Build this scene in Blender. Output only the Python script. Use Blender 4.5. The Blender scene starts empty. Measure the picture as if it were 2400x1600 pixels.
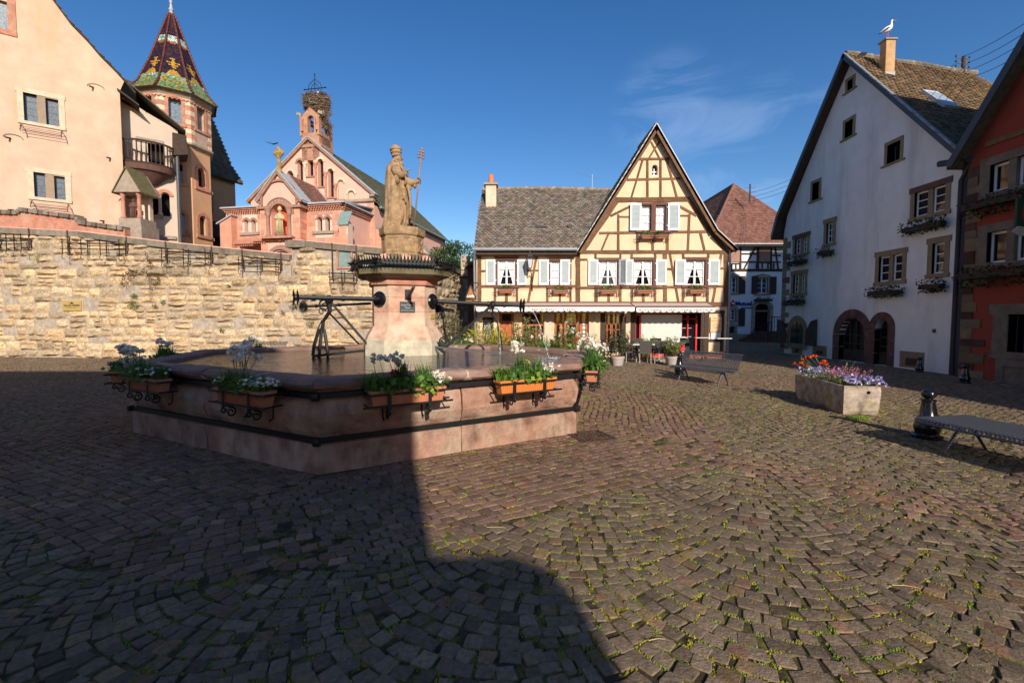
import bpy,math,random
import numpy as np
from mathutils import Vector,Matrix,geometry
random.seed(7);RNG=np.random.default_rng(7)
sc=bpy.context.scene
COL=sc.collection
EYE=1.85;FPX=1067.0;PITCH=math.radians(3.0)
cam_d=bpy.data.cameras.new('camera');cam=bpy.data.objects.new('camera',cam_d);COL.objects.link(cam)
cam_d.sensor_width=36.0;cam_d.lens=36.0*FPX/2400.0;cam_d.clip_end=600;cam_d.clip_start=.05
cam.location=(0,0,EYE);cam.rotation_euler=(math.pi/2-PITCH,0,0)
sc.camera=cam
SUN=Vector((0.55,-2.05,1.0)).normalized()
world=bpy.data.worlds.new('World');sc.world=world;world.use_nodes=True
wn=world.node_tree;wn.nodes.clear()
w_out=wn.nodes.new('ShaderNodeOutputWorld');w_bg=wn.nodes.new('ShaderNodeBackground')
w_sky=wn.nodes.new('ShaderNodeTexSky');w_sky.sky_type='NISHITA';w_sky.sun_disc=False
w_sky.sun_elevation=math.asin(SUN.z);w_sky.sun_rotation=math.atan2(SUN.x,SUN.y)
w_sky.altitude=200;w_sky.air_density=1.0;w_sky.dust_density=0.4;w_sky.ozone_density=1.6
w_bg.inputs['Strength'].default_value=0.119
tc=wn.nodes.new('ShaderNodeTexCoord')
def wnode(t,**k):
    n=wn.nodes.new(t)
    for a,b in k.items():setattr(n,a,b)
    return n
L=wn.links.new
cmap=wnode('ShaderNodeMapping');cmap.inputs['Rotation'].default_value=(0.2,0.75,0.3);cmap.inputs['Scale'].default_value=(2.2,5.5,9.0)
cn=wnode('ShaderNodeTexNoise');cn.inputs['Scale'].default_value=1.6;cn.inputs['Detail'].default_value=8;cn.inputs['Roughness'].default_value=.62;cn.inputs['Distortion'].default_value=.9
L(tc.outputs['Generated'],cmap.inputs['Vector']);L(cmap.outputs['Vector'],cn.inputs['Vector'])
cr=wnode('ShaderNodeMapRange');cr.inputs['From Min'].default_value=.44;cr.inputs['From Max'].default_value=.72;cr.inputs['To Max'].default_value=.19
L(cn.outputs['Fac'],cr.inputs['Value'])
def blob(dirv,inner,outer):
    dp=wnode('ShaderNodeVectorMath',operation='DOT_PRODUCT');dp.inputs[1].default_value=dirv
    nv=wnode('ShaderNodeVectorMath',operation='NORMALIZE');L(tc.outputs['Generated'],nv.inputs[0]);L(nv.outputs[0],dp.inputs[0])
    mr=wnode('ShaderNodeMapRange',interpolation_type='SMOOTHSTEP');mr.inputs['From Min'].default_value=math.cos(outer);mr.inputs['From Max'].default_value=math.cos(inner)
    L(dp.outputs['Value'],mr.inputs['Value']);return mr.outputs[0]
b1=blob(Vector((.53,1.02,.36)).normalized(),.02,.17);b2=blob(Vector((.34,1.02,.45)).normalized(),.01,.12)
mx=wnode('ShaderNodeMath',operation='MAXIMUM');L(b1,mx.inputs[0]);L(b2,mx.inputs[1])
ml=wnode('ShaderNodeMath',operation='MULTIPLY');L(mx.outputs[0],ml.inputs[0]);L(cr.outputs[0],ml.inputs[1])
mixc=wnode('ShaderNodeMix',data_type='RGBA');mixc.inputs[7].default_value=(7.0,8.0,9.5,1)
L(ml.outputs[0],mixc.inputs[0]);L(w_sky.outputs[0],mixc.inputs[6])
hs=wnode('ShaderNodeHueSaturation');hs.inputs['Hue'].default_value=.508;hs.inputs['Saturation'].default_value=1.36;hs.inputs['Value'].default_value=1.0
L(mixc.outputs[2],hs.inputs['Color'])
L(hs.outputs['Color'],w_bg.inputs['Color']);L(w_bg.outputs[0],w_out.inputs[0])
sun_d=bpy.data.lights.new('sun','SUN');sun=bpy.data.objects.new('sun',sun_d);COL.objects.link(sun)
sun_d.energy=5.0;sun_d.angle=math.radians(.5);sun_d.color=(1.0,.90,.76)
sun.rotation_euler=SUN.to_track_quat('Z','Y').to_euler();sun.location=(20,-60,40)
sc.view_settings.view_transform='Standard';sc.view_settings.look='None';sc.view_settings.gamma=1.0
sc.view_settings.use_curve_mapping=False;sc.view_settings.exposure=0.2
sc.cycles.max_bounces=6;sc.cycles.transparent_max_bounces=12;sc.cycles.use_denoising=True
CP,SP=math.cos(PITCH),math.sin(PITCH)
def ray(px,py):
    u=(px-1200)/FPX;v=(800-py)/FPX
    return Vector((u,CP+v*SP,-SP+v*CP))
def at(px,py,Y):
    r=ray(px,py);t=Y/r.y
    return Vector((r.x*t,Y,EYE+r.z*t))
def atz(px,py,z=0.0):
    r=ray(px,py);t=(z-EYE)/r.z
    return Vector((r.x*t,r.y*t,z))
def Vv(*a):return Vector(a)
ORIGIN={}
def tag(o,label=None,cat=None,group=None,kind=None):
    if label:o['label']=label
    if cat:o['category']=cat
    if group:o['group']=group
    if kind:o['kind']=kind
    return o
def thing(name,label,cat,loc=(0,0,0),rz=0.0,group=None):
    o=bpy.data.objects.new(name,None);COL.objects.link(o);o.empty_display_size=.2
    o.location=loc;o.rotation_euler=(0,0,rz)
    ORIGIN[o.name]=Vector(loc)
    return tag(o,label,cat,group)
class MB:
    """collects geometry; build() links it as one mesh object"""
    def __init__(s):s.v=[];s.f=[];s.c=[];s.m=[];s.cm=0
    def add(s,vs,fs,col=(1,1,1)):
        b=len(s.v);s.v.extend([tuple(p)for p in vs]);s.f.extend([tuple(i+b for i in f)for f in fs])
        s.m.extend([s.cm]*len(fs));s.c.extend([col]*len(vs)if len(col)==3 and not hasattr(col[0],'__len__')else col)
        return s
    def hexa(s,p,col=(1,1,1)):
        return s.add(p,[(3,2,1,0),(4,5,6,7),(0,1,5,4),(1,2,6,5),(2,3,7,6),(3,0,4,7)],col)
    def obox(s,o,a,b,c,col=(1,1,1)):
        o=Vector(o);a=Vector(a);b=Vector(b);c=Vector(c)
        if a.cross(b).dot(c)<0:a,b=b,a
        return s.hexa([o,o+a,o+a+b,o+b,o+c,o+a+c,o+a+b+c,o+b+c],col)
    def box(s,x0,x1,y0,y1,z0,z1,col=(1,1,1)):
        return s.obox((x0,y0,z0),(x1-x0,0,0),(0,y1-y0,0),(0,0,z1-z0),col)
    def bar(s,p,q,w,h,up=(0,0,1),col=(1,1,1)):
        p=Vector(p);q=Vector(q);d=(q-p).normalized();up=Vector(up)
        if abs(d.dot(up))>.98:up=Vector((0,1,0))if abs(d.y)<.9 else Vector((1,0,0))
        a=d.cross(up).normalized();b=a.cross(d).normalized()
        return s.obox(p-a*w/2-b*h/2,a*w,b*h,q-p,col)
    def tube(s,pts,r,n=8,col=(1,1,1),cap=True,squash=None):
        pts=[Vector(p)for p in pts];rs=r if hasattr(r,'__len__')else[r]*len(pts)
        vs=[];fs=[];prev=None
        for i,p in enumerate(pts):
            d=(pts[min(i+1,len(pts)-1)]-pts[max(i-1,0)]).normalized()
            a=prev-d*prev.dot(d)if prev is not None and(prev-d*prev.dot(d)).length>1e-4 else d.cross(Vector((0,0,1))if abs(d.z)<.9 else Vector((1,0,0)))
            a.normalize();b=d.cross(a);prev=a
            for k in range(n):
                t=2*math.pi*k/n;vs.append(p+a*math.cos(t)*rs[i]+b*math.sin(t)*rs[i]*(squash or 1))
        for i in range(len(pts)-1):
            for k in range(n):
                k2=(k+1)%n;fs.append((i*n+k,i*n+k2,(i+1)*n+k2,(i+1)*n+k))
        if cap:fs.append(tuple(range(n-1,-1,-1)));m=(len(pts)-1)*n;fs.append(tuple(range(m,m+n)))
        return s.add(vs,fs,col)
    def lathe(s,prof,c=(0,0,0),n=16,col=(1,1,1),phase=0.0,ax=(1,0,0),ay=(0,1,0),az=(0,0,1)):
        c=Vector(c);ax=Vector(ax);ay=Vector(ay);az=Vector(az);vs=[];fs=[]
        for r,z in prof:
            for k in range(n):
                t=phase+2*math.pi*k/n;vs.append(c+ax*r*math.cos(t)+ay*r*math.sin(t)+az*z)
        for i in range(len(prof)-1):
            for k in range(n):
                k2=(k+1)%n;fs.append((i*n+k,i*n+k2,(i+1)*n+k2,(i+1)*n+k))
        fs.append(tuple(range(n-1,-1,-1)));m=(len(prof)-1)*n;fs.append(tuple(range(m,m+n)))
        return s.add(vs,fs,col)
    def ball(s,c,r,n=10,m=7,col=(1,1,1)):
        rx,ry,rz=r if hasattr(r,'__len__')else(r,r,r);c=Vector(c)
        vs=[c+Vector((0,0,-rz))];fs=[]
        for i in range(1,m):
            a=-math.pi/2+math.pi*i/m
            for k in range(n):
                t=2*math.pi*k/n;vs.append(c+Vector((rx*math.cos(a)*math.cos(t),ry*math.cos(a)*math.sin(t),rz*math.sin(a))))
        vs.append(c+Vector((0,0,rz)))
        for k in range(n):
            k2=(k+1)%n;fs.append((0,1+k2,1+k))
            for i in range(m-2):fs.append((1+i*n+k,1+i*n+k2,1+(i+1)*n+k2,1+(i+1)*n+k))
            b=1+(m-2)*n;fs.append((b+k,b+k2,len(vs)-1))
        return s.add(vs,fs,col)
    def extrude(s,poly,off,col=(1,1,1)):
        n=len(poly);poly=[Vector(p)for p in poly];off=Vector(off)
        nrm=Vector((0,0,0))
        for i in range(n):nrm+=poly[i].cross(poly[(i+1)%n])
        if nrm.dot(off)>0:poly=poly[::-1]
        vs=poly+[p+off for p in poly]
        fs=[tuple(range(n)),tuple(range(2*n-1,n-1,-1))]+[(i,i+n,(i+1)%n+n,(i+1)%n)[::-1][::-1]for i in range(n)]
        fs=[tuple(range(n)),tuple(range(2*n-1,n-1,-1))]+[((i+1)%n,i,i+n,(i+1)%n+n)for i in range(n)]
        return s.add(vs,fs,col)
    def build(s,name,mat,parent=None,smooth=False,label=None,kind=None,cat=None,group=None,org=None):
        me=bpy.data.meshes.new(name)
        if org is None:
            p=parent;org=Vector((0,0,0))
            while p is not None and p.name not in ORIGIN:p=p.parent
            if p is not None:org=ORIGIN[p.name]
        org=Vector(org)
        co=np.array(s.v,dtype=np.float32).reshape(-1,3)-np.array(org,dtype=np.float32)
        me.from_pydata(co.tolist(),[],s.f)
        mats=mat if isinstance(mat,(list,tuple))else[mat]
        for m in mats:me.materials.append(m)
        if len(mats)>1:me.polygons.foreach_set('material_index',s.m)
        at_=me.color_attributes.new('tint','FLOAT_COLOR','POINT')
        cc=np.ones((len(s.v),4),dtype=np.float32);cc[:,:3]=np.array(s.c,dtype=np.float32).reshape(-1,3)
        at_.data.foreach_set('color',cc.ravel())
        if smooth:me.polygons.foreach_set('use_smooth',[True]*len(me.polygons))
        me.update()
        o=bpy.data.objects.new(name,me);COL.objects.link(o)
        if parent is not None:
            o.parent=parent
        else:
            o.location=org;ORIGIN[o.name]=org
        return tag(o,label,cat,group,kind)
def auto_smooth(o,ang=40):
    me=o.data;me.polygons.foreach_set('use_smooth',[True]*len(me.polygons))
    me.set_sharp_from_angle(angle=math.radians(ang));return o
def copy_tree(o,parent=None):
    c=o.copy();COL.objects.link(c)
    if parent is not None:c.parent=parent
    for ch in list(o.children):copy_tree(ch,c)
    return c
def tone(lo=.8,hi=1.15,hue=.05):
    k=random.uniform(lo,hi);h=random.uniform(-hue,hue)
    return(k*(1+h),k,k*(1-h))
def lettering(text,size,mat,parent,pos,right,up,depth=.004,align='LEFT',name='lettering',sx=1.0,font_bold=0.0):
    cu=bpy.data.curves.new('text','FONT');cu.body=text;cu.size=size;cu.align_x=align;cu.extrude=depth;cu.resolution_u=2
    cu.offset=font_bold
    to=bpy.data.objects.new('text',cu);COL.objects.link(to)
    bpy.context.view_layer.update()
    me=bpy.data.meshes.new_from_object(to.evaluated_get(bpy.context.evaluated_depsgraph_get()))
    bpy.data.objects.remove(to)
    R=Vector(right).normalized();U=Vector(up).normalized();N=R.cross(U)
    org=Vector((0,0,0));p=parent
    while p is not None and p.name not in ORIGIN:p=p.parent
    if p is not None:org=ORIGIN[p.name]
    M=Matrix(((R.x*sx,U.x,N.x,pos[0]-org.x),(R.y*sx,U.y,N.y,pos[1]-org.y),(R.z*sx,U.z,N.z,pos[2]-org.z),(0,0,0,1)))
    me.transform(M);me.materials.clear();me.materials.append(mat)
    o=bpy.data.objects.new(name,me);COL.objects.link(o);o.parent=parent
    return o
def mat(name,col,rough=.85,var=.18,scale=3.0,bump=.25,bscale=45.0,spec=.25,metal=0.0,stain=None,stain_amt=.5,stain_scale=.8,stain_th=.5,tint=True,coat=0.0,stretch=(1,1,1),streak=None):
    m=bpy.data.materials.new(name);m.use_nodes=True;nt=m.node_tree;n=nt.nodes;l=nt.links.new
    bs=n['Principled BSDF'];bs.inputs['Roughness'].default_value=rough;bs.inputs['Metallic'].default_value=metal
    bs.inputs['Specular IOR Level'].default_value=spec;bs.inputs['Coat Weight'].default_value=coat
    geo=n.new('ShaderNodeNewGeometry');mp=n.new('ShaderNodeMapping');mp.inputs['Scale'].default_value=stretch
    l(geo.outputs['Position'],mp.inputs['Vector'])
    nz=n.new('ShaderNodeTexNoise');nz.inputs['Scale'].default_value=scale;nz.inputs['Detail'].default_value=6;nz.inputs['Roughness'].default_value=.6
    l(mp.outputs[0],nz.inputs['Vector'])
    mr=n.new('ShaderNodeMapRange');mr.inputs['From Min'].default_value=.3;mr.inputs['From Max'].default_value=.7
    mr.inputs['To Min'].default_value=1-var;mr.inputs['To Max'].default_value=1+var;l(nz.outputs['Fac'],mr.inputs['Value'])
    mm=n.new('ShaderNodeMix');mm.data_type='RGBA';mm.blend_type='MULTIPLY';mm.inputs[0].default_value=1
    mm.inputs[6].default_value=(*col,1);l(mr.outputs[0],mm.inputs[7]);out=mm.outputs[2]
    if stain is not None:
        n2=n.new('ShaderNodeTexNoise');n2.inputs['Scale'].default_value=stain_scale;n2.inputs['Detail'].default_value=7;n2.inputs['Roughness'].default_value=.65
        mp2=n.new('ShaderNodeMapping');mp2.inputs['Location'].default_value=(7.3,2.1,4.4);mp2.inputs['Scale'].default_value=streak or stretch
        l(geo.outputs['Position'],mp2.inputs[0]);l(mp2.outputs[0],n2.inputs['Vector'])
        r2=n.new('ShaderNodeMapRange');r2.inputs['From Min'].default_value=stain_th;r2.inputs['From Max'].default_value=stain_th+.18;r2.inputs['To Max'].default_value=stain_amt
        l(n2.outputs['Fac'],r2.inputs['Value'])
        m2=n.new('ShaderNodeMix');m2.data_type='RGBA';l(r2.outputs[0],m2.inputs[0]);l(out,m2.inputs[6]);m2.inputs[7].default_value=(*stain,1);out=m2.outputs[2]
    if tint:
        at_=n.new('ShaderNodeAttribute');at_.attribute_name='tint'
        m3=n.new('ShaderNodeMix');m3.data_type='RGBA';m3.blend_type='MULTIPLY';m3.inputs[0].default_value=1
        l(out,m3.inputs[6]);l(at_.outputs['Color'],m3.inputs[7]);out=m3.outputs[2]
    l(out,bs.inputs['Base Color'])
    if bump>0:
        nb=n.new('ShaderNodeTexNoise');nb.inputs['Scale'].default_value=bscale;nb.inputs['Detail'].default_value=5;nb.inputs['Roughness'].default_value=.65
        l(mp.outputs[0],nb.inputs['Vector'])
        bp=n.new('ShaderNodeBump');bp.inputs['Strength'].default_value=bump;bp.inputs['Distance'].default_value=.02
        l(nb.outputs['Fac'],bp.inputs['Height']);l(bp.outputs[0],bs.inputs['Normal'])
    return m
def leafmat(name,col,rough=.5,trans=.25):
    m=mat(name,col,rough=rough,var=.25,scale=5,bump=0,spec=.3)
    nt=m.node_tree;n=nt.nodes;bs=n['Principled BSDF'];out=n['Material Output']
    tr=n.new('ShaderNodeBsdfTranslucent');mx_=n.new('ShaderNodeMixShader');mx_.inputs[0].default_value=trans
    src=bs.inputs['Base Color'].links[0].from_socket
    nt.links.new(src,tr.inputs['Color']);nt.links.new(bs.outputs[0],mx_.inputs[1]);nt.links.new(tr.outputs[0],mx_.inputs[2]);nt.links.new(mx_.outputs[0],out.inputs[0])
    return m
def glassmat(name,fac=.25,rough=.03,tintc=(1,1,1)):
    m=bpy.data.materials.new(name);m.use_nodes=True;nt=m.node_tree;n=nt.nodes;n.clear();l=nt.links.new
    out=n.new('ShaderNodeOutputMaterial');tr=n.new('ShaderNodeBsdfTransparent');gl=n.new('ShaderNodeBsdfGlossy');gl.inputs['Roughness'].default_value=rough
    tr.inputs[0].default_value=(*tintc,1)
    lw=n.new('ShaderNodeLayerWeight');lw.inputs['Blend'].default_value=fac
    mx_=n.new('ShaderNodeMixShader');l(lw.outputs['Fresnel'],mx_.inputs[0]);l(tr.outputs[0],mx_.inputs[1]);l(gl.outputs[0],mx_.inputs[2]);l(mx_.outputs[0],out.inputs[0])
    return m
M={}
M['timber']=mat('timber',(.175,.095,.052),.8,.3,6,.5,60,stretch=(1,1,1),stain=(.09,.055,.035),stain_amt=.5,stain_scale=3)
M['timber_dark']=mat('timber_dark',(.06,.038,.028),.8,.25,6,.4,60)
M['ochre_plaster']=mat('ochre_plaster',(.80,.55,.365),.92,.08,1.6,.35,30,stain=(.66,.44,.28),stain_amt=.6,stain_scale=1.2,streak=(1,1,.25))
M['peach_plaster']=mat('peach_plaster',(.64,.425,.31),.93,.12,1.2,.4,24,stain=(.60,.35,.20),stain_amt=.65,stain_scale=.9,stain_th=.5,streak=(1,1,.16))
M['pink_plaster']=mat('pink_plaster',(.74,.41,.32),.93,.07,1.5,.25,35,stain=(.64,.36,.27),stain_amt=.35)
M['tower_plaster']=mat('tower_plaster',(.58,.33,.18),.93,.1,1.3,.3,30,stain=(.5,.3,.2),stain_amt=.5)
M['grey_plaster']=mat('grey_plaster',(.74,.72,.715),.93,.07,1.5,.35,24,stain=(.38,.37,.37),stain_amt=.5,stain_scale=1.1,stain_th=.5,streak=(1,1,.14))
M['white_plaster']=mat('white_plaster',(.74,.75,.77),.93,.05,1.5,.2,30)
M['red_plaster']=mat('red_plaster',(.25,.050,.030),.93,.08,1.5,.3,30,stain=(.25,.07,.045),stain_amt=.4,stain_scale=.6)
M['pale_plaster']=mat('pale_plaster',(.56,.44,.35),.93,.08,1.5,.25,30,stain=(.5,.4,.36),stain_amt=.4)
M['limestone']=mat('limestone',(.50,.385,.25),.95,.45,11,1.0,18,stain=(.50,.41,.31),stain_amt=.7,stain_scale=5,stain_th=.5)
M['mortar']=mat('mortar',(.40,.33,.26),.97,.3,6,1.0,24,stain=(.30,.23,.16),stain_amt=.6,stain_scale=3)
M['coping']=mat('coping',(.22,.18,.14),.95,.3,4,.6,40,stain=(.12,.11,.08),stain_amt=.6,stain_scale=2.5)
M['sandstone']=mat('sandstone',(.47,.205,.135),.92,.25,3.5,.4,50,stain=(.53,.36,.26),stain_amt=.55,stain_scale=1.6)
M['church_stone']=mat('church_stone',(.60,.285,.19),.92,.15,3,.25,50)
M['church_mortar']=mat('church_mortar',(.72,.50,.41),.95,.1,3,.2,50)
M['grey_stone']=mat('grey_stone',(.34,.27,.21),.92,.2,4,.4,50,stain=(.22,.18,.13),stain_amt=.5,stain_scale=2)
M['cream_stone']=mat('cream_stone',(.62,.5,.36),.92,.15,4,.3,50,stain=(.55,.38,.27),stain_amt=.4,stain_scale=2)
M['yellow_stone']=mat('yellow_stone',(.25,.185,.115),.92,.2,4,.4,50,stain=(.25,.17,.10),stain_amt=.5,stain_scale=2.5)
M['brown_stone']=mat('brown_stone',(.135,.07,.055),.92,.2,4,.4,50)
M['basin_stone']=mat('basin_stone',(.35,.195,.14),.88,.48,3.2,1.0,26,stain=(.50,.38,.28),stain_amt=.8,stain_scale=2.6,stain_th=.46,streak=(1,1,.55))
M['rim_stone']=mat('rim_stone',(.25,.155,.12),.85,.25,3.5,.4,40,stain=(.38,.28,.22),stain_amt=.5,stain_scale=2)
M['pillar_stone']=mat('pillar_stone',(.52,.29,.205),.9,.28,4,.6,34,stain=(.64,.50,.37),stain_amt=.85,stain_scale=2.2,stain_th=.43)
M['algae_stone']=mat('algae_stone',(.50,.44,.33),.8,.3,4,.5,40,stain=(.36,.42,.26),stain_amt=.7,stain_scale=3,streak=(3,3,.6))
M['statue_stone']=mat('statue_stone',(.38,.245,.14),.93,.42,8,1.0,40,stain=(.27,.21,.06),stain_amt=.8,stain_scale=3.2,stain_th=.5,streak=(1,1,.5))
M['cap_stone']=mat('cap_stone',(.17,.14,.085),.95,.3,5,.6,50,stain=(.14,.16,.03),stain_amt=.7,stain_scale=3)
M['gold_stone']=mat('gold_stone',(.50,.40,.22),.9,.2,5,.4,50)
M['roof_tile']=mat('roof_tile',(.185,.15,.12),.9,.35,9,.5,50,stain=(.42,.38,.30),stain_amt=.6,stain_scale=7,stain_th=.52)
M['roof_tile_gold']=mat('roof_tile_gold',(.23,.15,.085),.9,.3,8,.5,50,stain=(.18,.14,.07),stain_amt=.6,stain_scale=1.2)
M['roof_tile_red']=mat('roof_tile_red',(.24,.115,.085),.9,.25,6,.4,50)
M['roof_tile_dark']=mat('roof_tile_dark',(.10,.085,.06),.92,.3,6,.4,50,stain=(.2,.16,.09),stain_amt=.5,stain_scale=2)
M['roof_base']=mat('roof_base',(.07,.055,.045),.95,.2,6,.2,50)
M['glazed_tile']=mat('glazed_tile',(.74,.72,.74),.35,.2,9,.2,40,spec=.5)
M['white_paint']=mat('white_paint',(.74,.76,.78),.5,.05,4,.05,50,spec=.4)
M['shutter_paint']=mat('shutter_paint',(.42,.47,.48),.55,.06,4,.05,50,spec=.35)
M['red_paint']=mat('red_paint',(.55,.01,.015),.4,.08,4,0,50,spec=.5)
M['orange_wood']=mat('orange_wood',(.42,.105,.025),.5,.2,8,.1,50,spec=.4)
M['brown_paint']=mat('brown_paint',(.055,.03,.022),.6,.15,6,.1,50)
M['surround']=mat('surround',(.155,.068,.05),.85,.15,5,.2,50)
M['slate_paint']=mat('slate_paint',(.05,.06,.08),.5,.1,4,.05,50)
M['shutter_brown']=mat('shutter_brown',(.40,.22,.16),.7,.1,5,.1,50)
M['iron']=mat('iron',(.010,.010,.011),.5,.3,10,.08,60,spec=.35)
M['iron_grey']=mat('iron_grey',(.05,.05,.055),.5,.3,8,.25,60,spec=.5)
M['bench_paint']=mat('bench_paint',(.045,.05,.066),.38,.1,8,.03,60,spec=.5)
M['gloss_black']=mat('gloss_black',(.008,.008,.009),.16,.1,8,.05,30,spec=.5,coat=.3)
M['zinc']=mat('zinc',(.30,.31,.32),.45,.1,5,.1,40,metal=.3)
M['zinc_light']=mat('zinc_light',(.55,.56,.58),.5,.1,5,.1,40)
M['copper_green']=mat('copper_green',(.20,.28,.26),.7,.15,5,.1,40)
M['lead']=mat('lead',(.38,.39,.41),.6,.1,5,.1,40)
M['terracotta']=mat('terracotta',(.50,.19,.10),.75,.12,6,.1,40)
M['orange_plastic']=mat('orange_plastic',(.60,.20,.045),.6,.08,6,.05,40)
M['taupe_plastic']=mat('taupe_plastic',(.42,.36,.33),.65,.06,6,.05,40)
M['soil']=mat('soil',(.04,.028,.018),.95,.3,20,.5,60)
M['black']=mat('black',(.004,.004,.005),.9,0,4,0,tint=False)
M['dark_glass']=mat('dark_glass',(.008,.010,.013),.06,.1,3,.02,3,spec=.55)
M['leaded_glass']=mat('leaded_glass',(.16,.20,.24),.18,.4,9,.15,14,spec=.6)
M['white_cloth']=mat('white_cloth',(.78,.78,.77),.9,.05,6,.1,30)
M['awning']=mat('awning',(.80,.78,.75),.85,.03,4,.03,30)
M['blind']=mat('blind',(.60,.60,.55),.85,.04,3,.05,30)
M['print_grey']=mat('print_grey',(.30,.25,.27),.8,0,4,0,tint=False)
M['print_white']=mat('print_white',(.75,.75,.75),.8,0,4,0,tint=False)
M['print_black']=mat('print_black',(.02,.015,.01),.8,0,4,0,tint=False)
M['print_orange']=mat('print_orange',(.50,.13,.03),.8,0,4,0,tint=False)
M['print_blue']=mat('print_blue',(.01,.03,.28),.6,0,4,0,tint=False)
M['print_red']=mat('print_red',(.6,.02,.02),.6,0,4,0,tint=False)
M['print_pale']=mat('print_pale',(.45,.47,.5),.8,0,4,0,tint=False)
M['gold']=mat('gold',(.52,.36,.12),.45,.1,3,.05,40,metal=.2)
M['dark_plate']=mat('dark_plate',(.055,.06,.065),.5,.15,5,.1,40)
M['board']=mat('board',(.02,.022,.024),.7,.15,5,.05,40)
M['sign_cream']=mat('sign_cream',(.72,.50,.30),.7,.05,4,.05,30)
M['sign_wood']=mat('sign_wood',(.32,.13,.05),.7,.2,7,.2,40)
M['wicker']=mat('wicker',(.075,.066,.062),.6,.3,60,.6,120)
M['tabletop']=mat('tabletop',(.66,.63,.58),.6,.05,5,.05,30)
M['nest']=mat('nest',(.185,.13,.09),.95,.4,12,.2,50)
M['bronze']=mat('bronze',(.13,.13,.09),.55,.2,8,.1,40,metal=.4)
M['feather_white']=mat('feather_white',(.8,.78,.74),.8,.06,20,.2,60)
M['feather_black']=mat('feather_black',(.02,.018,.018),.7,.2,20,.2,60)
M['beak']=mat('beak',(.55,.09,.05),.5,.1,8,0)
M['trough_stone']=mat('trough_stone',(.36,.29,.23),.93,.55,6,.8,22,stain=(.42,.34,.09),stain_amt=.75,stain_scale=2.2,stain_th=.5)
M['leaf']=leafmat('leaf',(.10,.20,.035),trans=.3)
M['leaf_dark']=leafmat('leaf_dark',(.022,.048,.014))
M['leaf_blue']=leafmat('leaf_blue',(.10,.20,.05),trans=.35)
M['leaf_lime']=leafmat('leaf_lime',(.24,.36,.04),trans=.3)
M['leaf_yellow']=leafmat('leaf_yellow',(.50,.47,.06),trans=.3)
M['leaf_olive']=leafmat('leaf_olive',(.21,.24,.07),trans=.25)
M['moss']=leafmat('moss',(.30,.31,.045),rough=.9)
M['dry_leaf']=leafmat('dry_leaf',(.16,.075,.03),rough=.8)
M['stem']=mat('stem',(.07,.12,.03),.7,.2,8,0)
M['wood_stem']=mat('wood_stem',(.10,.07,.045),.9,.2,8,.2,60)
M['petal_white']=leafmat('petal_white',(.92,.87,.76),rough=.7,trans=.35)
M['petal_yellow']=leafmat('petal_yellow',(.80,.62,.12),rough=.7)
M['petal_red']=leafmat('petal_red',(.62,.03,.02),rough=.6)
M['petal_pink']=leafmat('petal_pink',(.62,.16,.32),rough=.7)
M['petal_violet']=leafmat('petal_violet',(.20,.17,.52),rough=.7)
M['petal_poppy']=leafmat('petal_poppy',(.85,.12,.015),rough=.6)
M['straw']=mat('straw',(.50,.38,.18),.8,.2,8,0)
M['glass']=glassmat('glass',.30)
M['clear_glass']=glassmat('clear_glass',.18)
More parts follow.
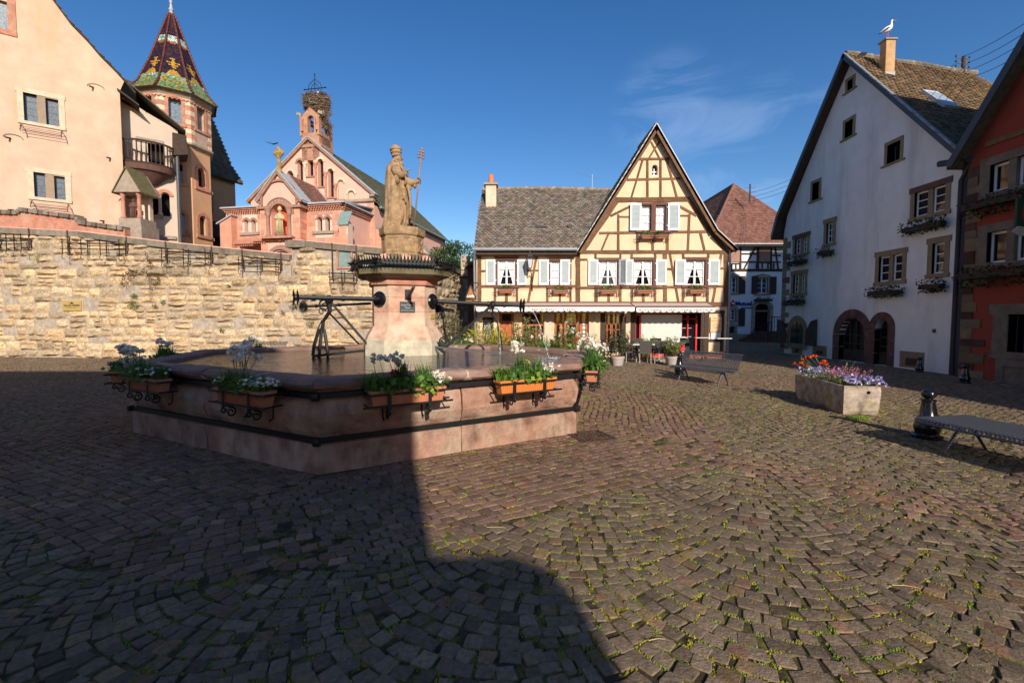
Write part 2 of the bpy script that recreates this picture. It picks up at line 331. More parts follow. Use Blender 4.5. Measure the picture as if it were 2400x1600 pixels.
class Fac:
    """a vertical plane: s runs along d, off is towards the viewer side n"""
    def __init__(s,O,d,n=None):
        s.O=Vector((O[0],O[1]));s.d=Vector((d[0],d[1])).normalized()
        nn=Vector((s.d.y,-s.d.x))
        if n is None:
            if nn.dot(s.O)>0:nn=-nn
        else:
            if nn.dot(Vector((n[0],n[1])))<0:nn=-nn
        s.n=nn
        s.d3=Vector((s.d.x,s.d.y,0));s.n3=Vector((nn.x,nn.y,0));s.z3=Vector((0,0,1))
    def hit(s,px,py,off=0.0):
        r=ray(px,py);r2=Vector((r.x,r.y));t=(s.O.dot(s.n)+off)/r2.dot(s.n)
        p=r2*t
        return(p-s.O).dot(s.d),EYE+r.z*t
    def P(s,a,z,off=0.0):
        q=s.O+s.d*a+s.n*off
        return Vector((q.x,q.y,z))
    def box(s,mb,s0,s1,z0,z1,o0,o1,col=(1,1,1)):
        s0,s1=min(s0,s1),max(s0,s1);z0,z1=min(z0,z1),max(z0,z1)
        mb.obox(s.P(s0,z0,o0),s.d3*(s1-s0),s.n3*(o1-o0),s.z3*(z1-z0),col)
    def beam(s,mb,a,b,w,o0,o1,col=(1,1,1)):
        d=Vector((b[0]-a[0],b[1]-a[1])).normalized();p=Vector((-d.y,d.x))*w/2
        q=[(a[0]+p.x,a[1]+p.y),(a[0]-p.x,a[1]-p.y),(b[0]-p.x,b[1]-p.y),(b[0]+p.x,b[1]+p.y)]
        mb.extrude([s.P(u,z,o0)for u,z in q],s.n3*(o1-o0),col)
    def poly(s,mb,pts,o0,o1,col=(1,1,1)):
        mb.extrude([s.P(u,z,o0)for u,z in pts],s.n3*(o1-o0),col)
    def wall(s,outline,holes,depth=.22,col=(1,1,1),mb=None,edge=0.0):
        mb=mb or MB()
        vs=[];es=[]
        def loop(p):
            b=len(vs);vs.extend([Vector(q)for q in p]);es.extend([(b+i,b+(i+1)%len(p))for i in range(len(p))])
        loop(outline)
        for h in holes:loop(h)
        r=geometry.delaunay_2d_cdt(vs,es,[],0,1e-5)
        V,F=r[0],r[2]
        def inside(p,poly):
            c=False;j=len(poly)-1
            for i in range(len(poly)):
                a,b=poly[i],poly[j]
                if(a[1]>p[1])!=(b[1]>p[1])and p[0]<(b[0]-a[0])*(p[1]-a[1])/(b[1]-a[1])+a[0]:c=not c
                j=i
            return c
        fs=[]
        flip=s.d3.cross(s.z3).dot(s.n3)<0
        for f in F:
            c=sum((V[i]for i in f),Vector((0,0)))/len(f)
            if inside(c,outline)and not any(inside(c,h)for h in holes):
                a=V[f[1]]-V[f[0]];b=V[f[2]]-V[f[0]];ccw=a.x*b.y-a.y*b.x>0
                fs.append(tuple(f)if ccw!=flip else tuple(reversed(f)))
        mb.add([s.P(v.x,v.y)for v in V],fs,col)
        for h in holes:
            n=len(h)
            mb.add([s.P(p[0],p[1])for p in h]+[s.P(p[0],p[1],-depth)for p in h],[(i,(i+1)%n,(i+1)%n+n,i+n)for i in range(n)],col)
        if edge:
            n=len(outline)
            mb.add([s.P(p[0],p[1])for p in outline]+[s.P(p[0],p[1],-edge)for p in outline],[(i,(i+1)%n,(i+1)%n+n,i+n)for i in range(n)],col)
        return mb
def rect(s0,s1,z0,z1):return[(s0,z0),(s1,z0),(s1,z1),(s0,z1)]
def arch(s0,s1,z0,z1,rise=None,n=10):
    s0,s1=min(s0,s1),max(s0,s1);r=(s1-s0)/2;c=(s0+s1)/2;rise=r if rise is None else rise
    return[(s0,z0),(s1,z0)]+[(c+r*math.cos(math.pi*i/n),z1-rise+rise*math.sin(math.pi*i/n))for i in range(n+1)]
def archring(fac,mb,s0,s1,zs,w,o0,o1,n=12,rise=None,col=(1,1,1)):
    """half ring of stone above spring line zs, inner span s0..s1, thickness w"""
    c=(s0+s1)/2;r=abs(s1-s0)/2;ri=r if rise is None else rise
    for i in range(n):
        a0,a1=math.pi*i/n,math.pi*(i+1)/n
        fac.poly(mb,[(c+r*math.cos(a0),zs+ri*math.sin(a0)),(c+(r+w)*math.cos(a0),zs+(ri+w)*math.sin(a0)),
                      (c+(r+w)*math.cos(a1),zs+(ri+w)*math.sin(a1)),(c+r*math.cos(a1),zs+ri*math.sin(a1))],o0,o1,col)
def window(fac,parent,s0,s1,z0,z1,off,nx=2,nz=3,fw=.07,mw=.035,frame='white_paint',pane='dark_glass',panes=True,name='window',curtain=None,leaves=2,backing=None):
    """casement window: frame bars as one mesh, each pane a sub-part"""
    s0,s1=min(s0,s1),max(s0,s1);z0,z1=min(z0,z1),max(z0,z1)
    f=MB();B=lambda a,b,c,d,e,g:fac.box(f,a,b,c,d,off+e,off+g)
    B(s0,s0+fw,z0,z1,-.05,.0);B(s1-fw,s1,z0,z1,-.05,.0);B(s0+fw,s1-fw,z0,z0+fw,-.05,-.001);B(s0+fw,s1-fw,z1-fw,z1,-.05,-.001)
    ins0,ins1,inz0,inz1=s0+fw,s1-fw,z0+fw,z1-fw
    if leaves==2:
        c=(s0+s1)/2;B(c-.045,c+.045,inz0,inz1,-.045,.006);cols=[(ins0,c-.045),(c+.045,ins1)]
    else:cols=[(ins0,ins1)]
    cells=[]
    for a,b in cols:
        k=max(1,nx//len(cols))
        for j in range(1,k):
            x=a+(b-a)*j/k;B(x-mw/2,x+mw/2,inz0,inz1,-.04,-.006)
        xs=[a+(b-a)*j/k for j in range(k+1)]
        zs=[inz0+(inz1-inz0)*j/nz for j in range(nz+1)]
        for j in range(1,nz):B(a,b,zs[j]-mw/2,zs[j]+mw/2,-.038,-.008)
        for i in range(k):
            for j in range(nz):cells.append((xs[i],xs[i+1],zs[j],zs[j+1]))
    w=f.build(name,M[frame],parent)
    if panes:
        for a,b,c,d in cells:
            p=MB();fac.box(p,a,b,c,d,off-.030,off-.024);p.build('pane',M[pane],w)
    if curtain:
        curtain_mesh(fac,w,ins0,ins1,inz0,inz1,off-.07,curtain)
    if backing:
        b=MB();fac.box(b,s0,s1,z0,z1,off-.2,off-.19)
        b.build('interior_shade',M[backing],w)  # black plate paints the darkness of the unlit room
    return w
def curtain_mesh(fac,parent,s0,s1,z0,z1,off,style):
    c=(s0+s1)/2
    for side in(0,1):
        mb=MB();vs=[];fs=[];nu,nv=14,8
        for j in range(nv+1):
            v=j/nv;z=z1+(z0-z1)*v
            if style=='tied':wdt=(c-s0)*(1-.78*min(1,v*1.05)**1.1)
            elif style=='straight':wdt=(c-s0)*.97
            else:wdt=(c-s0)*(.55-.1*v)
            for i in range(nu+1):
                u=i/nu;x=u*wdt
                ss=s0+x if side==0 else s1-x
                vs.append(fac.P(ss,z,off+.018*math.sin(u*22+side)))
        for j in range(nv):
            for i in range(nu):
                a=j*(nu+1)+i;fs.append((a,a+1,a+nu+2,a+nu+1))
        mb.add(vs,fs);mb.build('curtain',M['white_cloth'],parent,smooth=True)
def tiles(O,U,Vd,region,tw,th,parent,matname,tint=lambda u,v:tone(.75,1.2,.06),name='roof_tiles',lift=.03,jitter=.006,holes=()):
    U=Vector(U).normalized();Vd=Vector(Vd).normalized();N=U.cross(Vd).normalized()
    if N.z<0:N=-N
    us=[p[0]for p in region];vs_=[p[1]for p in region]
    V=[];F=[];C=[]
    def inside(x,y,poly):
        c=False;j=len(poly)-1
        for i in range(len(poly)):
            a,b=poly[i],poly[j]
            if(a[1]>y)!=(b[1]>y)and x<(b[0]-a[0])*(y-a[1])/(b[1]-a[1])+a[0]:c=not c
            j=i
        return c
    nv=int((max(vs_)-min(vs_))/th)+1
    flip=U.cross(Vd).dot(N)<0
    for j in range(nv):
        v=min(vs_)+j*th;off=tw/2 if j%2 else 0
        for i in range(int((max(us)-min(us))/tw)+2):
            u=min(us)+i*tw-off
            if not inside(u+tw/2,v+th*.5,region):continue
            if any(inside(u+tw/2,v+th*.5,h)for h in holes):continue
            j1=random.uniform(-jitter,jitter);l=lift+random.uniform(-.3,.3)*lift*.6
            g=tw*.04;vv=v+j1*1.5
            P=lambda a,b,h:O+U*a+Vd*b+N*h
            b=len(V)
            V+=[P(u+g,vv+th*.16,l),P(u+tw*.5,vv-th*.12,l),P(u+tw-g,vv+th*.16,l),P(u+tw-g,vv+th*1.35,.004),P(u+g,vv+th*1.35,.004),
                  P(u+g,vv+th*.16,l-.018),P(u+tw*.5,vv-th*.12,l-.018),P(u+tw-g,vv+th*.16,l-.018)]
            fl=[(b,b+1,b+2,b+3,b+4),(b+5,b+6,b+1,b),(b+6,b+7,b+2,b+1),(b+7,b+3,b+2),(b+4,b+5,b)]
            F+=[tuple(reversed(f))for f in fl]if flip else fl
            t=tint(u+tw/2,v+th/2);C+=[t]*8
    mb=MB();mb.v=[tuple(p)for p in V];mb.f=F;mb.c=C;mb.m=[0]*len(F)
    return mb.build(name,M[matname],parent,kind='stuff')
def slab(pts,nrm,t,col=(1,1,1),mb=None):
    mb=mb or MB();mb.extrude([Vector(p)for p in pts],-Vector(nrm).normalized()*t,col);return mb
class Leaves:
    def __init__(s):s.V=[];s.F=[];s.C=[];s.n=0
    def blades(s,c,n,h,spread,w=.012,col=(1,1,1),lean=.35,top=None):
        """grass-like blades rooted round c"""
        for _ in range(n):
            a=random.uniform(0,6.283);r=spread*math.sqrt(random.random());x,y=c[0]+r*math.cos(a),c[1]+r*math.sin(a)*.6
            hh=h*random.uniform(.55,1.05);la=random.uniform(0,6.283);lr=hh*lean*random.uniform(.2,1.1)
            dx,dy=math.cos(la)*lr,math.sin(la)*lr;px,py=-math.sin(la)*w,math.cos(la)*w
            k=random.uniform(.7,1.25);cc=(col[0]*k,col[1]*k,col[2]*k)
            b=s.n;z=c[2]
            s.V+=[(x-px,y-py,z),(x+px,y+py,z),(x+dx*.3-px*.9,y+dy*.3-py*.9,z+hh*.55),(x+dx*.3+px*.9,y+dy*.3+py*.9,z+hh*.55),(x+dx,y+dy,z+hh*(1-.25*lr/hh))]
            s.F+=[(b,b+1,b+3,b+2),(b+2,b+3,b+4)];s.C+=[cc]*5;s.n+=5
    def cloud(s,c,r,n,size,col=(1,1,1),lo=.55,hi=1.35,narrow=.5,flat=0.0,shell=.35):
        """leaf-sized faces spread through an ellipsoid"""
        for _ in range(n):
            while True:
                q=Vector((random.uniform(-1,1),random.uniform(-1,1),random.uniform(-1,1)))
                if shell**2<q.length_squared<1:break
            p=(c[0]+q.x*r[0],c[1]+q.y*r[1],c[2]+q.z*r[2]);s.leaf(p,size*random.uniform(.6,1.3),col,lo,hi,narrow,flat)
    def leaf(s,p,size,col=(1,1,1),lo=.55,hi=1.35,narrow=.5,flat=0.0,d=None):
        if d is None:d=Vector((random.gauss(0,1),random.gauss(0,1),random.gauss(0,1)*(1-flat))).normalized()
        e=d.cross(Vector((random.gauss(0,1),random.gauss(0,1),random.gauss(0,1))));e.normalize()
        p=Vector(p);a=d*size*.5;w=e*size*.5*narrow;k=random.uniform(lo,hi);b=s.n
        s.V+=[tuple(p-a),tuple(p+w),tuple(p+a),tuple(p-w)];s.F.append((b,b+1,b+2,b+3));s.C+=[(col[0]*k,col[1]*k,col[2]*k)]*4;s.n+=4
    def stem(s,p,q,w=.004,col=(1,1,1)):
        p=Vector(p);q=Vector(q);e=(q-p).cross(Vector((random.gauss(0,1),random.gauss(0,1),.1))).normalized()*w;f=(q-p).cross(e).normalized()*w;b=s.n
        s.V+=[tuple(p+e),tuple(p-e),tuple(p+f),tuple(q+e),tuple(q-e),tuple(q+f)];s.F+=[(b,b+1,b+4,b+3),(b+1,b+2,b+5,b+4),(b+2,b,b+3,b+5)];s.C+=[col]*6;s.n+=6
    def build(s,name,mat_,parent=None,**k):
        mb=MB();mb.v=s.V;mb.f=s.F;mb.c=s.C;mb.m=[0]*len(s.F)
        return mb.build(name,M[mat_]if isinstance(mat_,str)else mat_,parent,**k)
M['milk_glass']=mat('milk_glass',(.55,.55,.58),.25,.05,3,0,spec=.5);M['leaf_mid']=leafmat('leaf_mid',(.12,.22,.045))
M['sky_glass']=mat('sky_glass',(.35,.42,.5),.1,.1,3,0,spec=.6);M['chimney_render']=mat('chimney_render',(.50,.30,.15),.93,.2,3,.4,40,stain=(.2,.13,.08),stain_amt=.5,stain_scale=2)
M['mossy_stone']=mat('mossy_stone',(.15,.13,.06),.95,.3,6,.5,40);M['tower_stone']=mat('tower_stone',(.47,.36,.27),.92,.15,3,.3,40,stain=(.42,.22,.16),stain_amt=.6,stain_scale=1.5)
M['hip_tile']=mat('hip_tile',(.115,.035,.026),.5,.25,8,.3,40);M['brown_pink_stone']=mat('brown_pink_stone',(.33,.19,.14),.92,.2,4,.4,50);M['niche_red']=mat('niche_red',(.62,.12,.05),.9,.1,4,.2,40)
M['gold_lichen']=mat('gold_lichen',(.33,.22,.08),.93,.3,7,.5,50,stain=(.12,.10,.06),stain_amt=.6,stain_scale=5);M['turret_stone']=mat('turret_stone',(.42,.22,.145),.92,.25,3,.4,40,stain=(.40,.30,.19),stain_amt=.7,stain_scale=2.5)
M['roof_tile_church']=mat('roof_tile_church',(.13,.13,.085),.92,.3,6,.4,50,stain=(.2,.2,.14),stain_amt=.5,stain_scale=2);M['sign_orange']=mat('sign_orange',(.40,.16,.05),.75,.2,8,.2,50)
M['cream_print']=mat('cream_print',(.55,.45,.35),.9,0,4,0,tint=False);M['print_blue_dark']=mat('print_blue_dark',(.02,.03,.15),.6,0,4,0,tint=False);M['leaf_dark2']=leafmat('leaf_dark2',(.05,.10,.025),trans=.15);M['zinc_dark']=mat('zinc_dark',(.03,.03,.032),.5,.15,6,.1,40)
M['joint_pale']=mat('joint_pale',(.50,.42,.32),.95,.2,5,.5,50);M['staff']=mat('staff',(.34,.21,.13),.6,.15,5,.1,40,metal=.2);M['stem2']=mat('stem2',(.13,.17,.07),.7,.25,8,0)
M['leaf_oleander']=leafmat('leaf_oleander',(.085,.105,.05));M['leaf_climb']=leafmat('leaf_climb',(.13,.14,.06));M['leaf_yellowgreen']=leafmat('leaf_yellowgreen',(.22,.28,.05),trans=.3)
m_=mat('jet',(.75,.8,.85),.1,0,3,0,spec=.6,tint=False);m_.node_tree.nodes['Principled BSDF'].inputs['Alpha'].default_value=.55;M['jet']=m_
M['brown_grey_stone']=mat('brown_grey_stone',(.17,.135,.105),.92,.25,4,.4,50,stain=(.10,.08,.06),stain_amt=.5,stain_scale=2)
# ================================================================ GROUND
BASIN=[(-2.28,5.30),(1.00,7.25),(1.52,9.90),(-0.40,11.90),(-4.20,12.30),(-6.83,10.00),(-6.10,7.30)]
def ground():
    g=MB();g.add([(-160,-80,-.009),(160,-80,-.009),(160,220,-.009),(-160,220,-.009)],[(0,1,2,3)])
    return g.build('ground',M['joint'],None,kind='structure',label='square paved with small red and grey cobblestones, moss in the joints')
M['joint']=mat('joint',(.055,.042,.022),.97,.5,16,.8,70,stain=(.22,.21,.035),stain_amt=.85,stain_scale=7,stain_th=.47)
M['cobble']=mat('cobble',(.180,.134,.096),.84,.32,30,.7,55,spec=.22,stain=(.15,.125,.06),stain_amt=.4,stain_scale=3.2)
GROUND=ground()
NE=len(BASIN)
Bp=np.array(BASIN);Bq=np.roll(Bp,-1,axis=0)
def basin_dist(x,y):
    """distance outside the polygon to each edge (nearest), plus edge index and along coordinate"""
    best=np.full(x.shape,1e9);idx=np.zeros(x.shape,int);sg=np.full(x.shape,-1e9)
    for i in range(NE):
        a,b=Bp[i],Bq[i];d=b-a;Ln=np.hypot(*d);d=d/Ln
        t=np.clip((x-a[0])*d[0]+(y-a[1])*d[1],0,Ln)
        dd=np.hypot(x-a[0]-d[0]*t,y-a[1]-d[1]*t)
        out=(x-a[0])*d[1]-(y-a[1])*d[0]
        sg=np.maximum(sg,out)
        m=dd<best;best=np.where(m,dd,best);idx=np.where(m,i,idx)
    return np.where(sg>0,best,-best),idx
RED_W=2.15
def visible(x,y,m=3.2):
    return(y>.3)&(np.abs(x)<1.16*y+m)&(np.hypot(x,y)<46)
cx=[];cy=[];ca=[];cw=[];cl=[];cz=[]
for i in range(NE):
    a,b=Bp[i],Bq[i];d=(b-a);Ln=np.hypot(*d);d=d/Ln;nrm=np.array([d[1],-d[0]])
    k=0;off=.07
    while off<RED_W:
        t=-3.0+RNG.random()*.1
        while t<Ln+3.0:
            l_=RNG.uniform(.11,.148)
            p=a+d*(t+l_/2)+nrm*off
            cx.append(p[0]);cy.append(p[1]);ca.append(math.atan2(d[1],d[0]));cw.append(l_-.009);cl.append(.105);cz.append(i)
            t+=l_
        off+=.115;k+=1
cx=np.array(cx);cy=np.array(cy);dist,idx=basin_dist(cx,cy)
ok=(idx==np.array(cz))&(dist>.04)&(dist<RED_W)&visible(cx,cy)
A=[np.array(q)[ok]for q in(cx,cy,ca,cw,cl)];zoneA=np.ones(A[0].shape)
rot=math.radians(-28);W=1.55;R=1.02;pitch=.118
nx_=int(110/W);ny_=int(110/pitch)
th=np.arange(-49,50,6.7)*math.pi/180
I,J,T=np.meshgrid(np.arange(-nx_//2,nx_//2),np.arange(-ny_//2,ny_//2),th,indexing='ij')
I=I.ravel();J=J.ravel();T=T.ravel()+((J%2)*3.65*math.pi/180 if False else 0)
T=T+np.where(J%2==0,0,3.35*math.pi/180)+RNG.normal(0,.014,T.shape)
X=I*W+R*np.sin(T)+(J%2)*0.0;Y=J*pitch-R*np.cos(T)
xx=X*math.cos(rot)-Y*math.sin(rot)+.4;yy=X*math.sin(rot)+Y*math.cos(rot)+14
v=visible(xx,yy);dist,idx=basin_dist(xx,yy);v&=dist>RED_W+.05
v&=(xx<14.25)|(yy>24.6)
v&=yy<21.3+(xx>10.2)*25
v&=(yy<21.5-.1*(xx+24))|(xx>-2)
xx,yy,T=xx[v],yy[v],T[v]
Bz=[xx,yy,T+rot,RNG.normal(.106,.009,xx.shape).clip(.08,.122),pitch*np.clip(np.cos(T),.6,1)-.010+RNG.normal(0,.004,xx.shape)]
GX=np.concatenate([A[0],Bz[0]]);GY=np.concatenate([A[1],Bz[1]]);GA=np.concatenate([A[2],Bz[2]]);GW=np.concatenate([A[3],Bz[3]]);GL=np.concatenate([A[4],Bz[4]])
isA=np.concatenate([zoneA,np.zeros(xx.shape)])
n=len(GX);GX=GX+RNG.normal(0,.007,n)+.03*np.sin(GY*1.9+GX);GY=GY+RNG.normal(0,.007,n)+.035*np.sin(GX*1.6+2);GA=GA+RNG.normal(0,.08,n)
p0=np.array([1.5,7.3]);p1=np.array([5.6,2.9]);dd=(p1-p0)/np.hypot(*(p1-p0))
bandd=np.abs((GX-p0[0])*dd[1]-(GY-p0[1])*dd[0]);along=(GX-p0[0])*dd[0]+(GY-p0[1])*dd[1]
red=np.maximum(isA,((bandd<.42)&(along>0)).astype(float))
red=np.maximum(red,((np.abs(GY-14.6+.25*GX)<.5)&(GX>1.5)).astype(float)*.6)
base=np.where(red[:,None]>.5,np.array([[1.20,.98,.95]]),np.array([[1.05,1.02,.94]]))
k=RNG.normal(1,.17,(n,1)).clip(.5,1.6)
tints=base*k
odd=RNG.random(n);tints[odd<.05]*=np.array([1.1,.88,.83]);tints[(odd>.05)&(odd<.10)]*=np.array([.82,.87,.92]);tints[(odd>.10)&(odd<.15)]*=np.array([1.2,1.08,.85]);tints[(odd>.15)&(odd<.165)]*=np.array([1.5,1.4,1.35])
tints*=(1+.10*np.sin(GX*.9+1.3)*np.sin(GY*.7+.4))[:,None]
def cobble_arrays(sel,K=8,dome=True):
    """vertices and faces for the chosen cobbles; K points round the outline"""
    m=len(sel);x,y,a,w,l_=GX[sel],GY[sel],GA[sel],GW[sel]/2,GL[sel]/2
    if K==8:ux=np.array([-1,-.86,.86,1,1,.86,-.86,-1]);uy=np.array([-.82,-1,-1,-.82,.82,1,1,.82])
    else:ux=np.array([-.93,.93,.93,-.93]);uy=np.array([-.93,-.93,.93,.93])
    jx=RNG.normal(0,.095,(m,K));jy=RNG.normal(0,.095,(m,K))
    ox=(ux+jx)*w[:,None];oy=(uy+jy)*l_[:,None]
    hz=RNG.normal(0,.0018,m);tx=RNG.normal(0,.02,m);ty=RNG.normal(0,.02,m)
    def ring(sc_,z):
        lx,ly=ox*sc_,oy*sc_
        X_=x[:,None]+lx*np.cos(a)[:,None]-ly*np.sin(a)[:,None];Y_=y[:,None]+lx*np.sin(a)[:,None]+ly*np.cos(a)[:,None]
        Z_=z+hz[:,None]+lx*tx[:,None]+ly*ty[:,None]
        return np.stack([X_,Y_,Z_],-1)
    rings=[ring(1.0,-.032),ring(.99,-.006),ring(.93,-.0005)]if K==8 else[ring(1.0,-.032),ring(.88,-.002)]
    c=np.stack([x,y,.003+hz],-1)[:,None,:]
    Vt=np.concatenate(rings+[c],1)
    r=len(rings);per=K*r+1;F=[]
    for q in range(r-1):
        for i in range(K):
            j=(i+1)%K;F.append((q*K+i,q*K+j,(q+1)*K+j,(q+1)*K+i))
    quads=np.array(F);tris=np.array([((r-1)*K+i,(r-1)*K+(i+1)%K,K*r)for i in range(K)])
    return Vt,per,quads,tris
def np_mesh(name,verts,quads,tris,tint,matl,parent=None,smooth=True):
    me=bpy.data.meshes.new(name);nv=len(verts);nq,ntr=len(quads),len(tris)
    me.vertices.add(nv);me.vertices.foreach_set('co',verts.astype(np.float32).ravel())
    li=np.concatenate([quads.ravel(),tris.ravel()]).astype(np.int32);me.loops.add(len(li));me.loops.foreach_set('vertex_index',li)
    st=np.concatenate([np.arange(nq)*4,nq*4+np.arange(ntr)*3]).astype(np.int32);me.polygons.add(nq+ntr);me.polygons.foreach_set('loop_start',st)
    me.polygons.foreach_set('use_smooth',np.full(nq+ntr,smooth))
    at_=me.color_attributes.new('tint','FLOAT_COLOR','POINT');cc=np.ones((nv,4),np.float32);cc[:,:3]=tint;at_.data.foreach_set('color',cc.ravel())
    me.materials.append(matl);me.update(calc_edges=True);me.validate()
    o=bpy.data.objects.new(name,me);COL.objects.link(o);o.parent=parent
    return o
dcam=np.hypot(GX,GY);infr=(np.abs(GX)<1.1*GY)&(GY>2.0)
order=np.argsort(np.where(infr,dcam,1e9));near300=order[:300];rest=order[300:]
Vt,per,quads,tris=cobble_arrays(near300)
for q in range(300):
    i=near300[q];c=np.array([GX[i],GY[i],0.0])
    o=np_mesh('cobblestone',Vt[q]-c,quads,tris,tints[i],M['cobble'],GROUND,smooth=False);o.location=(c[0],c[1],.03)
ORG_G=Vector((0,0,0))
def bulk(sel,K,name):
    Vt,per,quads,tris=cobble_arrays(sel,K);m=len(sel);o_=(np.arange(m)*per)[:,None,None]
    o=np_mesh(name,Vt.reshape(-1,3),(quads[None]+o_).reshape(-1,4),(tris[None]+o_).reshape(-1,3),np.repeat(tints[sel],per,axis=0),M['cobble'],GROUND,smooth=False)
    o['kind']='stuff';return o
nr=rest[dcam[rest]<8.5];fr=rest[dcam[rest]>=8.5]
bulk(nr,8,'cobblestones');bulk(fr,4,'cobblestones')
for o in GROUND.children:
    if o.name.startswith('cobblestone')and 'kind' not in o:o.location.z=0.0
GROUND.location.z=0.0
def moss():
    sel=np.where((dcam<13)&infr)[0];RNG.shuffle(sel);V=[];F=[];C=[]
    dens=.96
    for i in sel:
        far=dcam[i]
        if random.random()>(dens if far<8 else .6):continue
        if math.sin(GX[i]*2.1+math.sin(GY[i]*3))*math.sin(GY[i]*1.7+1+math.sin(GX[i]*2.7))<-.5:continue
        if isA[i]and random.random()<.35:continue
        a=GA[i]+random.choice([0,0,math.pi/2]);side=random.choice([-1,1])
        half=(GL[i]if a==GA[i]else GW[i])/2+.009
        bx=GX[i]-math.sin(a)*half*side;by=GY[i]+math.cos(a)*half*side
        m=random.randint(10,22)if far<5 else random.randint(4,9)
        run=random.uniform(.025,.075)
        tn=random.choice([(1,1,1),(1.25,1.1,.8),(.7,1.0,.9),(.9,.75,.5)])
        for _ in range(m):
            t=random.uniform(-run,run);x=bx+math.cos(a)*t+random.gauss(0,.005);y=by+math.sin(a)*t+random.gauss(0,.005)
            r=random.uniform(.006,.015)*(1 if far<5 else 1.5);ang=random.uniform(0,6.28);k=random.uniform(.5,1.3);b=len(V)
            z0=-.012;z1=random.uniform(-.001,.008)
            V+=[(x+r*math.cos(ang),y+r*math.sin(ang),z0),(x+r*math.cos(ang+2.1),y+r*math.sin(ang+2.1),z0),(x+r*math.cos(ang+4.2),y+r*math.sin(ang+4.2),z0),(x+random.gauss(0,.004),y+random.gauss(0,.004),z1)]
            F+=[(b,b+1,b+3),(b+1,b+2,b+3),(b+2,b,b+3)];C+=[(tn[0]*k,tn[1]*k,tn[2]*k)]*4
    mb=MB();mb.v=V;mb.f=F;mb.c=C;mb.m=[0]*len(F)
    mb.build('moss',M['moss'],None,kind='stuff',label='yellow green moss growing in the joints between the cobblestones',cat='moss')
moss()
def straws():
    STW=['longest one, near the shadow edge in the foreground','lying in the middle right of the square','right of centre below the backless bench','lying left of the right-hand red band','short piece near the basin foot','short piece at the bottom centre right','short piece left of the red band','tiny piece in the reddish paving','slanting piece at the lower right','nearest to the right picture edge']
    for ix,(px,py,ln,an)in enumerate([(1140,1235,.17,-.1),(1700,1195,.12,.4),(2150,1285,.14,-.3),(2090,1370,.16,-.25),(1290,1100,.08,.7),(1520,1500,.1,.1),(1545,1180,.07,0),(1480,1210,.05,.5),(1850,1420,.06,.9),(2380,1340,.09,-.2)]):
        p=atz(px,py,.012);mb=MB();q=p+Vector((math.cos(an),math.sin(an),.02))*ln
        mb.tube([p,(p+q)/2+Vector((.005,.004,.004)),q],[.003,.0025,.0015],4)
        tag(mb.build('straw',M['straw'],None),f'dry yellow straw on the cobbles, {STW[ix]}','straw','straws scattered on the cobbles')
straws()
def drain():
    p=atz(1385,1022,0);t=thing('drain_grate','rusty cast iron drain grate set in the cobbles by the fountain corner','drain grate',(p.x,p.y,0))
    a=math.radians(20);u=Vector((math.cos(a),math.sin(a),0));v_=Vector((-u.y,u.x,0));f=MB();s=.28
    for sg in(-1,1):
        f.obox(p+u*sg*s-u*.02-v_*s+Vector((0,0,-.02)),u*.04,v_*2*s,(0,0,.032));f.obox(p+v_*sg*s-v_*.02-u*s+Vector((0,0,-.02)),v_*.04,u*2*s,(0,0,.031))
    f.build('frame',M['rust'],t)
    b=MB()
    for i in range(1,9):b.obox(p-u*s+u*(2*s*i/9-.012)-v_*s+Vector((0,0,-.018)),u*.026,v_*2*s,(0,0,.026))
    for i in range(1,6):b.obox(p-v_*s+v_*(2*s*i/6-.01)-u*s+Vector((0,0,-.020)),v_*.018,u*2*s,(0,0,.024))
    b.build('grating',M['rust'],t)
    h=MB();h.obox(p-u*s-v_*s+Vector((0,0,-.0255)),u*2*s,v_*2*s,(0,0,.003));h.build('pit',M['black'],t)
M['rust']=mat('rust',(.075,.045,.034),.85,.3,12,.4,60)
drain()
# ================================================================ HALF-TIMBERED HOUSE (restaurant)
HY=21.4
HF=Fac((0,HY),(1,0))
def HA(x,y):return HF.hit(1100+x*.38257,280+y*.38257)
def HB(x,y):return HF.hit(1080+x*.27211,680+y*.27211)
sA=.38257/FPX*HY
house=thing('timber_house','yellow half-timbered house with steep gable and grey shuttered windows above white awnings','house',(3.6,HY,0))
XL=HF.hit(1117,700)[0];XR=HF.hit(1705,700)[0];XJ=HA(662,800)[0]
apex=HA(1148,42);zE=HA(0,800)[1];zSoff=HA(0,835)[1]
gl=HA(668,800);gr=HA(1595,812)
wins=[(1166.3,1208.2,609.7,668.2),(1290,1333,612,669),(1403.4,1447,611.3,668.4),(1485.3,1529.4,610.5,668.4),(1606.7,1651.5,610,668)]
def NR(x0,x1,y0,y1):
    a=HF.hit(x0,y0);b=HF.hit(x1,y1);return a[0],b[0],b[1],a[1]
holes=[]
for w in wins:holes.append(rect(*NR(*w)))
leafA=NR(1503,1525,481,541);leafB=NR(1536.7,1558.5,481,541);holes+=[rect(*leafA),rect(*leafB)]
atticw=NR(1528.6,1541.4,386,412.7);holes.append(arch(*atticw[:2],atticw[2],atticw[3],n=6))
zG1=HB(0,195)[1]
def shop(x0,x1,ytop=200,zb=0.0):a=HB(x0,ytop);b=HB(x1,ytop);return rect(a[0],b[0],zb,a[1])
shops=dict(door1=shop(330,458),win2=shop(527,716,200,.45),door3=shop(805,1102),win4=shop(1212,1418,205,.55),butcher=shop(1468,2092,198,.0))
holes+=list(shops.values())
outline=[(XL,-.02),(XR,-.02),(XR,gr[1]),(gr[0],gr[1]+.05),(apex[0],apex[1]-.15),(gl[0],zE),(XL,zSoff+.25)]
HF.wall(outline,holes,.24).build('facade',M['ochre_plaster'],house)
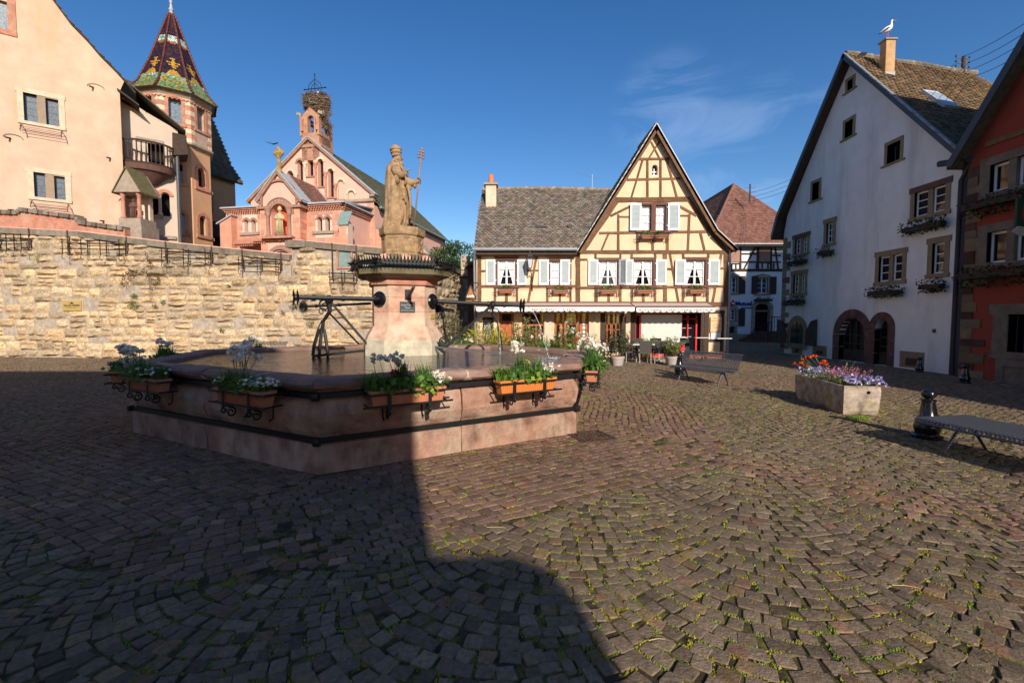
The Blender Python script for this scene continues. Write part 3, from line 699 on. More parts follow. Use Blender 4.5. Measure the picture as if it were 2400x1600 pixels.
b=MB();b.box(XL+.01,XR-.01,HY+.3,HY+8,-.02,zSoff+.1);b.box(XL,XL+.25,HY+.005,HY+.3,-.02,zSoff+.2);b.box(XR-.25,XR,HY+.005,HY+.3,-.02,zSoff+.2)
b.add([(gl[0],HY+.26,zE),(gr[0],HY+.26,zE),(apex[0],HY+.26,apex[1]-.2)],[(0,1,2)])
b.build('side_wall',M['ochre_plaster'],house)
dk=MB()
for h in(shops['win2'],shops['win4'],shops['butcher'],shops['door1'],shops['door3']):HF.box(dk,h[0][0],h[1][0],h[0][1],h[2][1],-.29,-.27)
dk.build('interior_shade',M['black'],house)  # black plates stand in for the unlit shop rooms
BE=[]
def tb(x0,y0,x1,y1,w):BE.append((x0,y0,x1,y1,w))
for a in[(62,836,62,1120,24),(665,822,665,1118,28),(1572,822,1572,1118,26),(72,928,100,928,11),(350,925,392,925,10),(404,925,425,925,10),
          (75,1022,650,1020,14),(681,1030,1186,1030,13),(1211,1026,1558,1022,13),(412,840,360,1118,14),(157,1031,157,1118,16),(292,1031,292,1118,13),(228,1065,228,1118,18),
          (478,1031,478,1118,14),(555,1066,555,1118,12),(620,1031,620,1118,12),(681,858,724,858,11),(773,823,773,852,12),(776,1038,776,1118,20),(853,1072,853,1118,14),(925,1038,925,1118,14),
          (995,823,995,854,14),(995,1038,995,1118,15),(925,823,925,856,12),(1065,1068,1065,1118,16),(1137,1038,1137,1118,14),(1137,823,1140,846,12),(1198,823,1198,1118,23),
          (1228,824,1280,1118,13),(1310,823,1310,848,14),(1308,1034,1308,1118,14),(1380,1070,1380,1118,16),(1457,1034,1457,1118,16),(1462,823,1462,848,14),(1543,823,1490,1118,14),
          (1211,916,1240,916,12),(1532,912,1558,912,12),
          (676,812,1590,812,20),
          (905,495,695,802,30),(1340,486,1448,650,24),(1448,650,1570,802,24),(896,493,1352,490,27),(965,370,1290,362,12),(1040,244,1222,242,13),(1113,138,1162,236,10),(1165,135,1100,236,10),
          (1090,252,1090,478,14),(1170,252,1170,476,14),(1060,252,993,478,11),(1208,250,1270,476,12),(795,696,1480,687,14),(912,582,912,800,14),(1347,580,1338,800,14),
          (985,533,925,562,13),(925,562,865,592,13),(1283,530,1340,562,13),(1340,562,1392,590,13),(920,596,985,597,9),(1282,590,1342,590,9),(1030,700,1030,800,14),(1122,732,1122,800,15),(1214,697,1212,800,16),(850,704,810,800,11),(1414,694,1440,800,14)]:tb(*a)
def beamj(mb,a,c,w,o):
    d=Vector(c)-Vector(a);L_=d.length;d=d/L_;p=Vector((-d.y,d.x));n_=max(1,int(L_/.35));J=lambda:random.uniform(.43,.56)*w
    q_=[Vector(a)+d*L_*k/n_ for k in range(n_+1)];pts=[v+p*J()for v in q_]+[v-p*J()for v in reversed(q_)]
    HF.poly(mb,pts,-.06,o,tone(.75,1.2,.03))
for i,(x0,y0,x1,y1,w)in enumerate(BE):
    a=HA(x0,y0);c=HA(x1,y1);mb=MB();o1=.028 if abs(y0-y1)>abs(x0-x1)else .034
    beamj(mb,a,c,w*sA*1.06,o1+(i%7)*.0006);mb.build('beam',M['timber'],house)
mb=MB();a=HA(48,1118);c=HA(1583,1118);HF.box(mb,a[0],c[0],HA(0,1144)[1],a[1],-.05,.075);mb.build('sill_beam',M['timber'],house)
Yf=HY-.34
lA=HA(1148,28);lL=HA(664,806);r1=HA(1520,678);r2=HA(1650,792)
G=Fac((0,HY-.34),(1,0))
def GA_(x,y):return G.hit(1100+x*.38257,280+y*.38257)
lA=GA_(1148,26);lL=GA_(662,806);r1=GA_(1522,676);r2=GA_(1648,794)
def vergeboard(p,q,w,name='verge_board'):
    d=Vector((q[0]-p[0],q[1]-p[1])).normalized();nrm=Vector((-d.y,d.x))
    if nrm.y>0:nrm=-nrm
    mb=MB();G.poly(mb,[p,q,(q[0]+nrm.x*w,q[1]+nrm.y*w),(p[0]+nrm.x*w,p[1]+nrm.y*w)],-.05,.0);mb.build(name,M['timber'],house)
    mb=MB();G.poly(mb,[(p[0]-nrm.x*.035,p[1]-nrm.y*.035),(q[0]-nrm.x*.035,q[1]-nrm.y*.035),q,p],-.07,.02);mb.build('verge_flashing',M['zinc_light'],house)
vergeboard(lA,lL,.20);vergeboard(lA,r1,.20);vergeboard(r1,r2,.20)
yb=HY+2.6
def rf(p,y):return Vector((p[0],y,p[1]))
zo=Vector((0,0,-.02))
rl=MB();rl.extrude([rf(lA,Yf)+zo,rf(lL,Yf)+zo,rf(lL,yb+3)+zo,rf(lA,yb)+zo],Vector((.06,0,-.06)))
rl.build('roof',M['roof_base'],house)
rr=MB();rr.extrude([rf(lA,Yf)+zo,rf(r1,Yf)+zo,rf(r1,yb+5)+zo,rf(lA,yb)+zo],Vector((-.06,0,-.06)));rr.extrude([rf(r1,Yf)+zo,rf(r2,Yf)+zo,rf(r2,yb+5)+zo,rf(r1,yb+5)+zo],Vector((-.06,0,-.07)))
rr.build('roof',M['roof_base'],house)
dl=(Vector((lL[0]-lA[0],0,lL[1]-lA[1]))).length
tiles(rf(lL,Yf),(0,1,0),rf(lA,0)-rf(lL,0),[(0,0),(yb+2.4-Yf,0),(yb-Yf,dl),(0,dl)],.2,.17,house,'roof_tile')
e0=Vector((HF.hit(1113,588)[0]-.02,HY-.42,zE+.02));rdg=at(1134,445,25.4);rdg2=at(1430,443,25.4)
U=Vector((1,0,0));Vd=Vector((0,rdg.y-e0.y,rdg.z-e0.z));sl=Vd.length;Vn=Vd.normalized()
xr=lL[0];
def xgab(v):
    z=e0.z+Vn.z*v;return lL[0]+(z-lL[1])/(lA[1]-lL[1])*(lA[0]-lL[0])
reg=[(0,0),(xr-e0.x,0)]+[(min(xgab(sl*k/4),rdg2.x+2)-e0.x,sl*k/4)for k in range(1,5)]+[(.12,sl)]
skl=[(e0+U*(2.35)+Vn*(2.55)),.55]
tiles(e0,U,Vd,reg,.19,.155,house,'roof_tile',tint=lambda u,v:tuple(q*(1.25 if random.random()<.12 else 1)for q in tone(.62,1.3,.08)),lift=.04)
Nn=Vector((0,-Vn.z,Vn.y));mb=MB();mb.extrude([e0+U*u+Vn*v_ for u,v_ in reg],-Nn*.12);mb.build('roof',M['roof_base'],house)
mb=MB()
k=0;x=e0.x+.1
while x<rdg2.x:
    zz=rdg.z+.045*math.sin((x-e0.x)*.55);mb.tube([(x,rdg.y,zz+.02),(x+.34,rdg.y,zz+.03)],[.10,.12],8,tone(.8,1.6,.05));x+=.31
mb.build('ridge_tiles',M['roof_tile'],house,kind='stuff')
mb=MB();mb.tube([(lA[0],Yf,lA[1]+.02),(lA[0],yb,lA[1]+.02)],.07,8);mb.build('ridge_tiles',M['roof_tile'],house)
mb=MB();mb.tube([(e0.x-.05,e0.y-.05,e0.z-.05),(xr-.03,e0.y-.05,e0.z-.05)],.075,10);mb.build('gutter',M['zinc'],house)
mb=MB();mb.tube([(e0.x+.04,e0.y-.05,e0.z-.1),(e0.x+.0,HY-.12,e0.z-.5),(XL-.05,HY-.08,.3)],.05,8);mb.build('downpipe',M['zinc'],house)
mb=MB();mb.box(XL,xr-.02,HY-.36,HY-.02,zSoff-.0,zSoff+.16);mb.build('soffit',M['timber_dark'],house)
mb=MB();p=at(1712,705,HY-.08);mb.tube([(XR+.03,HY-.08,5.0),(XR+.05,HY-.08,2.6),(XR+.02,HY-.08,0)],.05,8);mb.build('downpipe',M['zinc'],house)
for(px,py)in[(1189,533),(1335,533)]:
    r=ray(px,py);t=(Nn.dot(e0)-Nn.z*0-Nn.dot(Vector((0,0,EYE))))/Nn.dot(r);p=Vector((0,0,EYE))+r*t
    mb=MB();mb.tube([p+Vector((0,.25,.02)),p+Vector((0,-.12,.06))],[.16,.11],10,squash=.7);mb.build('roof_vent',M['roof_tile_dark'],house)
r=ray(1269,534);t=(Nn.dot(e0)-Nn.dot(Vector((0,0,EYE))))/Nn.dot(r);p=Vector((0,0,EYE))+r*t
mb=MB();mb.obox(p-U*.28-Vn*.07+Nn*.02,U*.56,Vn*.14,Nn*.05);mb.build('skylight',M['dark_plate'],house)
c0=at(1151,510,24.0)
mb=MB();zt=at(1151,437,24.2).z;mb.box(c0.x-.27,c0.x+.27,23.9,24.5,c0.z-.5,zt);ch=mb.build('chimney',M['cream_stone'],house)
mb=MB();mb.box(c0.x-.36,c0.x+.36,23.8,24.6,zt,zt+.09);mb.build('chimney_cap',M['grey_stone'],ch)
mb=MB();mb.lathe([(.17,0),(.17,.05),(.15,.1),(.14,.5)],(c0.x,24.2,zt+.09),12);mb.build('chimney_pot',M['terracotta'],ch,smooth=True)
mb=MB();mb.box(c0.x-.33,c0.x+.33,23.78,24.55,c0.z-.55,c0.z-.2+.12);mb.build('chimney_flashing',M['lead'],ch)
def surround(w,parent,t=.12,sill=True,lint=.14,m='surround'):
    s0,s1,z0,z1=w;mb=MB()
    HF.box(mb,s0-t,s0,z0,z1,-.2,.045);HF.box(mb,s1,s1+t,z0,z1,-.2,.045);HF.box(mb,s0-t-.02,s1+t+.02,z1,z1+lint,-.2,.055);HF.box(mb,s0-t-.05,s1+t+.05,z0-.13,z0,-.2,.085)
    return mb.build('window_surround',M[m],parent)
def shutter(s0,s1,z0,z1,parent,off=.07,ang=0.0,hinge='l'):
    """louvred shutter; hinge side stays put, ang swings it away from the wall"""
    w=s1-s0;R=Vector((1,0,0));
    if hinge=='l':o=Vector((s0,HY-off,0));d=Vector((math.cos(ang),-math.sin(ang),0))
    else:o=Vector((s1,HY-off,0));d=Vector((-math.cos(ang),-math.sin(ang),0))
    nn=Vector((-d.y,d.x,0));nn=-nn if nn.y>0 else nn
    mb=MB();fw=.075
    B=lambda a,b_,c,e,o0,o1:mb.obox(o+d*a+nn*o0+Vector((0,0,c)),d*(b_-a),nn*(o1-o0),Vector((0,0,e-c)))
    B(0,fw,z0,z1,0,.04);B(w-fw,w,z0,z1,0,.04);B(fw,w-fw,z0,z0+.09,.001,.039);B(fw,w-fw,z1-.09,z1,.001,.039)
    sh=mb.build('shutter',M['white_paint'],parent)
    lv=MB();n_=19;h=(z1-z0-.18)/n_
    for i in range(n_):
        zc=z0+.09+h*i;lv.add([o+d*fw+nn*.030+Vector((0,0,zc)),o+d*(w-fw)+nn*.030+Vector((0,0,zc)),o+d*(w-fw)+nn*.004+Vector((0,0,zc+h*1.12)),o+d*fw+nn*.004+Vector((0,0,zc+h*1.12))],[(0,1,2,3)])
    lv.build('louvres',M['shutter_paint'],sh)
    hg=MB()
    for zz in(z0+.2,z1-.2):hg.obox(o+d*(-.05)+nn*.015+Vector((0,0,zz)),d*.1,nn*.02,(0,0,.04))
    hg.build('hinge',M['white_paint'],sh)
cur=['tied','straight','tied','tied','tied']
for i,w in enumerate(wins):
    q=NR(*w);surround(q,house);window(HF,house,*q,-.06,nx=2,nz=3,fw=.06,pane='glass',curtain=cur[i],backing='black')
sh=[(1138.8,1161.2,0,'r',0),(1212.2,1234,0,'l',.10),(1262.6,1285.7,0,'r',0),(1312.9,1335.4,-.0,'r',.0),(1378.2,1400.7,0,'r',.06),(1451.5,1474,0,'l',1.0),(1460,1482.4,0,'r',.12),(1536.6,1560.8,0,'l',0),(1580.7,1604.6,0,'r',.08),(1659.5,1684,0,'l',.05)]
for i,(x0,x1,_,hg,an)in enumerate(sh):
    q=NR(x0,x1,608.5,668);shutter(q[0],q[1],q[2],q[3],house,.06 if i!=3 else .05,an,hg)
s0,s1,z0,z1=leafA[0],leafB[1],leafA[2],leafA[3]
mb=MB();HF.box(mb,s0-.2,s0,z0,z1,-.2,.06);HF.box(mb,s1,s1+.2,z0,z1,-.2,.06);HF.box(mb,leafA[1],leafB[0],z0,z1,-.2,.08);HF.box(mb,s0-.2,s1+.2,z1,z1+.1,-.2,.07);HF.box(mb,s0-.24,s1+.24,z0-.1,z0,-.2,.12)
mb.build('window_surround',M['surround'],house)
for q in(leafA,leafB):window(HF,house,*q,-.08,nx=1,nz=3,fw=.04,pane='glass',curtain='straight',leaves=1,backing='black')
for x0,x1,hg in((1475.5,1500.6,'r'),(1564.3,1589.8,'l')):
    q=NR(x0,x1,477.6,541.2);shutter(*q,house,.09,.05,hg)
aw=arch(*atticw[:2],atticw[2],atticw[3],n=6);mb=MB();HF.poly(mb,aw,-.2,-.18);mb.build('window',M['dark_glass'],house)
mb=MB();HF.box(mb,atticw[0],atticw[1],(atticw[2]*.62+atticw[3]*.38),(atticw[2]*.62+atticw[3]*.38)+.04,-.17,-.12);HF.box(mb,atticw[0],atticw[1],atticw[2],atticw[2]+.05,-.17,-.02);HF.box(mb,(atticw[0]+atticw[1])/2-.02,(atticw[0]+atticw[1])/2+.02,atticw[2],atticw[3]-.15,-.169,-.13);mb.build('window_bars',M['white_paint'],house)
def joinery(rc,x_posts,parent,m='orange_wood',zt=None,rails=(),off=-.2,w=.07,pane='glass'):
    s0,s1,z0,z1=rc[0][0],rc[1][0],rc[0][1],rc[2][1];zt=zt or z1
    mb=MB()
    for x in x_posts:HF.box(mb,x-w/2,x+w/2,z0,zt,off,off+.07)
    for z,h in rails:HF.box(mb,s0,s1,z-h/2,z+h/2,off+.004,off+.064)
    j=mb.build('shop_window' if m=='orange_wood' else 'shop_frame',M[m],parent)
    p=MB();HF.box(p,s0,s1,z0,zt,off+.02,off+.026);p.build('pane',M[pane],j);return j
h=shops['door1'];s0,s1=h[0][0],h[1][0];z1=h[2][1];zc=HB(0,285)[1]
mb=MB();HF.box(mb,s0,s0+.1,0,z1,-.22,-.12);HF.box(mb,s1-.1,s1,0,z1,-.22,-.12);HF.box(mb,s0,s1,zc,zc+.08,-.22,-.10);HF.box(mb,s0+.1,s1-.1,0,z1,-.21,-.18)
d=mb.build('door',M['orange_wood'],house)
mb=MB();w3=(s1-s0-.2)/3
for i in range(3):
    for j in range(3):HF.box(mb,s0+.1+w3*i+.03,s0+.1+w3*(i+1)-.03,.12+.5*j,.12+.5*j+.44,-.18,-.155)
mb.build('door_panel',M['orange_wood'],d)
mb=MB();HF.box(mb,s0+.14,s1-.14,zc+.12,z1-.04,-.17,-.16);mb.build('fanlight',M['dark_glass'],d)
h=shops['win2'];s0,s1=h[0][0],h[1][0]
joinery(h,[s0+.05,(s0*1.3+s1*.7)/2,(s0*.7+s1*1.3)/2,s1-.15],house,rails=[(h[0][1]+.05,.1),(HB(0,300)[1],.07),(HB(0,375)[1],.04)])
h=shops['door3'];s0,s1=h[0][0],h[1][0]
j=joinery(h,[s0+.06,HB(868,0)[0],HB(905,0)[0],HB(1010,0)[0],HB(1040,0)[0],s1-.05],house,rails=[(HB(0,290)[1],.08),(.2,.4)],w=.12)
mb=MB()
for yy in(272,308,345,382):a=HB(1052,yy);c=HB(1075,yy+28);HF.box(mb,a[0],c[0],c[1],a[1],-.12,-.11)
mb.build('menu_sheets',M['print_white'],j)
cm=MB()
for k in range(3):q=HB(915+k*34,240);c=HB(935+k*34,290);HF.box(cm,q[0],c[0],c[1],q[1],-.23,-.215)
cm.build('curtain',M['white_cloth'],j)
h=shops['win4'];s0,s1=h[0][0],h[1][0]
j=joinery(h,[HB(1238,0)[0],HB(1268,0)[0],HB(1300,0)[0],HB(1312,0)[0],HB(1345,0)[0],HB(1382,0)[0]],house,rails=[(HB(0,291)[1],.03),(HB(0,340)[1],.03),(h[0][1]+.05,.1)],w=.045)
mb=MB();
for x0,x1 in((1240,1262),(1272,1290),(1322,1342),(1352,1374)):a=HB(x0,225);c=HB(x1,292);HF.box(mb,a[0],c[0],c[1],a[1],-.25,-.24)
mb.build('curtain',M['white_cloth'],j)
for x,w_,y in((1205,.24,200),(1388,.2,200)):mb=MB();a=HB(x,0)[0];HF.box(mb,a,a+w_,.0,HB(0,y)[1],-.1,.03);mb.build('shop_post',M['brown_paint'],house)
for x0,x1 in((722,800),(1106,1160)):mb=MB();HF.box(mb,HB(x0,0)[0],HB(x1,0)[0],0,zG1,.0,.05);mb.build('pilaster',M['cream_stone'],house)
q=lambda x,y:HB(x,y)
for x0,x1 in((1467,1508),(2072,2094),(2100,2142),(2243,2272)):mb=MB();HF.box(mb,q(x0,0)[0],q(x1,0)[0],0,zG1+.02,-.1,.045);mb.build('shop_post',M['brown_paint'],house)
mb=MB()
HF.box(mb,q(2142,0)[0],q(2243,0)[0],q(0,444)[1],q(0,424)[1],-.02,.04);HF.box(mb,q(2095,0)[0],q(2275,0)[0],zG1-.02,zG1+.12,-.02,.05)
mb.build('shop_rail',M['brown_paint'],house)
mb=MB()
for x0,x1 in((1508,1517),(1546,1560),(1908,1916),(1960,1972),(2034,2048)):HF.box(mb,q(x0,0)[0],q(x1,0)[0],0,q(0,215)[1],-.2,-.06)
HF.box(mb,q(1508,0)[0],q(1916,0)[0],q(0,218)[1],q(0,204)[1],-.2,-.05);HF.box(mb,q(1912,0)[0],q(2048,0)[0],q(0,252)[1],q(0,242)[1],-.2,-.06);HF.box(mb,q(1560,0)[0],q(1908,0)[0],0,.45,-.2,-.07)
rd=mb.build('shop_door',M['red_paint'],house)
mb=MB();HF.box(mb,q(1972,0)[0],q(2034,0)[0],.1,q(0,255)[1],-.17,-.16);HF.box(mb,q(1916,0)[0],q(1960,0)[0],.1,q(0,255)[1],-.17,-.16);HF.box(mb,q(1517,0)[0],q(1546,0)[0],.1,q(0,220)[1],-.17,-.16);mb.build('pane',M['dark_glass'],rd)
mb=MB()
for yy in(325,400):
    HF.box(mb,q(1974,0)[0],q(2005,0)[0],q(0,yy+3)[1],q(0,yy)[1],-.158,-.155);HF.box(mb,q(1918,0)[0],q(1958,0)[0],q(0,yy+3)[1],q(0,yy)[1],-.158,-.155)
mb.build('door_stripe',M['print_white'],rd)
mb=MB();HF.box(mb,q(1560,0)[0],q(1910,0)[0],q(0,470)[1],q(0,212)[1],-.035,-.025);bl=mb.build('roller_blind',M['blind'],house)
mb=MB();a=q(1880,338);c=q(1900,370);HF.box(mb,a[0],c[0],c[1],a[1],-.024,-.02);mb.build('notice',M['print_white'],bl)
AY=HY-1.05
AF=Fac((0,AY),(1,0))
def awning(name,x0,x1,ytop,ybot,label,texts,left=True):
    a=AF.hit(x0,ytop);c=AF.hit(x1,ybot);s0,s1,z1,z0=a[0],c[0],a[1],c[1]
    o=thing(name,label,'awning',((s0+s1)/2,HY,z0),group=None)
    mb=MB();ztw=q(0,128)[1]
    mb.extrude([(s0,AY,z1),(s1,AY,z1),(s1,HY-.03,ztw+.12),(s0,HY-.03,ztw+.12)],(0,0,-.02));mb.build('canopy',M['awning_top'],o)
    v=MB();n_=int((s1-s0)/.26);st=(s1-s0)/n_
    for i in range(n_):
        u=s0+i*st;pts=[(u,z1)]+[(u+st*k/4,z0+.045*(1-math.sin(math.pi*k/4)))for k in range(5)]+[(u+st,z1)]
        AF.poly(v,pts,-.004,.004)
    v.build('valance',M['awning'],o)
    mb=MB();AF.box(mb,s0,s1,z1,z1+.07,-.05,.012);mb.build('front_bar',M['surround'],o)
    mb=MB();HF.box(mb,s0,s1,ztw,ztw+.16,.02,.14);mb.build('cassette',M['surround'],o)
    mb=MB()
    for u in(s0+.3,s1-.3):mb.bar((u,AY+.02,z1+.02),(u+.25,AY+.55,z1+.05),.03,.04);mb.bar((u+.25,AY+.55,z1+.05),(u,HY-.1,ztw+.02),.03,.04)
    mb.build('folding_arm',M['zinc'],o)
    for t,tx0,tx1,ty,sz in texts:
        p=AF.hit(tx0,ty);p1=AF.hit(tx1,ty)
        lt=lettering(t,sz,M['print_grey'],o,(p[0],AY-.008,p[1]),(1,0,0),(0,0,1),.002,font_bold=.004)
        wd=lt.data.vertices;xs=[v_.co.x for v_ in wd];k=(p1[0]-p[0])/(max(xs)-min(xs));x00=min(xs)
        for v_ in wd:v_.co.x=x00+(v_.co.x-x00)*k
    return o
M['awning_top']=mat('awning_top',(.50,.42,.38),.85,.05,4,.03,30)
awning('restaurant_awning',1116,1487.5,719,730.5,'long white restaurant awning with scalloped valance over the left shop fronts',[('RESTAURANT',1246.5,1303.5,728.2,.165),('A. EDEL',1317.5,1350,728.4,.165)])
awning('butcher_awning',1491.5,1676,720.5,732,"white awning lettered for a butcher's shop over the red door",[('BOUCHERIE CHARCUTERIE TRAITEUR',1497.5,1671,729.8,.165)])
def facething(name,label,cat,px,py,off=.05,group=None):
    s,z=HF.hit(px,py);return thing(name,label,cat,(s,HY-off,z),group=group)
o=facething('blackboard','black menu board with white chalk lines on the wall by the brown door','menu board',1144,765)
a=q(190,232);c=q(283,372);mb=MB();HF.box(mb,a[0],c[0],c[1],a[1],.005,.04);mb.build('board',M['board'],o)
mb=MB();random.seed(3)
for i in range(9):
    z=a[1]-.42-.09*i;u=a[0]+.06
    while u<c[0]-.15:w_=random.uniform(.04,.13);HF.box(mb,u,u+w_,z,z+.035,.041,.043);u+=w_+.03
mb.build('chalk_line',M['print_white'],o)
lettering('MENU',.13,M['print_pale'],o,((a[0]+c[0])/2,HY-.042,a[1]-.22),(1,0,0),(0,0,1),.001,'CENTER')
o=facething('menu_sign','tall cream and orange menu sign on the brown posts right of the red door','sign',1675,775)
a=q(2146,230);c=q(2236,362);mb=MB();HF.box(mb,a[0],c[0],c[1],a[1],.05,.09);mb.build('board',M['sign_cream'],o)
for t,yy,sz in(('MENU',250,.11),('BRASSERIE',270,.10),('CUISINE',292,.055),('TRADITIONNELLE',304,.05),('ALSACIENNE',316,.05),('TRAITEUR',328,.05),('RESTAURANT',360,.075)):
    lettering(t,sz,M['print_orange'],o,((a[0]+c[0])/2,HY-.092,q(0,yy)[1]),(1,0,0),(0,0,1),.001,'CENTER')
a=q(2150,366);c=q(2232,420);mb=MB();HF.box(mb,a[0],c[0],c[1],a[1],.05,.07);mb.build('sheet',M['print_white'],o)
o=facething('house_number','small pale house number plate right of the butcher awning','number plate',1686,727)
a=q(2205,158);c=q(2240,186);mb=MB();HF.box(mb,a[0],c[0],c[1],a[1],.0,.03);mb.build('plate',M['print_pale'],o);lettering('12',.13,M['print_blue'],o,((a[0]+c[0])/2,HY-.033,c[1]+.04),(1,0,0),(0,0,1),.001,'CENTER')
p=at(1240,640,HY);o=thing('wall_lamp','black wall lantern on a scrolled bracket between two first-floor windows','lantern',(p.x+.12,HY,p.z-.3))
lx,ly,lz=p.x+.02,HY-.62,at(1241,628,HY-.62).z
mb=MB();w=(lx+.12,HY-.03);mb.tube([(w[0],HY-.03,lz-.55),(lx+.08,HY-.2,lz-.2),(lx,ly,lz-.12),(lx,ly,lz)],.022,6)
mb.tube([(w[0],HY-.03,lz-.95),(w[0]-.02,HY-.15,lz-.7),(w[0],HY-.28,lz-.55),(w[0],HY-.3,lz-.4),(w[0],HY-.2,lz-.35)],.015,6);mb.box(w[0]-.03,w[0]+.03,HY-.04,HY-.001,lz-1.0,lz-.3)
mb.build('bracket',M['iron'],o)
mb=MB()
for k in range(4):
    a_=math.pi/4+k*math.pi/2;mb.bar((lx+.095*math.cos(a_),ly+.095*math.sin(a_),lz),(lx+.19*math.cos(a_),ly+.19*math.sin(a_),lz+.4),.02,.02)
mb.lathe([(.1,-.04),(.10,0)],(lx,ly,lz),4,phase=math.pi/4);mb.lathe([(.225,.0),(.225,.03),(.17,.10),(.10,.24),(.04,.27),(.03,.34),(.0,.36)],(lx,ly,lz+.4),4,phase=math.pi/4)
mb.build('lantern_frame',M['iron'],o)
mb=MB();mb.lathe([(.085,0.0),(.175,.39)],(lx,ly,lz+.005),4,phase=math.pi/4);mb.build('lantern_glass',M['milk_glass'],o)
def geranium_box(name,label,x0,x1,y0,y1,n_red=8,group='flower boxes on the half-timbered house',yy=0):
    F_=Fac((0,HY-.2),(1,0));a=F_.hit(x0,y0);c=F_.hit(x1,y1);o=thing(name,label,'flower box',((a[0]+c[0])/2,HY-.2,c[1]),group=group)
    s0,s1,z0,z1=a[0],c[0],c[1],a[1]
    mb=MB();t=.03;mb.hexa([(s0+t,HY-.30,z0),(s1-t,HY-.30,z0),(s1-t,HY-.14,z0),(s0+t,HY-.14,z0),(s0,HY-.33,z1),(s1,HY-.33,z1),(s1,HY-.11,z1),(s0,HY-.11,z1)]);mb.box(s0-.015,s1+.015,HY-.345,HY-.10,z1-.03,z1+.006)
    mb.build('box',M['terracotta'],o)
    mb=MB()
    for u in(s0-.14,s1+.14,s0-.04,s1+.04):
        sx=1 if u>(s0+s1)/2 else-1
        mb.tube([(u,HY-.05,z0-.06),(u,HY-.34,z0-.05),(u,HY-.37,z0+.02),(u,HY-.33,z0+.05)],.009,5);mb.tube([(u,HY-.05,z1+.02),(u,HY-.36,z1+.02)],.009,5);mb.tube([(u,HY-.04,z1+.04),(u,HY-.04,z0-.16)],.012,5)
    mb.box(s0-.24,s1+.24,HY-.375,HY-.362,z1-.0,z1+.02);mb.box(s0-.24,s1+.24,HY-.375,HY-.362,(z0+z1)/2-.01,(z0+z1)/2+.01);mb.build('bracket',M['iron_grey'],o)
    lf=Leaves();cx_=(s0+s1)/2
    lf.cloud((cx_,HY-.22,z1+.08),((s1-s0)/2*.95,.10,.13),190,.075,flat=.3,narrow=.8,shell=0);lf.build('leaves','leaf_mid',o)
    fl=Leaves()
    for _ in range(n_red):
        c_=(random.uniform(s0+.05,s1-.05),HY-.24+random.uniform(-.06,.06),z1+random.uniform(.13,.24));fl.cloud(c_,(.03,.03,.025),12,.035,narrow=.9,shell=0)
    fl.build('blossoms','petal_red',o);return o
for x0,x1,y0,y1,lb in((1169.4,1202.7,677.7,686.2,'terracotta geranium box below the leftmost first-floor window, beside the wall lantern'),(1296.6,1330.6,679.7,687.6,'terracotta geranium box below the half-shuttered second window'),
                           (1408,1445.5,679.3,687.6,'terracotta geranium box below the first window right of the corner post'),(1492.5,1528.7,679.3,687.6,'terracotta geranium box below the middle window of the gabled part'),
                           (1615.4,1651.5,678.8,687,'terracotta geranium box below the rightmost first-floor window'),(1503,1530.6,551.5,559.5,'left one of two terracotta boxes below the tall gable window'),(1534.3,1561.2,551.2,559,'right one of two terracotta boxes below the tall gable window')):
    geranium_box('flower_box',lb,x0,x1,y0,y1)
mb=MB();pts=[(XL+.1,5.35),(1.8,5.3),(xr,5.32)]
cz_=HA(0,1032)[1];pts=[]
for i in range(25):u=XL+1.6+(XR-XL-2.2)*i/24;pts.append((u,HY-.1,cz_-.03*abs(math.sin(i*.9))))
mb.tube(pts,.008,4);tag(mb.build('facade_cable',M['iron'],None),'thin dark cable strung along the half-timbered facade below the windows','cable')
def antenna(px,py,Y,label,s=1.0,zroof=None):
    p=at(px,py,Y);o=thing('tv_antenna',label,'antenna',(p.x,p.y,p.z));mb=MB();mb.tube([p,p+Vector((0,0,.9*s))],.012,5);mb.build('mast',M['zinc'],o)
    mb=MB();q_=p+Vector((-.9*s,0,1.0*s));r_=p+Vector((.3*s,0,.62*s));mb.tube([q_,r_],.01,4)
    for i in range(8):c_=q_+(r_-q_)*i/7;mb.tube([c_+Vector((-.02,-.14*s,-.06*s)),c_+Vector((.02,.14*s,.08*s))],.006,4)
    mb.build('boom',M['zinc'],o)
antenna(1388,444,25.5,'slanting television aerial on the left roof ridge',.9);antenna(1612,434,26.5,'small television aerial just right of the pointed gable',.45)
# ================================================================ FAR WHITE HOUSE
FY=36.0
FF=Fac((0,FY),(1,0))
far=thing('bank_house','white bank with red hip roof and timbered upper floor at the lane end','house',(19.5,FY,0))
def N2(f,x0,x1,y0,y1):a=f.hit(x0,y0);b_=f.hit(x1,y1);return min(a[0],b_[0]),max(a[0],b_[0]),b_[1],a[1]
fx0=FF.hit(1668,0)[0];fx1=FF.hit(1905,0)[0];fz=FF.hit(0,572)[1]
W=lambda x,y:(1600+x*.38257,350+y*.38257)
def FR(x0,x1,y0,y1):a=W(x0,y0);b_=W(x1,y1);return N2(FF,a[0],b_[0],a[1],b_[1])
fw_=[FR(280,330,782,878),FR(459,518,785,882),FR(278,322,978,1045)];fd=FR(444,527,945,1130);cell=FR(278,318,1085,1125)
FF.wall(rect(fx0,fx1,0,fz),[rect(*w)for w in fw_]+[rect(*cell),arch(*fd,rise=.35)],.25).build('facade',M['white_plaster'],far)
mb=MB();mb.box(fx0,fx1,FY+.3,FY+12,0,fz);mb.build('side_wall',M['white_plaster'],far)
for w in fw_:window(FF,far,*w,-.12,nx=2,nz=3,fw=.07)
mb=MB();FF.box(mb,*cell,-.2,-.18);mb.build('cellar_window',M['dark_glass'],far)
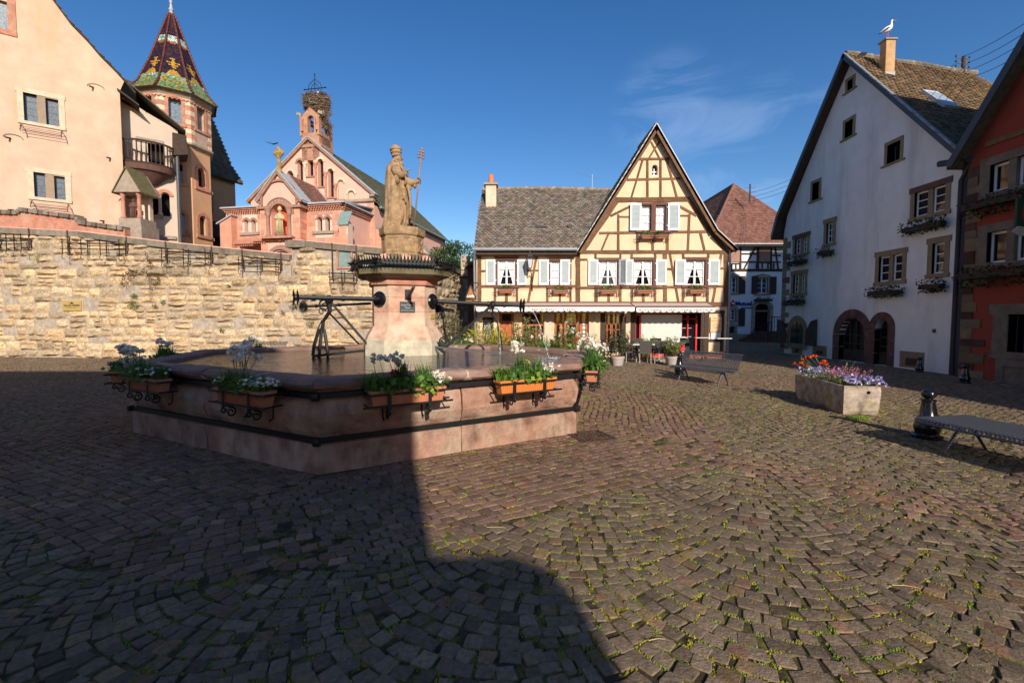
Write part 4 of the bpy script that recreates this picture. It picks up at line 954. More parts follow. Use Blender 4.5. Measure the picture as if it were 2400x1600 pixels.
mb=MB();FF.poly(mb,arch(*fd,rise=.35),-.25,-.2);dd_=mb.build('door',M['black'],far);mb=MB();FF.box(mb,fd[0],fd[1],fd[3]-.62,fd[3]-.52,-.2,-.1);mb.build('transom',M['grey_stone'],dd_)
mb=MB()
for w in fw_+[cell]:
    FF.box(mb,w[0]-.2,w[0],w[2],w[3],-.1,.03);FF.box(mb,w[1],w[1]+.2,w[2],w[3],-.1,.03);FF.box(mb,w[0]-.26,w[1]+.26,w[2]-.16,w[2],-.1,.06);FF.poly(mb,[(w[0]-.2,w[3]),(w[1]+.2,w[3]),(w[1]+.2,w[3]+.18),((w[0]+w[1])/2,w[3]+.3),(w[0]-.2,w[3]+.18)],-.1,.035)
FF.box(mb,fd[0]-.28,fd[0],0,fd[3]-.3,-.1,.05);FF.box(mb,fd[1],fd[1]+.28,0,fd[3]-.3,-.1,.05);archring(FF,mb,fd[0],fd[1],fd[3]-.35,.3,-.1,.05,rise=.35)
FF.box(mb,fx0,fx1,0,.55,.0,.05)
mb.build('stone_trim',M['grey_stone'],far)
for x0,x1,y0,y1 in((345,380,776,884),(423,457,776,884),(535,570,780,886),(342,378,976,1082)):
    w=FR(x0,x1,y0,y1);mb=MB();FF.box(mb,*w,.04,.08);s_=mb.build('shutter',M['timber_dark'],far)
    mb=MB()
    for k in range(1,4):FF.box(mb,w[0]+.04,w[1]-.04,w[2]+(w[3]-w[2])*k/4-.03,w[2]+(w[3]-w[2])*k/4+.03,.081,.095)
    mb.build('shutter_batten',M['timber_dark'],s_)
zt0=FF.hit(*W(0,735))[1]
for(x0,y0,x1,y1,w_)in[(283,740,640,740,16),(283,590,640,590,10),(352,595,352,735,14),(460,595,460,735,14),(540,595,540,735,12),(355,640,455,640,9),(355,690,455,690,9),(445,598,375,732,10),(540,650,600,650,9),(565,600,585,735,9),(283,700,352,700,8),(300,700,300,738,8),(325,700,325,738,8),(462,692,538,692,10),(540,690,600,690,8)]:
    a=FF.hit(*W(x0,y0));c=FF.hit(*W(x1,y1));mb=MB();FF.beam(mb,a,c,w_*.38257/FPX*FY,-.05,.04+random.random()*.01);mb.build('beam',M['timber_dark'],far)
for x0,x1,y0,y1 in((468,532,596,688),(283,345,600,690)):
    w=FR(x0,x1,y0,y1);mb=MB();FF.box(mb,*w,.045,.08);s_=mb.build('closed_shutter',M['shutter_brown'],far)
    mb=MB();n_=12
    for k in range(n_):zz=w[2]+.08+(w[3]-w[2]-.16)*k/n_;FF.box(mb,w[0]+.08,(w[0]+w[1])/2-.04,zz,zz+.07,.08,.095);FF.box(mb,(w[0]+w[1])/2+.04,w[1]-.08,zz,zz+.07,.08,.095)
    mb.build('louvres',M['shutter_brown'],s_)
mb=MB();a=FF.hit(*W(466,0))[0]
for k in range(4):FF.box(mb,a+.45*k,a+.45*k+.1,FF.hit(*W(0,730))[1],FF.hit(*W(0,697))[1],.05,.10)
mb.build('baluster',M['timber_dark'],far)
ez=fz-.05;ap=at(1720.5,433,41.2);rb=Vector((ap.x,54,ap.z));ex0=FF.hit(1676,0)[0]-.4;ex1=fx1+.3;ey=FY-.55
c0_,c1_,c2_,c3_=Vector((ex0,ey,ez)),Vector((ex1+.8,ey,ez)),Vector((ex1+.8,56,ez)),Vector((ex0,56,ez))
mb=MB();mb.add([c0_,c1_,ap,rb,c3_,c2_],[(0,1,2),(4,0,2,3),(1,5,3,2)]);mb.build('roof',M['roof_base'],far)
Uv=(c1_-c0_);Uu=Uv.normalized();foot=c0_+Uu*((ap-c0_).dot(Uu));Vv_=ap-foot
tiles(c0_,Uu,Vv_,[(0,0),(Uv.length,0),((ap-c0_).dot(Uu),Vv_.length)],.26,.24,far,'roof_tile_red',lift=.05)
Uu2=(c3_-c0_).normalized();ft2=c0_+Uu2*((ap-c0_).dot(Uu2));V2=ap-ft2
tiles(c0_,Uu2,V2,[(0,0),((c3_-c0_).length,0),((rb-c0_).dot(Uu2),V2.length),((ap-c0_).dot(Uu2),V2.length)],.26,.24,far,'roof_tile_red',lift=.05)
mb=MB();mb.tube([c0_,ap+Vector((0,0,.05))],.10,6);mb.tube([ap+Vector((0,0,.05)),rb],.10,6);mb.tube([c1_,ap],.1,6);mb.build('ridge_tiles',M['roof_tile_red'],far)
mb=MB();mb.box(ex0,ex1,ey-.02,ey+.1,ez-.22,ez+.0);mb.box(ex0,ex1,ey+.1,FY,ez-.2,ez-.1);mb.build('eaves_board',M['timber_dark'],far)
mb=MB();mb.box(ex0,ex1,ey-.16,ey-.02,ez-.08,ez+.02);mb.build('gutter',M['zinc'],far)
o=thing('bank_sign','blue lettering with a red emblem on the white bank wall','sign',(*FF.P(FF.hit(1730,0)[0],3.0,.0)[:2],FF.hit(0,712)[1]))
p=FF.hit(*W(222,956));lt=lettering('Crédit',.42,M['print_blue'],o,FF.P(p[0]-.1,p[1],.04),(1,0,0),(0,0,1),.02,font_bold=.012)
p=FF.hit(*W(322,956));lettering('Mutuel',.46,M['print_blue'],o,FF.P(p[0],p[1],.04),(1,0,0),(0,0,1),.02,font_bold=.012)
p=FF.hit(*W(306,946));mb=MB();mb.ball(FF.P(p[0],p[1]+.02,.06),(.2,.05,.17),10,6);mb.ball(FF.P(p[0],p[1]+.22,.06),(.09,.05,.09),8,5);mb.build('emblem',M['print_red'],o)
mb=MB();mb.ball(FF.P(p[0],p[1]+.02,.10),(.1,.03,.09),8,5);mb.build('emblem_centre',M['print_white'],o)
p0_=FF.hit(*W(355,970));p1_=FF.hit(*W(420,972));mb=MB();FF.box(mb,p0_[0],p1_[0],p1_[1]-.03,p0_[1]+.03,.01,.03);mb.build('underline',M['print_blue'],o)
o=thing('entrance_steps','dark stone steps with iron railings below the bank door','steps',(FF.hit(1790,0)[0],FY-1,0))
mb=MB();sx0,sx1=FF.hit(1752,0)[0],FF.hit(1830,0)[0]
for k in range(5):mb.box(sx0+.3*k,sx1,FY-2.0+.3*k,FY-.01,.16*k,.16*(k+1))
mb.build('step',M['brown_stone'],o)
mb=MB()
for xx_ in np.linspace(sx0+.1,sx0+1.4,6):mb.tube([(xx_,FY-2.0,.1),(xx_,FY-2.0,1.0+.4*(xx_-sx0))],.02,5)
mb.tube([(sx0+.1,FY-2,1.0),(sx0+1.4,FY-2,1.55)],.03,5)
for xx_ in np.linspace(sx1-1.3,sx1-.1,7):mb.tube([(xx_,FY-2.0,.1),(xx_,FY-2.0,1.9)],.02,5)
mb.tube([(sx1-1.3,FY-2,1.9),(sx1-.1,FY-2,1.9)],.03,5);mb.build('railing',M['iron'],o)
w=fw_[1];o=thing('window_planter','narrow dark planter under the bank window above the door','planter',((w[0]+w[1])/2,FY-.2,w[2]-.6));mb=MB();mb.box(w[0]-.25,w[1]+.25,FY-.35,FY-.06,w[2]-.62,w[2]-.45);mb.build('trough',M['iron'],o)
lf=Leaves();lf.cloud(((w[0]+w[1])/2,FY-.2,w[2]-.38),(.9,.12,.12),120,.1,flat=.3,shell=0);lf.build('leaves','leaf_dark',o)
# ================================================================ GREY HOUSE (gable in shade on the right)
GF=Fac((14.35,0),(0,1),n=(-1,0));Zz=Vector((0,0,1))
grey=thing('grey_house','tall pale grey rendered house with high gable and two round-arched doorways','house',(14.35,19.5,0))
g0=GF.hit(1829,825)[0];g1=GF.hit(2231,878)[0]
def C2(x,y):return(1600+x*.38257,350+y*.38257)
def C5(x,y):return(1850+x*.31884,y*.31884)
def GR(pts,f=C2,fac=None):
    fac=fac or GF;h=[fac.hit(*f(x,y))for x,y in pts];return h
def GRr(x0,x1,yl0,yl1,yr0,yr1,f=C2,fac=None):
    """pixel box with slanted top/bottom: left top, left bottom, right top, right bottom"""
    fac=fac or GF;a=fac.hit(*f(x0,yl0));b_=fac.hit(*f(x0,yl1));c=fac.hit(*f(x1,yr0));d=fac.hit(*f(x1,yr1))
    return min(a[0],c[0]),max(a[0],c[0]),(b_[1]+d[1])/2,(a[1]+c[1])/2
gap=GF.hit(1998,128);gle=(g0+.0,GF.hit(1824,552)[1]);gre=(g1-.05,GF.hit(2256,352)[1])
kz=GF.hit(1843,505)
gw=[GRr(424,477,575,690,553,668,C5),GRr(402,482,888,1050,838,998,C5),GRr(706,838,1060,1235,985,1185,C5),GRr(163,232,1330,1500,1310,1470,C5)]
attic=[(g[0]+.12*(g[1]-g[0]),g[0]+.86*(g[1]-g[0]),g[2]+.10,g[3]-.14)for g in gw]
dbl=[GRr(1424,1617,278,418,200,372),GRr(1205,1350,662,812,634,800),GRr(690,766,550,642,530,628),GRr(680,752,775,882,755,875)]
sgl=[GRr(1533,1610,585,765,560,755),GRr(883,925,458,578,440,568)]
ga1=GRr(962,1122,1080,1290,1040,1320);ga2=GRr(1180,1275,1080,1310,1060,1325)
gaw=GRr(665,740,1080,1185,1075,1190)
archz1=GF.hit(*C2(1040,1030))[1];archz2=GF.hit(*C2(1225,1038))[1];archz3=GF.hit(*C2(705,1052))[1]
d1=arch(ga1[0],ga1[1],0.0,archz1,rise=(ga1[1]-ga1[0])*.5,n=14);d2=arch(ga2[0],ga2[1],0.0,archz2,rise=(ga2[1]-ga2[0])*.5,n=12)
d3=arch(gaw[0],gaw[1],gaw[2],archz3,rise=(gaw[1]-gaw[0])*.5,n=10)
hol=[rect(*w)for w in attic]+[rect(*w)for w in dbl]+[rect(*w)for w in sgl]+[d1,d2,d3]
sL,sR=max(g0,g1),min(g0,g1)
outl=[(sR,-.02),(sL,-.02),(sL,gle[1]),(kz[0]-.1,kz[1]),(gap[0],gap[1]-.1),(sR,gre[1])]
GF.wall(outl,hol,.32).build('facade',M['grey_plaster'],grey)
mb=MB();mb.box(14.35+.02,29,sL-.3,sL,-.02,gle[1]+.2);mb.box(14.35+.02,29,sR,sR+.3,-.02,gre[1]);mb.box(14.7,15.2,sR+.3,sL-.3,0,6.2);mb.build('side_wall',M['grey_plaster'],grey)
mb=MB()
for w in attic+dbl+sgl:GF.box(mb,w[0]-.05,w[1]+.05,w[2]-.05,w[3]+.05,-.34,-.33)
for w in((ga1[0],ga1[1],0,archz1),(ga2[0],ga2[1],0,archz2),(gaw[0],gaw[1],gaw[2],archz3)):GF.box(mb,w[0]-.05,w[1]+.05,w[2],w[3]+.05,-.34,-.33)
mb.build('interior_shade',M['black'],grey)  # room darkness put in as black plates behind the openings
for w in attic:
    mb=MB();t=.13;a,b_,c,d=w
    GF.box(mb,a-t,a,c-.0,d,-.3,.02);GF.box(mb,b_,b_+t,c,d,-.3,.02);GF.box(mb,a-t,b_+t,d,d+.13,-.3,.025);GF.box(mb,a-t-.10,b_+t+.10,c-.07,c,-.3,.06)
    mb.build('window_frame',M['yellow_stone'],grey)
def stonewin(w,mull=True,m='yellow_stone',nz=3,lint='yellow_stone',fac=None,par=None,nx=1):
    fac=fac or GF;par=par or grey
    a,b_,c,d=w;mb=MB();t=.17
    fac.box(mb,a-t,a,c,d,-.3,.022);fac.box(mb,b_,b_+t,c,d,-.3,.022);fac.box(mb,a-t-.04,b_+t+.04,c-.14,c,-.3,.05)
    if mull:mm_=(a+b_)/2;fac.box(mb,mm_-.09,mm_+.09,c,d,-.28,-.02)
    fr=mb.build('window_frame',M[m],par);mb=MB();fac.box(mb,a-t-.05,b_+t+.05,d,d+.20,-.3,.03);mb.build('lintel',M[lint],fr)
    sp=[(a,(a+b_)/2-.09),((a+b_)/2+.09,b_)]if mull else[(a,b_)]
    for u,v in sp:window(fac,par,u,v,c,d,-.08,nx=nx,nz=nz,fw=.06,mw=.03,leaves=1)
stonewin(dbl[0],lint='brown_stone');stonewin(dbl[1]);stonewin(dbl[2],lint='brown_stone',nz=3);stonewin(dbl[3]);stonewin(sgl[0],False);stonewin(sgl[1],False,nx=2)
def doorway(a,b_,zt,wd,zb=0.0,name='arch_stone'):
    r=(b_-a)/2;zs=zt-r;n_=11
    for i in range(n_):
        mb=MB();c=(a+b_)/2;a0,a1=math.pi*i/n_+.008,math.pi*(i+1)/n_-.008
        GF.poly(mb,[(c+r*math.cos(a0),zs+r*math.sin(a0)),(c+(r+wd)*math.cos(a0),zs+(r+wd)*math.sin(a0)),(c+(r+wd)*math.cos(a1),zs+(r+wd)*math.sin(a1)),(c+r*math.cos(a1),zs+r*math.sin(a1))],-.25,.03+random.random()*.01,tone(.8,1.2,.05));mb.build(name,M['brown_stone'],grey)
    z=zb
    while z<zs-.05:
        h=min(random.uniform(.35,.6),zs-z)
        for u0,u1 in((a-wd,a),(b_,b_+wd)):mb=MB();GF.box(mb,u0,u1,z+.005,z+h-.005,-.25,.03+random.random()*.01,tone(.8,1.2,.05));mb.build(name,M['brown_stone'],grey)
        z+=h
doorway(ga1[0],ga1[1],archz1,.36);doorway(ga2[0]+.06,ga2[1],archz2,.27)
def glazed_door(a,b_,zt,nx,nz,nm='door'):
    r=(b_-a)/2;mb=MB();c=(a+b_)/2
    GF.poly(mb,arch(a+.02,b_-.02,.0,zt-.02,n=12),-.27,-.25);dd=mb.build(nm,M['dark_glass'],grey);mb=MB()
    for i in range(nx+1):u=a+(b_-a)*i/nx;hh=zt-r+math.sqrt(max(0,r*r-(u-c)**2));GF.box(mb,u-.035,u+.035,0,max(.5,hh-.03),-.25,-.2)
    for k in range(1,nz):GF.box(mb,a,b_,zt*.8*k/nz-.025,zt*.8*k/nz+.025,-.249,-.205)
    GF.box(mb,a,b_,0,.5,-.249,-.19);mb.build('door_frame',M['timber_dark'],dd)
glazed_door(ga1[0],ga1[1],archz1,4,4);glazed_door(ga2[0],ga2[1],archz2,2,4)
mb=MB();GF.poly(mb,arch(gaw[0]-.3,gaw[1]+.3,gaw[2]-.2,archz3+.28,n=12),-.02,.02);GF.box(mb,gaw[0]-.35,gaw[1]+.35,gaw[2]-.25,gaw[2]-.1,.0,.1);mb.build('window_frame',M['yellow_stone'],grey)
mb=MB();GF.poly(mb,d3,-.06,.024);gwin=mb.build('window',M['dark_glass'],grey);mb=MB();c=(gaw[0]+gaw[1])/2;GF.box(mb,c-.03,c+.03,gaw[2],archz3,.024,.05);GF.box(mb,gaw[0],gaw[1],gaw[2]+.7,gaw[2]+.75,.026,.045);mb.build('window_bars',M['timber_dark'],gwin)
for sd in(-1,1):
    w=(gaw[1]-gaw[0]);c=(gaw[0]+gaw[1])/2;e=c+sd*(w/2+.32);f_=e+sd*.75;mb=MB()
    GF.poly(mb,[(e,gaw[2]-.05),(f_,gaw[2]-.05),(f_,archz3+.1),(e+sd*.35,archz3+.0),(e,archz3-.5)][::sd],.05,.10);mb.build('shutter',M['timber_dark'],grey)
z=0.0;i=0
while z<gle[1]-.3:
    h=random.uniform(.22,.36);L_=.62 if i%2 else .32;mb=MB();GF.box(mb,sL-L_,sL+.02,z+.006,z+h-.006,-.1,.018,tone(.8,1.2,.05));mb.build('quoin',M['brown_stone' if i%4==1 else 'yellow_stone'],grey);z+=h;i+=1
for x0,x1,y0,y1 in((1352,1462,1260,1335),(680,722,1208,1250),(810,872,1218,1262)):
    w=GRr(x0,x1,y0,y1,y0+5,y1+8);mb=MB();t=.12;c,d=max(w[2],.02),w[3]
    GF.box(mb,w[0]-t,w[1]+t,d-.02,d+.14,-.05,.04);GF.box(mb,w[0]-t,w[0],c,d-.02,-.05,.03);GF.box(mb,w[1],w[1]+t,c,d-.02,-.05,.03);GF.box(mb,w[0],w[1],c,d-.02,-.02,.012);v_=mb.build('cellar_opening',M['yellow_stone'],grey)
    mb=MB();GF.box(mb,w[0]+.12,w[1]-.12,c+.08,d-.1,.012,.02);mb.build('hatch',M['timber_dark'],v_)
mb=MB();w=GRr(1537,1551,1100,1122,1100,1122);GF.box(mb,*w,.0,.05);mb.build('wall_box',M['iron_grey'],grey)
RO=.38
def GPt(s,z,x):return Vector((14.35+x,s,z))
apx=GPt(gap[0],gap[1]+.03,-RO);nre=GPt(sR-.35,gre[1]-.25,-RO);fkk=GPt(kz[0]+.25,kz[1],-RO);fre=GPt(sL+.55,gle[1]-.12,-RO)
ridge_end=Vector((0,0,0));rr_=ray(*C5(1345,608));t_=gap[0]/rr_.y;ridge_end=Vector((rr_.x*t_,gap[0],EYE+rr_.z*t_))
apx2=at(2279,194,21.4);apx2.z=apx.z-.05;Un=Vector((apx2.x-apx.x,apx2.y-apx.y,0)).normalized();hip_n=nre+Un*((apx2-nre).dot(Un)+2.6)
mb=MB();dn=Vector((0,0,-.12))
near=[nre,hip_n,apx2,apx];ridge_end=apx2
mb.extrude(near,dn);mb.extrude([fkk,apx,apx2,Vector((ridge_end.x+2,fkk.y,fkk.z))],dn);mb.extrude([fre,fkk,Vector((ridge_end.x+2,fkk.y,fkk.z)),Vector((ridge_end.x+2,fre.y,fre.z))],dn)
mb.extrude([hip_n,Vector((hip_n.x,fre.y,nre.z)),apx2],Vector((-.1,0,-.05)))
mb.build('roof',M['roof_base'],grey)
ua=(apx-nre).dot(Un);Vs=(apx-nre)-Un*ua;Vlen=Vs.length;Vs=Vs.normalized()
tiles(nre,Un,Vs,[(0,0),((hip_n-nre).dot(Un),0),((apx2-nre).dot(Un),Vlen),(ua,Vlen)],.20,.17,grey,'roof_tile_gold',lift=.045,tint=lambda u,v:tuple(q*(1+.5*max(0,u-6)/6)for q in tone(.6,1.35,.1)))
mb=MB();x=.1
while x<(apx2-apx).length:P=apx+Un*x+Zz*(.03+.02*math.sin(x*2));mb.tube([P,P+Un*.36],[.10,.13],7,tone(.7,1.3,.05));x+=.33
mb.build('ridge_tiles',M['roof_tile'],grey,kind='stuff')
def verge(a,b_,w=.15):
    d=(b_-a).normalized();pr=Vector((0,-d.z,d.y));pr=-pr if pr.z>0 else pr
    mb=MB();mb.extrude([a,b_,b_+pr*w,a+pr*w],(.05,0,0));v_=mb.build('verge_board',M['slate_paint'],grey)
    mb=MB();mb.extrude([a-pr*.04,b_-pr*.04,b_+pr*.01,a+pr*.01],(.1,0,0));mb.build('verge_flashing',M['zinc'],v_)
o_=Vector((-.03,0,0));verge(apx+o_,nre+o_);verge(fkk+o_,apx+o_);verge(fre+o_,fkk+o_)
mb=MB();mb.extrude([apx+Vector((.02,.05,-.15)),nre+Vector((.02,.05,-.15)),nre+Vector((RO,.05,-.15)),apx+Vector((RO,.05,-.15))],(0,0,-.03));mb.extrude([fkk+Vector((.02,-.05,-.15)),apx+Vector((.02,-.05,-.15)),apx+Vector((RO,-.05,-.15)),fkk+Vector((RO,-.05,-.15))],(0,0,-.03));mb.build('verge_soffit',M['timber_dark'],grey)
NS=Un.cross(Vs).normalized()
def onroof(px,py):r=ray(px,py);t=NS.dot(nre-Vector((0,0,EYE)))/NS.dot(r);return Vector((0,0,EYE))+r*t
p=onroof(*C5(1095,748));mb=MB();mb.obox(p-Un*.36-Vs*.62+NS*.02,Un*.72,Vs*1.24,NS*.12);sk=mb.build('roof_window',M['zinc_light'],grey)
mb=MB();mb.obox(p-Un*.28-Vs*.54+NS*.14,Un*.56,Vs*1.0,NS*.01);mb.build('pane',M['sky_glass'],sk)
p=onroof(*C5(728,545));bx=p.x
ztop=EYE+ray(*C5(745,297)).z*(p.y/ray(*C5(745,297)).y);mb=MB();mb.box(p.x-.17,p.x+.20,p.y-.05,p.y+.27,p.z-.6,ztop);ch=mb.build('chimney',M['chimney_render'],grey)
mb=MB();mb.box(p.x-.23,p.x+.25,p.y-.10,p.y+.33,ztop,ztop+.05);mb.build('chimney_cap',M['grey_stone'],ch)
mb=MB();mb.box(p.x-.19,p.x+.22,p.y-.07,p.y+.15,p.z-.55,p.z+.06);mb.build('chimney_flashing',M['lead'],ch)
CHP=Vector((p.x-.02,p.y+.1,ztop+.05))
def stork(base,s=1.0):
    o=thing('stork','white stork with black wing tips standing on the chimney of the grey house','stork',base)
    X=Vector((1,0,0));
    def pt(x,z,y=0):return base+Vector((x*s,y*s,z*s))
    mb=MB();path=[(-.42,.42),(-.30,.47),(-.15,.54),(.0,.62),(.12,.70),(.19,.80),(.20,.90),(.19,.98),(.20,1.05),(.235,1.09),(.27,1.09)]
    rad=[.015,.06,.125,.15,.125,.08,.052,.042,.042,.05,.03]
    mb.tube([pt(*q)for q in path],[r*s for r in rad],12);mb.build('body',M['feather_white'],o,smooth=True)
    for sd in(-1,1):
        mb=MB();mb.tube([pt(.04,.66,sd*.115),pt(-.12,.58,sd*.145),pt(-.30,.47,sd*.10),pt(-.52,.33,sd*.04)],[.03*s,.105*s,.08*s,.012*s],8,squash=.35);mb.build('wing',M['feather_black'],o,smooth=True)
        mb=MB();mb.tube([pt(-.02,.50,sd*.05),pt(.0,.28,sd*.05),pt(-.01,.26,sd*.05),pt(.02,.015,sd*.05)],[.018*s,.012*s,.015*s,.010*s],6)
        for a_ in(-.5,0,.5):mb.tube([pt(.02,.012,sd*.05),pt(.02+.09*math.cos(a_),.008,sd*.05+.09*math.sin(a_))],[.009*s,.005*s],4)
        mb.build('leg',M['beak'],o)
        mb=MB();mb.ball(pt(.265,1.10,sd*.03),.009*s,6,4);mb.build('eye',M['black'],o)
    mb=MB();mb.tube([pt(.28,1.09),pt(.36,1.085),pt(.50,1.075)],[.024*s,.016*s,.003*s],6);mb.build('beak',M['beak'],o)
stork(CHP,.72)
def pole():
    b_=Vector((ridge_end.x-.95,apx2.y-.2,apx2.z-.2));r=ray(*C5(1282,415));tp=EYE+r.z*(b_.y/r.y);b_.x=r.x*(b_.y/r.y)
    o=thing('utility_pole','rooftop wooden electricity pole with insulators on the grey house ridge','utility pole',b_)
    mb=MB();mb.tube([b_,(b_.x,b_.y,tp)],.075,8);mb.build('pole',M['rust'],o);hh=tp-b_.z
    mb=MB();ins=MB();ends=[]
    for k in(.12,.42,.70):
        z=tp-hh*k*.8;mb.bar((b_.x-.34,b_.y,z+.03),(b_.x+.26,b_.y,z-.03),.03,.03)
        for dx in(-.34,.26):ins.ball((b_.x+dx,b_.y,z+.07-dx*.1),(.035,.035,.055),8,5);ends.append(Vector((b_.x+dx,b_.y,z+.1)))
    mb.build('crossarm',M['iron_grey'],o);ins.build('insulator',M['iron'],o);return b_,tp
PB,PT=pole()
def wire(a,b_,label,sag=.6,r=.012):
    pts=[a+(b_-a)*k/16-Vector((0,0,sag*4*(k/16)*(1-k/16)))for k in range(17)];mb=MB();mb.tube(pts,r,4);tag(mb.build('overhead_wire',M['iron'],None),label,'wire','overhead wires from the rooftop pole')
for i,(x,y,xe,ye)in enumerate([(1300,412,1725,165),(1335,458,1725,235),(1335,515,1725,303),(1335,572,1725,385)]):
    a=at(*C5(x-15,y+2),PB.y-.0);b_=at(*C5(xe+120,ye-68),PB.y-8.5);wire(a,b_,('topmost','second','third','lowest')[i]+' of the thin wires running right from the rooftop pole',.1)
far_p=at(1758,452,38);
for i,(x,y)in enumerate([(1215,470),(1215,520),(1240,560)]):
    a=at(*C5(x,y),PB.y);wire(a,far_p+Vector((0,0,-.35*i)),('upper','middle','lower')[i]+' wire running from the rooftop pole to the far mast',1.0)
o=thing('roof_mast','steel mast with insulators beside the red roof of the bank','mast',at(1757,468,38));mb=MB();p=at(1757,475,38);mb.tube([p,p+Vector((0,0,1.5))],.06,6);mb.build('pole',M['iron_grey'],o);mb=MB()
for k in range(3):mb.bar(p+Vector((-.45,0,.5+.35*k)),p+Vector((.45,0,.5+.35*k)),.04,.04)
mb.build('crossarm',M['iron_grey'],o)
def dark_box(fac,label,s0,s1,z,name='flower_box',group='dark flower boxes on the grey house',h=.25,trail=.2,dep=.32):
    o=thing(name,label,'flower box',fac.P((s0+s1)/2,z,.05),group=group)
    mb=MB();fac.box(mb,s0,s1,z,z+.16,.08,.08+dep*.7);mb.build('box',M['timber_dark'],o)
    mb=MB();n_=max(2,int((s1-s0)/.7))
    for k in range(n_):
        u=s0+(s1-s0)*(k+.2)/(n_-.6+.0001)if n_>1 else(s0+s1)/2
        mb.tube([fac.P(u,z+.1,.01),fac.P(u,z-.03,.05),fac.P(u,z-.05,dep),fac.P(u+.03,z-.12,dep+.08),fac.P(u,z-.16,dep+.04)],.010,5)
    mb.build('bracket',M['iron'],o)
    lf=Leaves();c=fac.P((s0+s1)/2,z+.20,.22);ex=abs(s1-s0)/2
    n_=int(520*ex)
    for _ in range(n_):
        u=random.uniform(s0-.08,s1+.08);p_=fac.P(u,z+random.uniform(-trail*.6,h+.1),random.uniform(.04,dep+.08));lf.leaf(p_,random.uniform(.05,.11),narrow=.7)
    lf.build('leaves','leaf_dark',o);return o
for w,lb in((dbl[0],'dark planted box under the double window with red lintel, upper right of the grey house'),(dbl[1],'dark planted box under the double window above the small arched doorway'),(dbl[2],'dark planted box under the upper double window at the far left corner'),(dbl[3],'dark planted box under the lower double window at the far left corner'),(sgl[0],'dark planted box under the single window nearest the drainpipe'),(sgl[1],'dark planted box under the narrow single window at mid height')):
    dark_box(GF,lb,w[0]-.15,w[1]+.15,w[2]-.52)
mb=MB();a=GF.hit(2262,395);sx=sR-.12;mb.tube([GF.P(sR-.4,gre[1]-.5,.12),GF.P(sx,gre[1]-1.0,.14),GF.P(sx,.0,.14)],.065,10);tag(mb.build('drainpipe',M['zinc_dark'],None)if 'zinc_dark' in M else mb.build('drainpipe',M['iron_grey'],None),'dark drainpipe running down between the grey and the red house','drainpipe')
mb=MB();mb.tube([GF.P(sR-.55,gre[1]-.45,.05),GF.P(sR+.5,gre[1]-.28,.3)],.1,8);tag(mb.build('roof_gutter',M['slate_paint'],None),'short dark gutter box where the grey and red roofs meet','gutter')
# ================================================================ RED HOUSE
OF=Fac((14.2,0),(0,1),n=(-1,0))
red=thing('red_house','dark red rendered house with stone quoins and grey stone windows at the right edge','house',(14.2,9.5,0))
o1=OF.hit(2247,880)[0];o1=min(o1,sR-.25);oN=4.6;zEa=7.0;pk=((o1+oN)/2,13.6)
ow=[GRr(1885,2110,100,268,0,225,fac=OF),GRr(1865,2110,510,700,440,670,fac=OF),]
ow=[(OF.hit(2400,400)[0]-.9,OF.hit(*C2(1885,150))[0],OF.hit(*C2(1885,268))[1],OF.hit(*C2(1885,100))[1]),(OF.hit(2400,400)[0]-1.0,OF.hit(*C2(1865,600))[0],OF.hit(*C2(1865,702))[1],OF.hit(*C2(1865,512))[1])]
gwn=(OF.hit(2400,700)[0]-1.2,OF.hit(*C2(1995,1100))[0],OF.hit(*C2(1995,1240))[1],OF.hit(*C2(1995,1010))[1])
OF.wall([(oN,-.02),(o1,-.02),(o1,zEa),pk,(oN,zEa)],[rect(*w)for w in ow]+[rect(*gwn)],.35).build('facade',M['red_plaster'],red)
mb=MB();mb.box(14.22,27,oN,oN+.3,0,zEa);mb.box(14.22,27,o1-.3,o1-.02,0,zEa);mb.build('side_wall',M['red_plaster'],red)
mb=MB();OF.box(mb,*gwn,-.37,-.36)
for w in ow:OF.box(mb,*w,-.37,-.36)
mb.build('interior_shade',M['black'],red)  # black plates in place of dark rooms
for w in ow:
    k=3;wd=(w[1]-w[0])/k
    mb=MB();t=.28;a,b_,c,d=w
    OF.box(mb,a-t,a,c,d,-.3,.03);OF.box(mb,b_,b_+t,c,d,-.3,.03);OF.box(mb,a-t,b_+t,d,d+.24,-.3,.035);OF.box(mb,a-t,b_+t,c-.16,c,-.3,.05)
    for i in range(1,k):OF.box(mb,a+wd*i-.10,a+wd*i+.10,c,d,-.28,.0)
    mb.build('window_frame',M['brown_grey_stone'],red)
    for i in range(k):window(OF,red,a+wd*i+(.10 if i else 0),a+wd*(i+1)-(.10 if i<k-1 else 0),c,d,-.12,nx=1,nz=1,fw=.07,leaves=1)
a,b_,c,d=gwn;mb=MB();OF.box(mb,b_,b_+.4,c,d,-.3,.04);OF.box(mb,a,b_+.5,d,d+.3,-.3,.05);OF.box(mb,a,b_+.45,c-.2,c,-.3,.06);mb.build('window_frame',M['brown_grey_stone'],red)
mb=MB();OF.box(mb,a,b_,c,d,-.3,-.28);gw_=mb.build('window',M['dark_glass'],red);mb=MB()
for i in range(8):u=a+(b_-a)*(i+.5)/8;mb.tube([OF.P(u,c,-.15),OF.P(u,d,-.15)],.015,5)
mb.build('window_grille',M['iron'],gw_)
w=(OF.hit(2400,860)[0]-.8,OF.hit(*C2(1970,1350))[0],.05,OF.hit(*C2(1970,1325))[1]);mb=MB();OF.box(mb,w[0],w[1]+.2,w[3],w[3]+.2,-.05,.06);OF.box(mb,w[1],w[1]+.2,.0,w[3],-.05,.05);OF.box(mb,w[0],w[1],0,w[3],-.02,.02);v_=mb.build('cellar_opening',M['brown_grey_stone'],red)
z=0;i=0
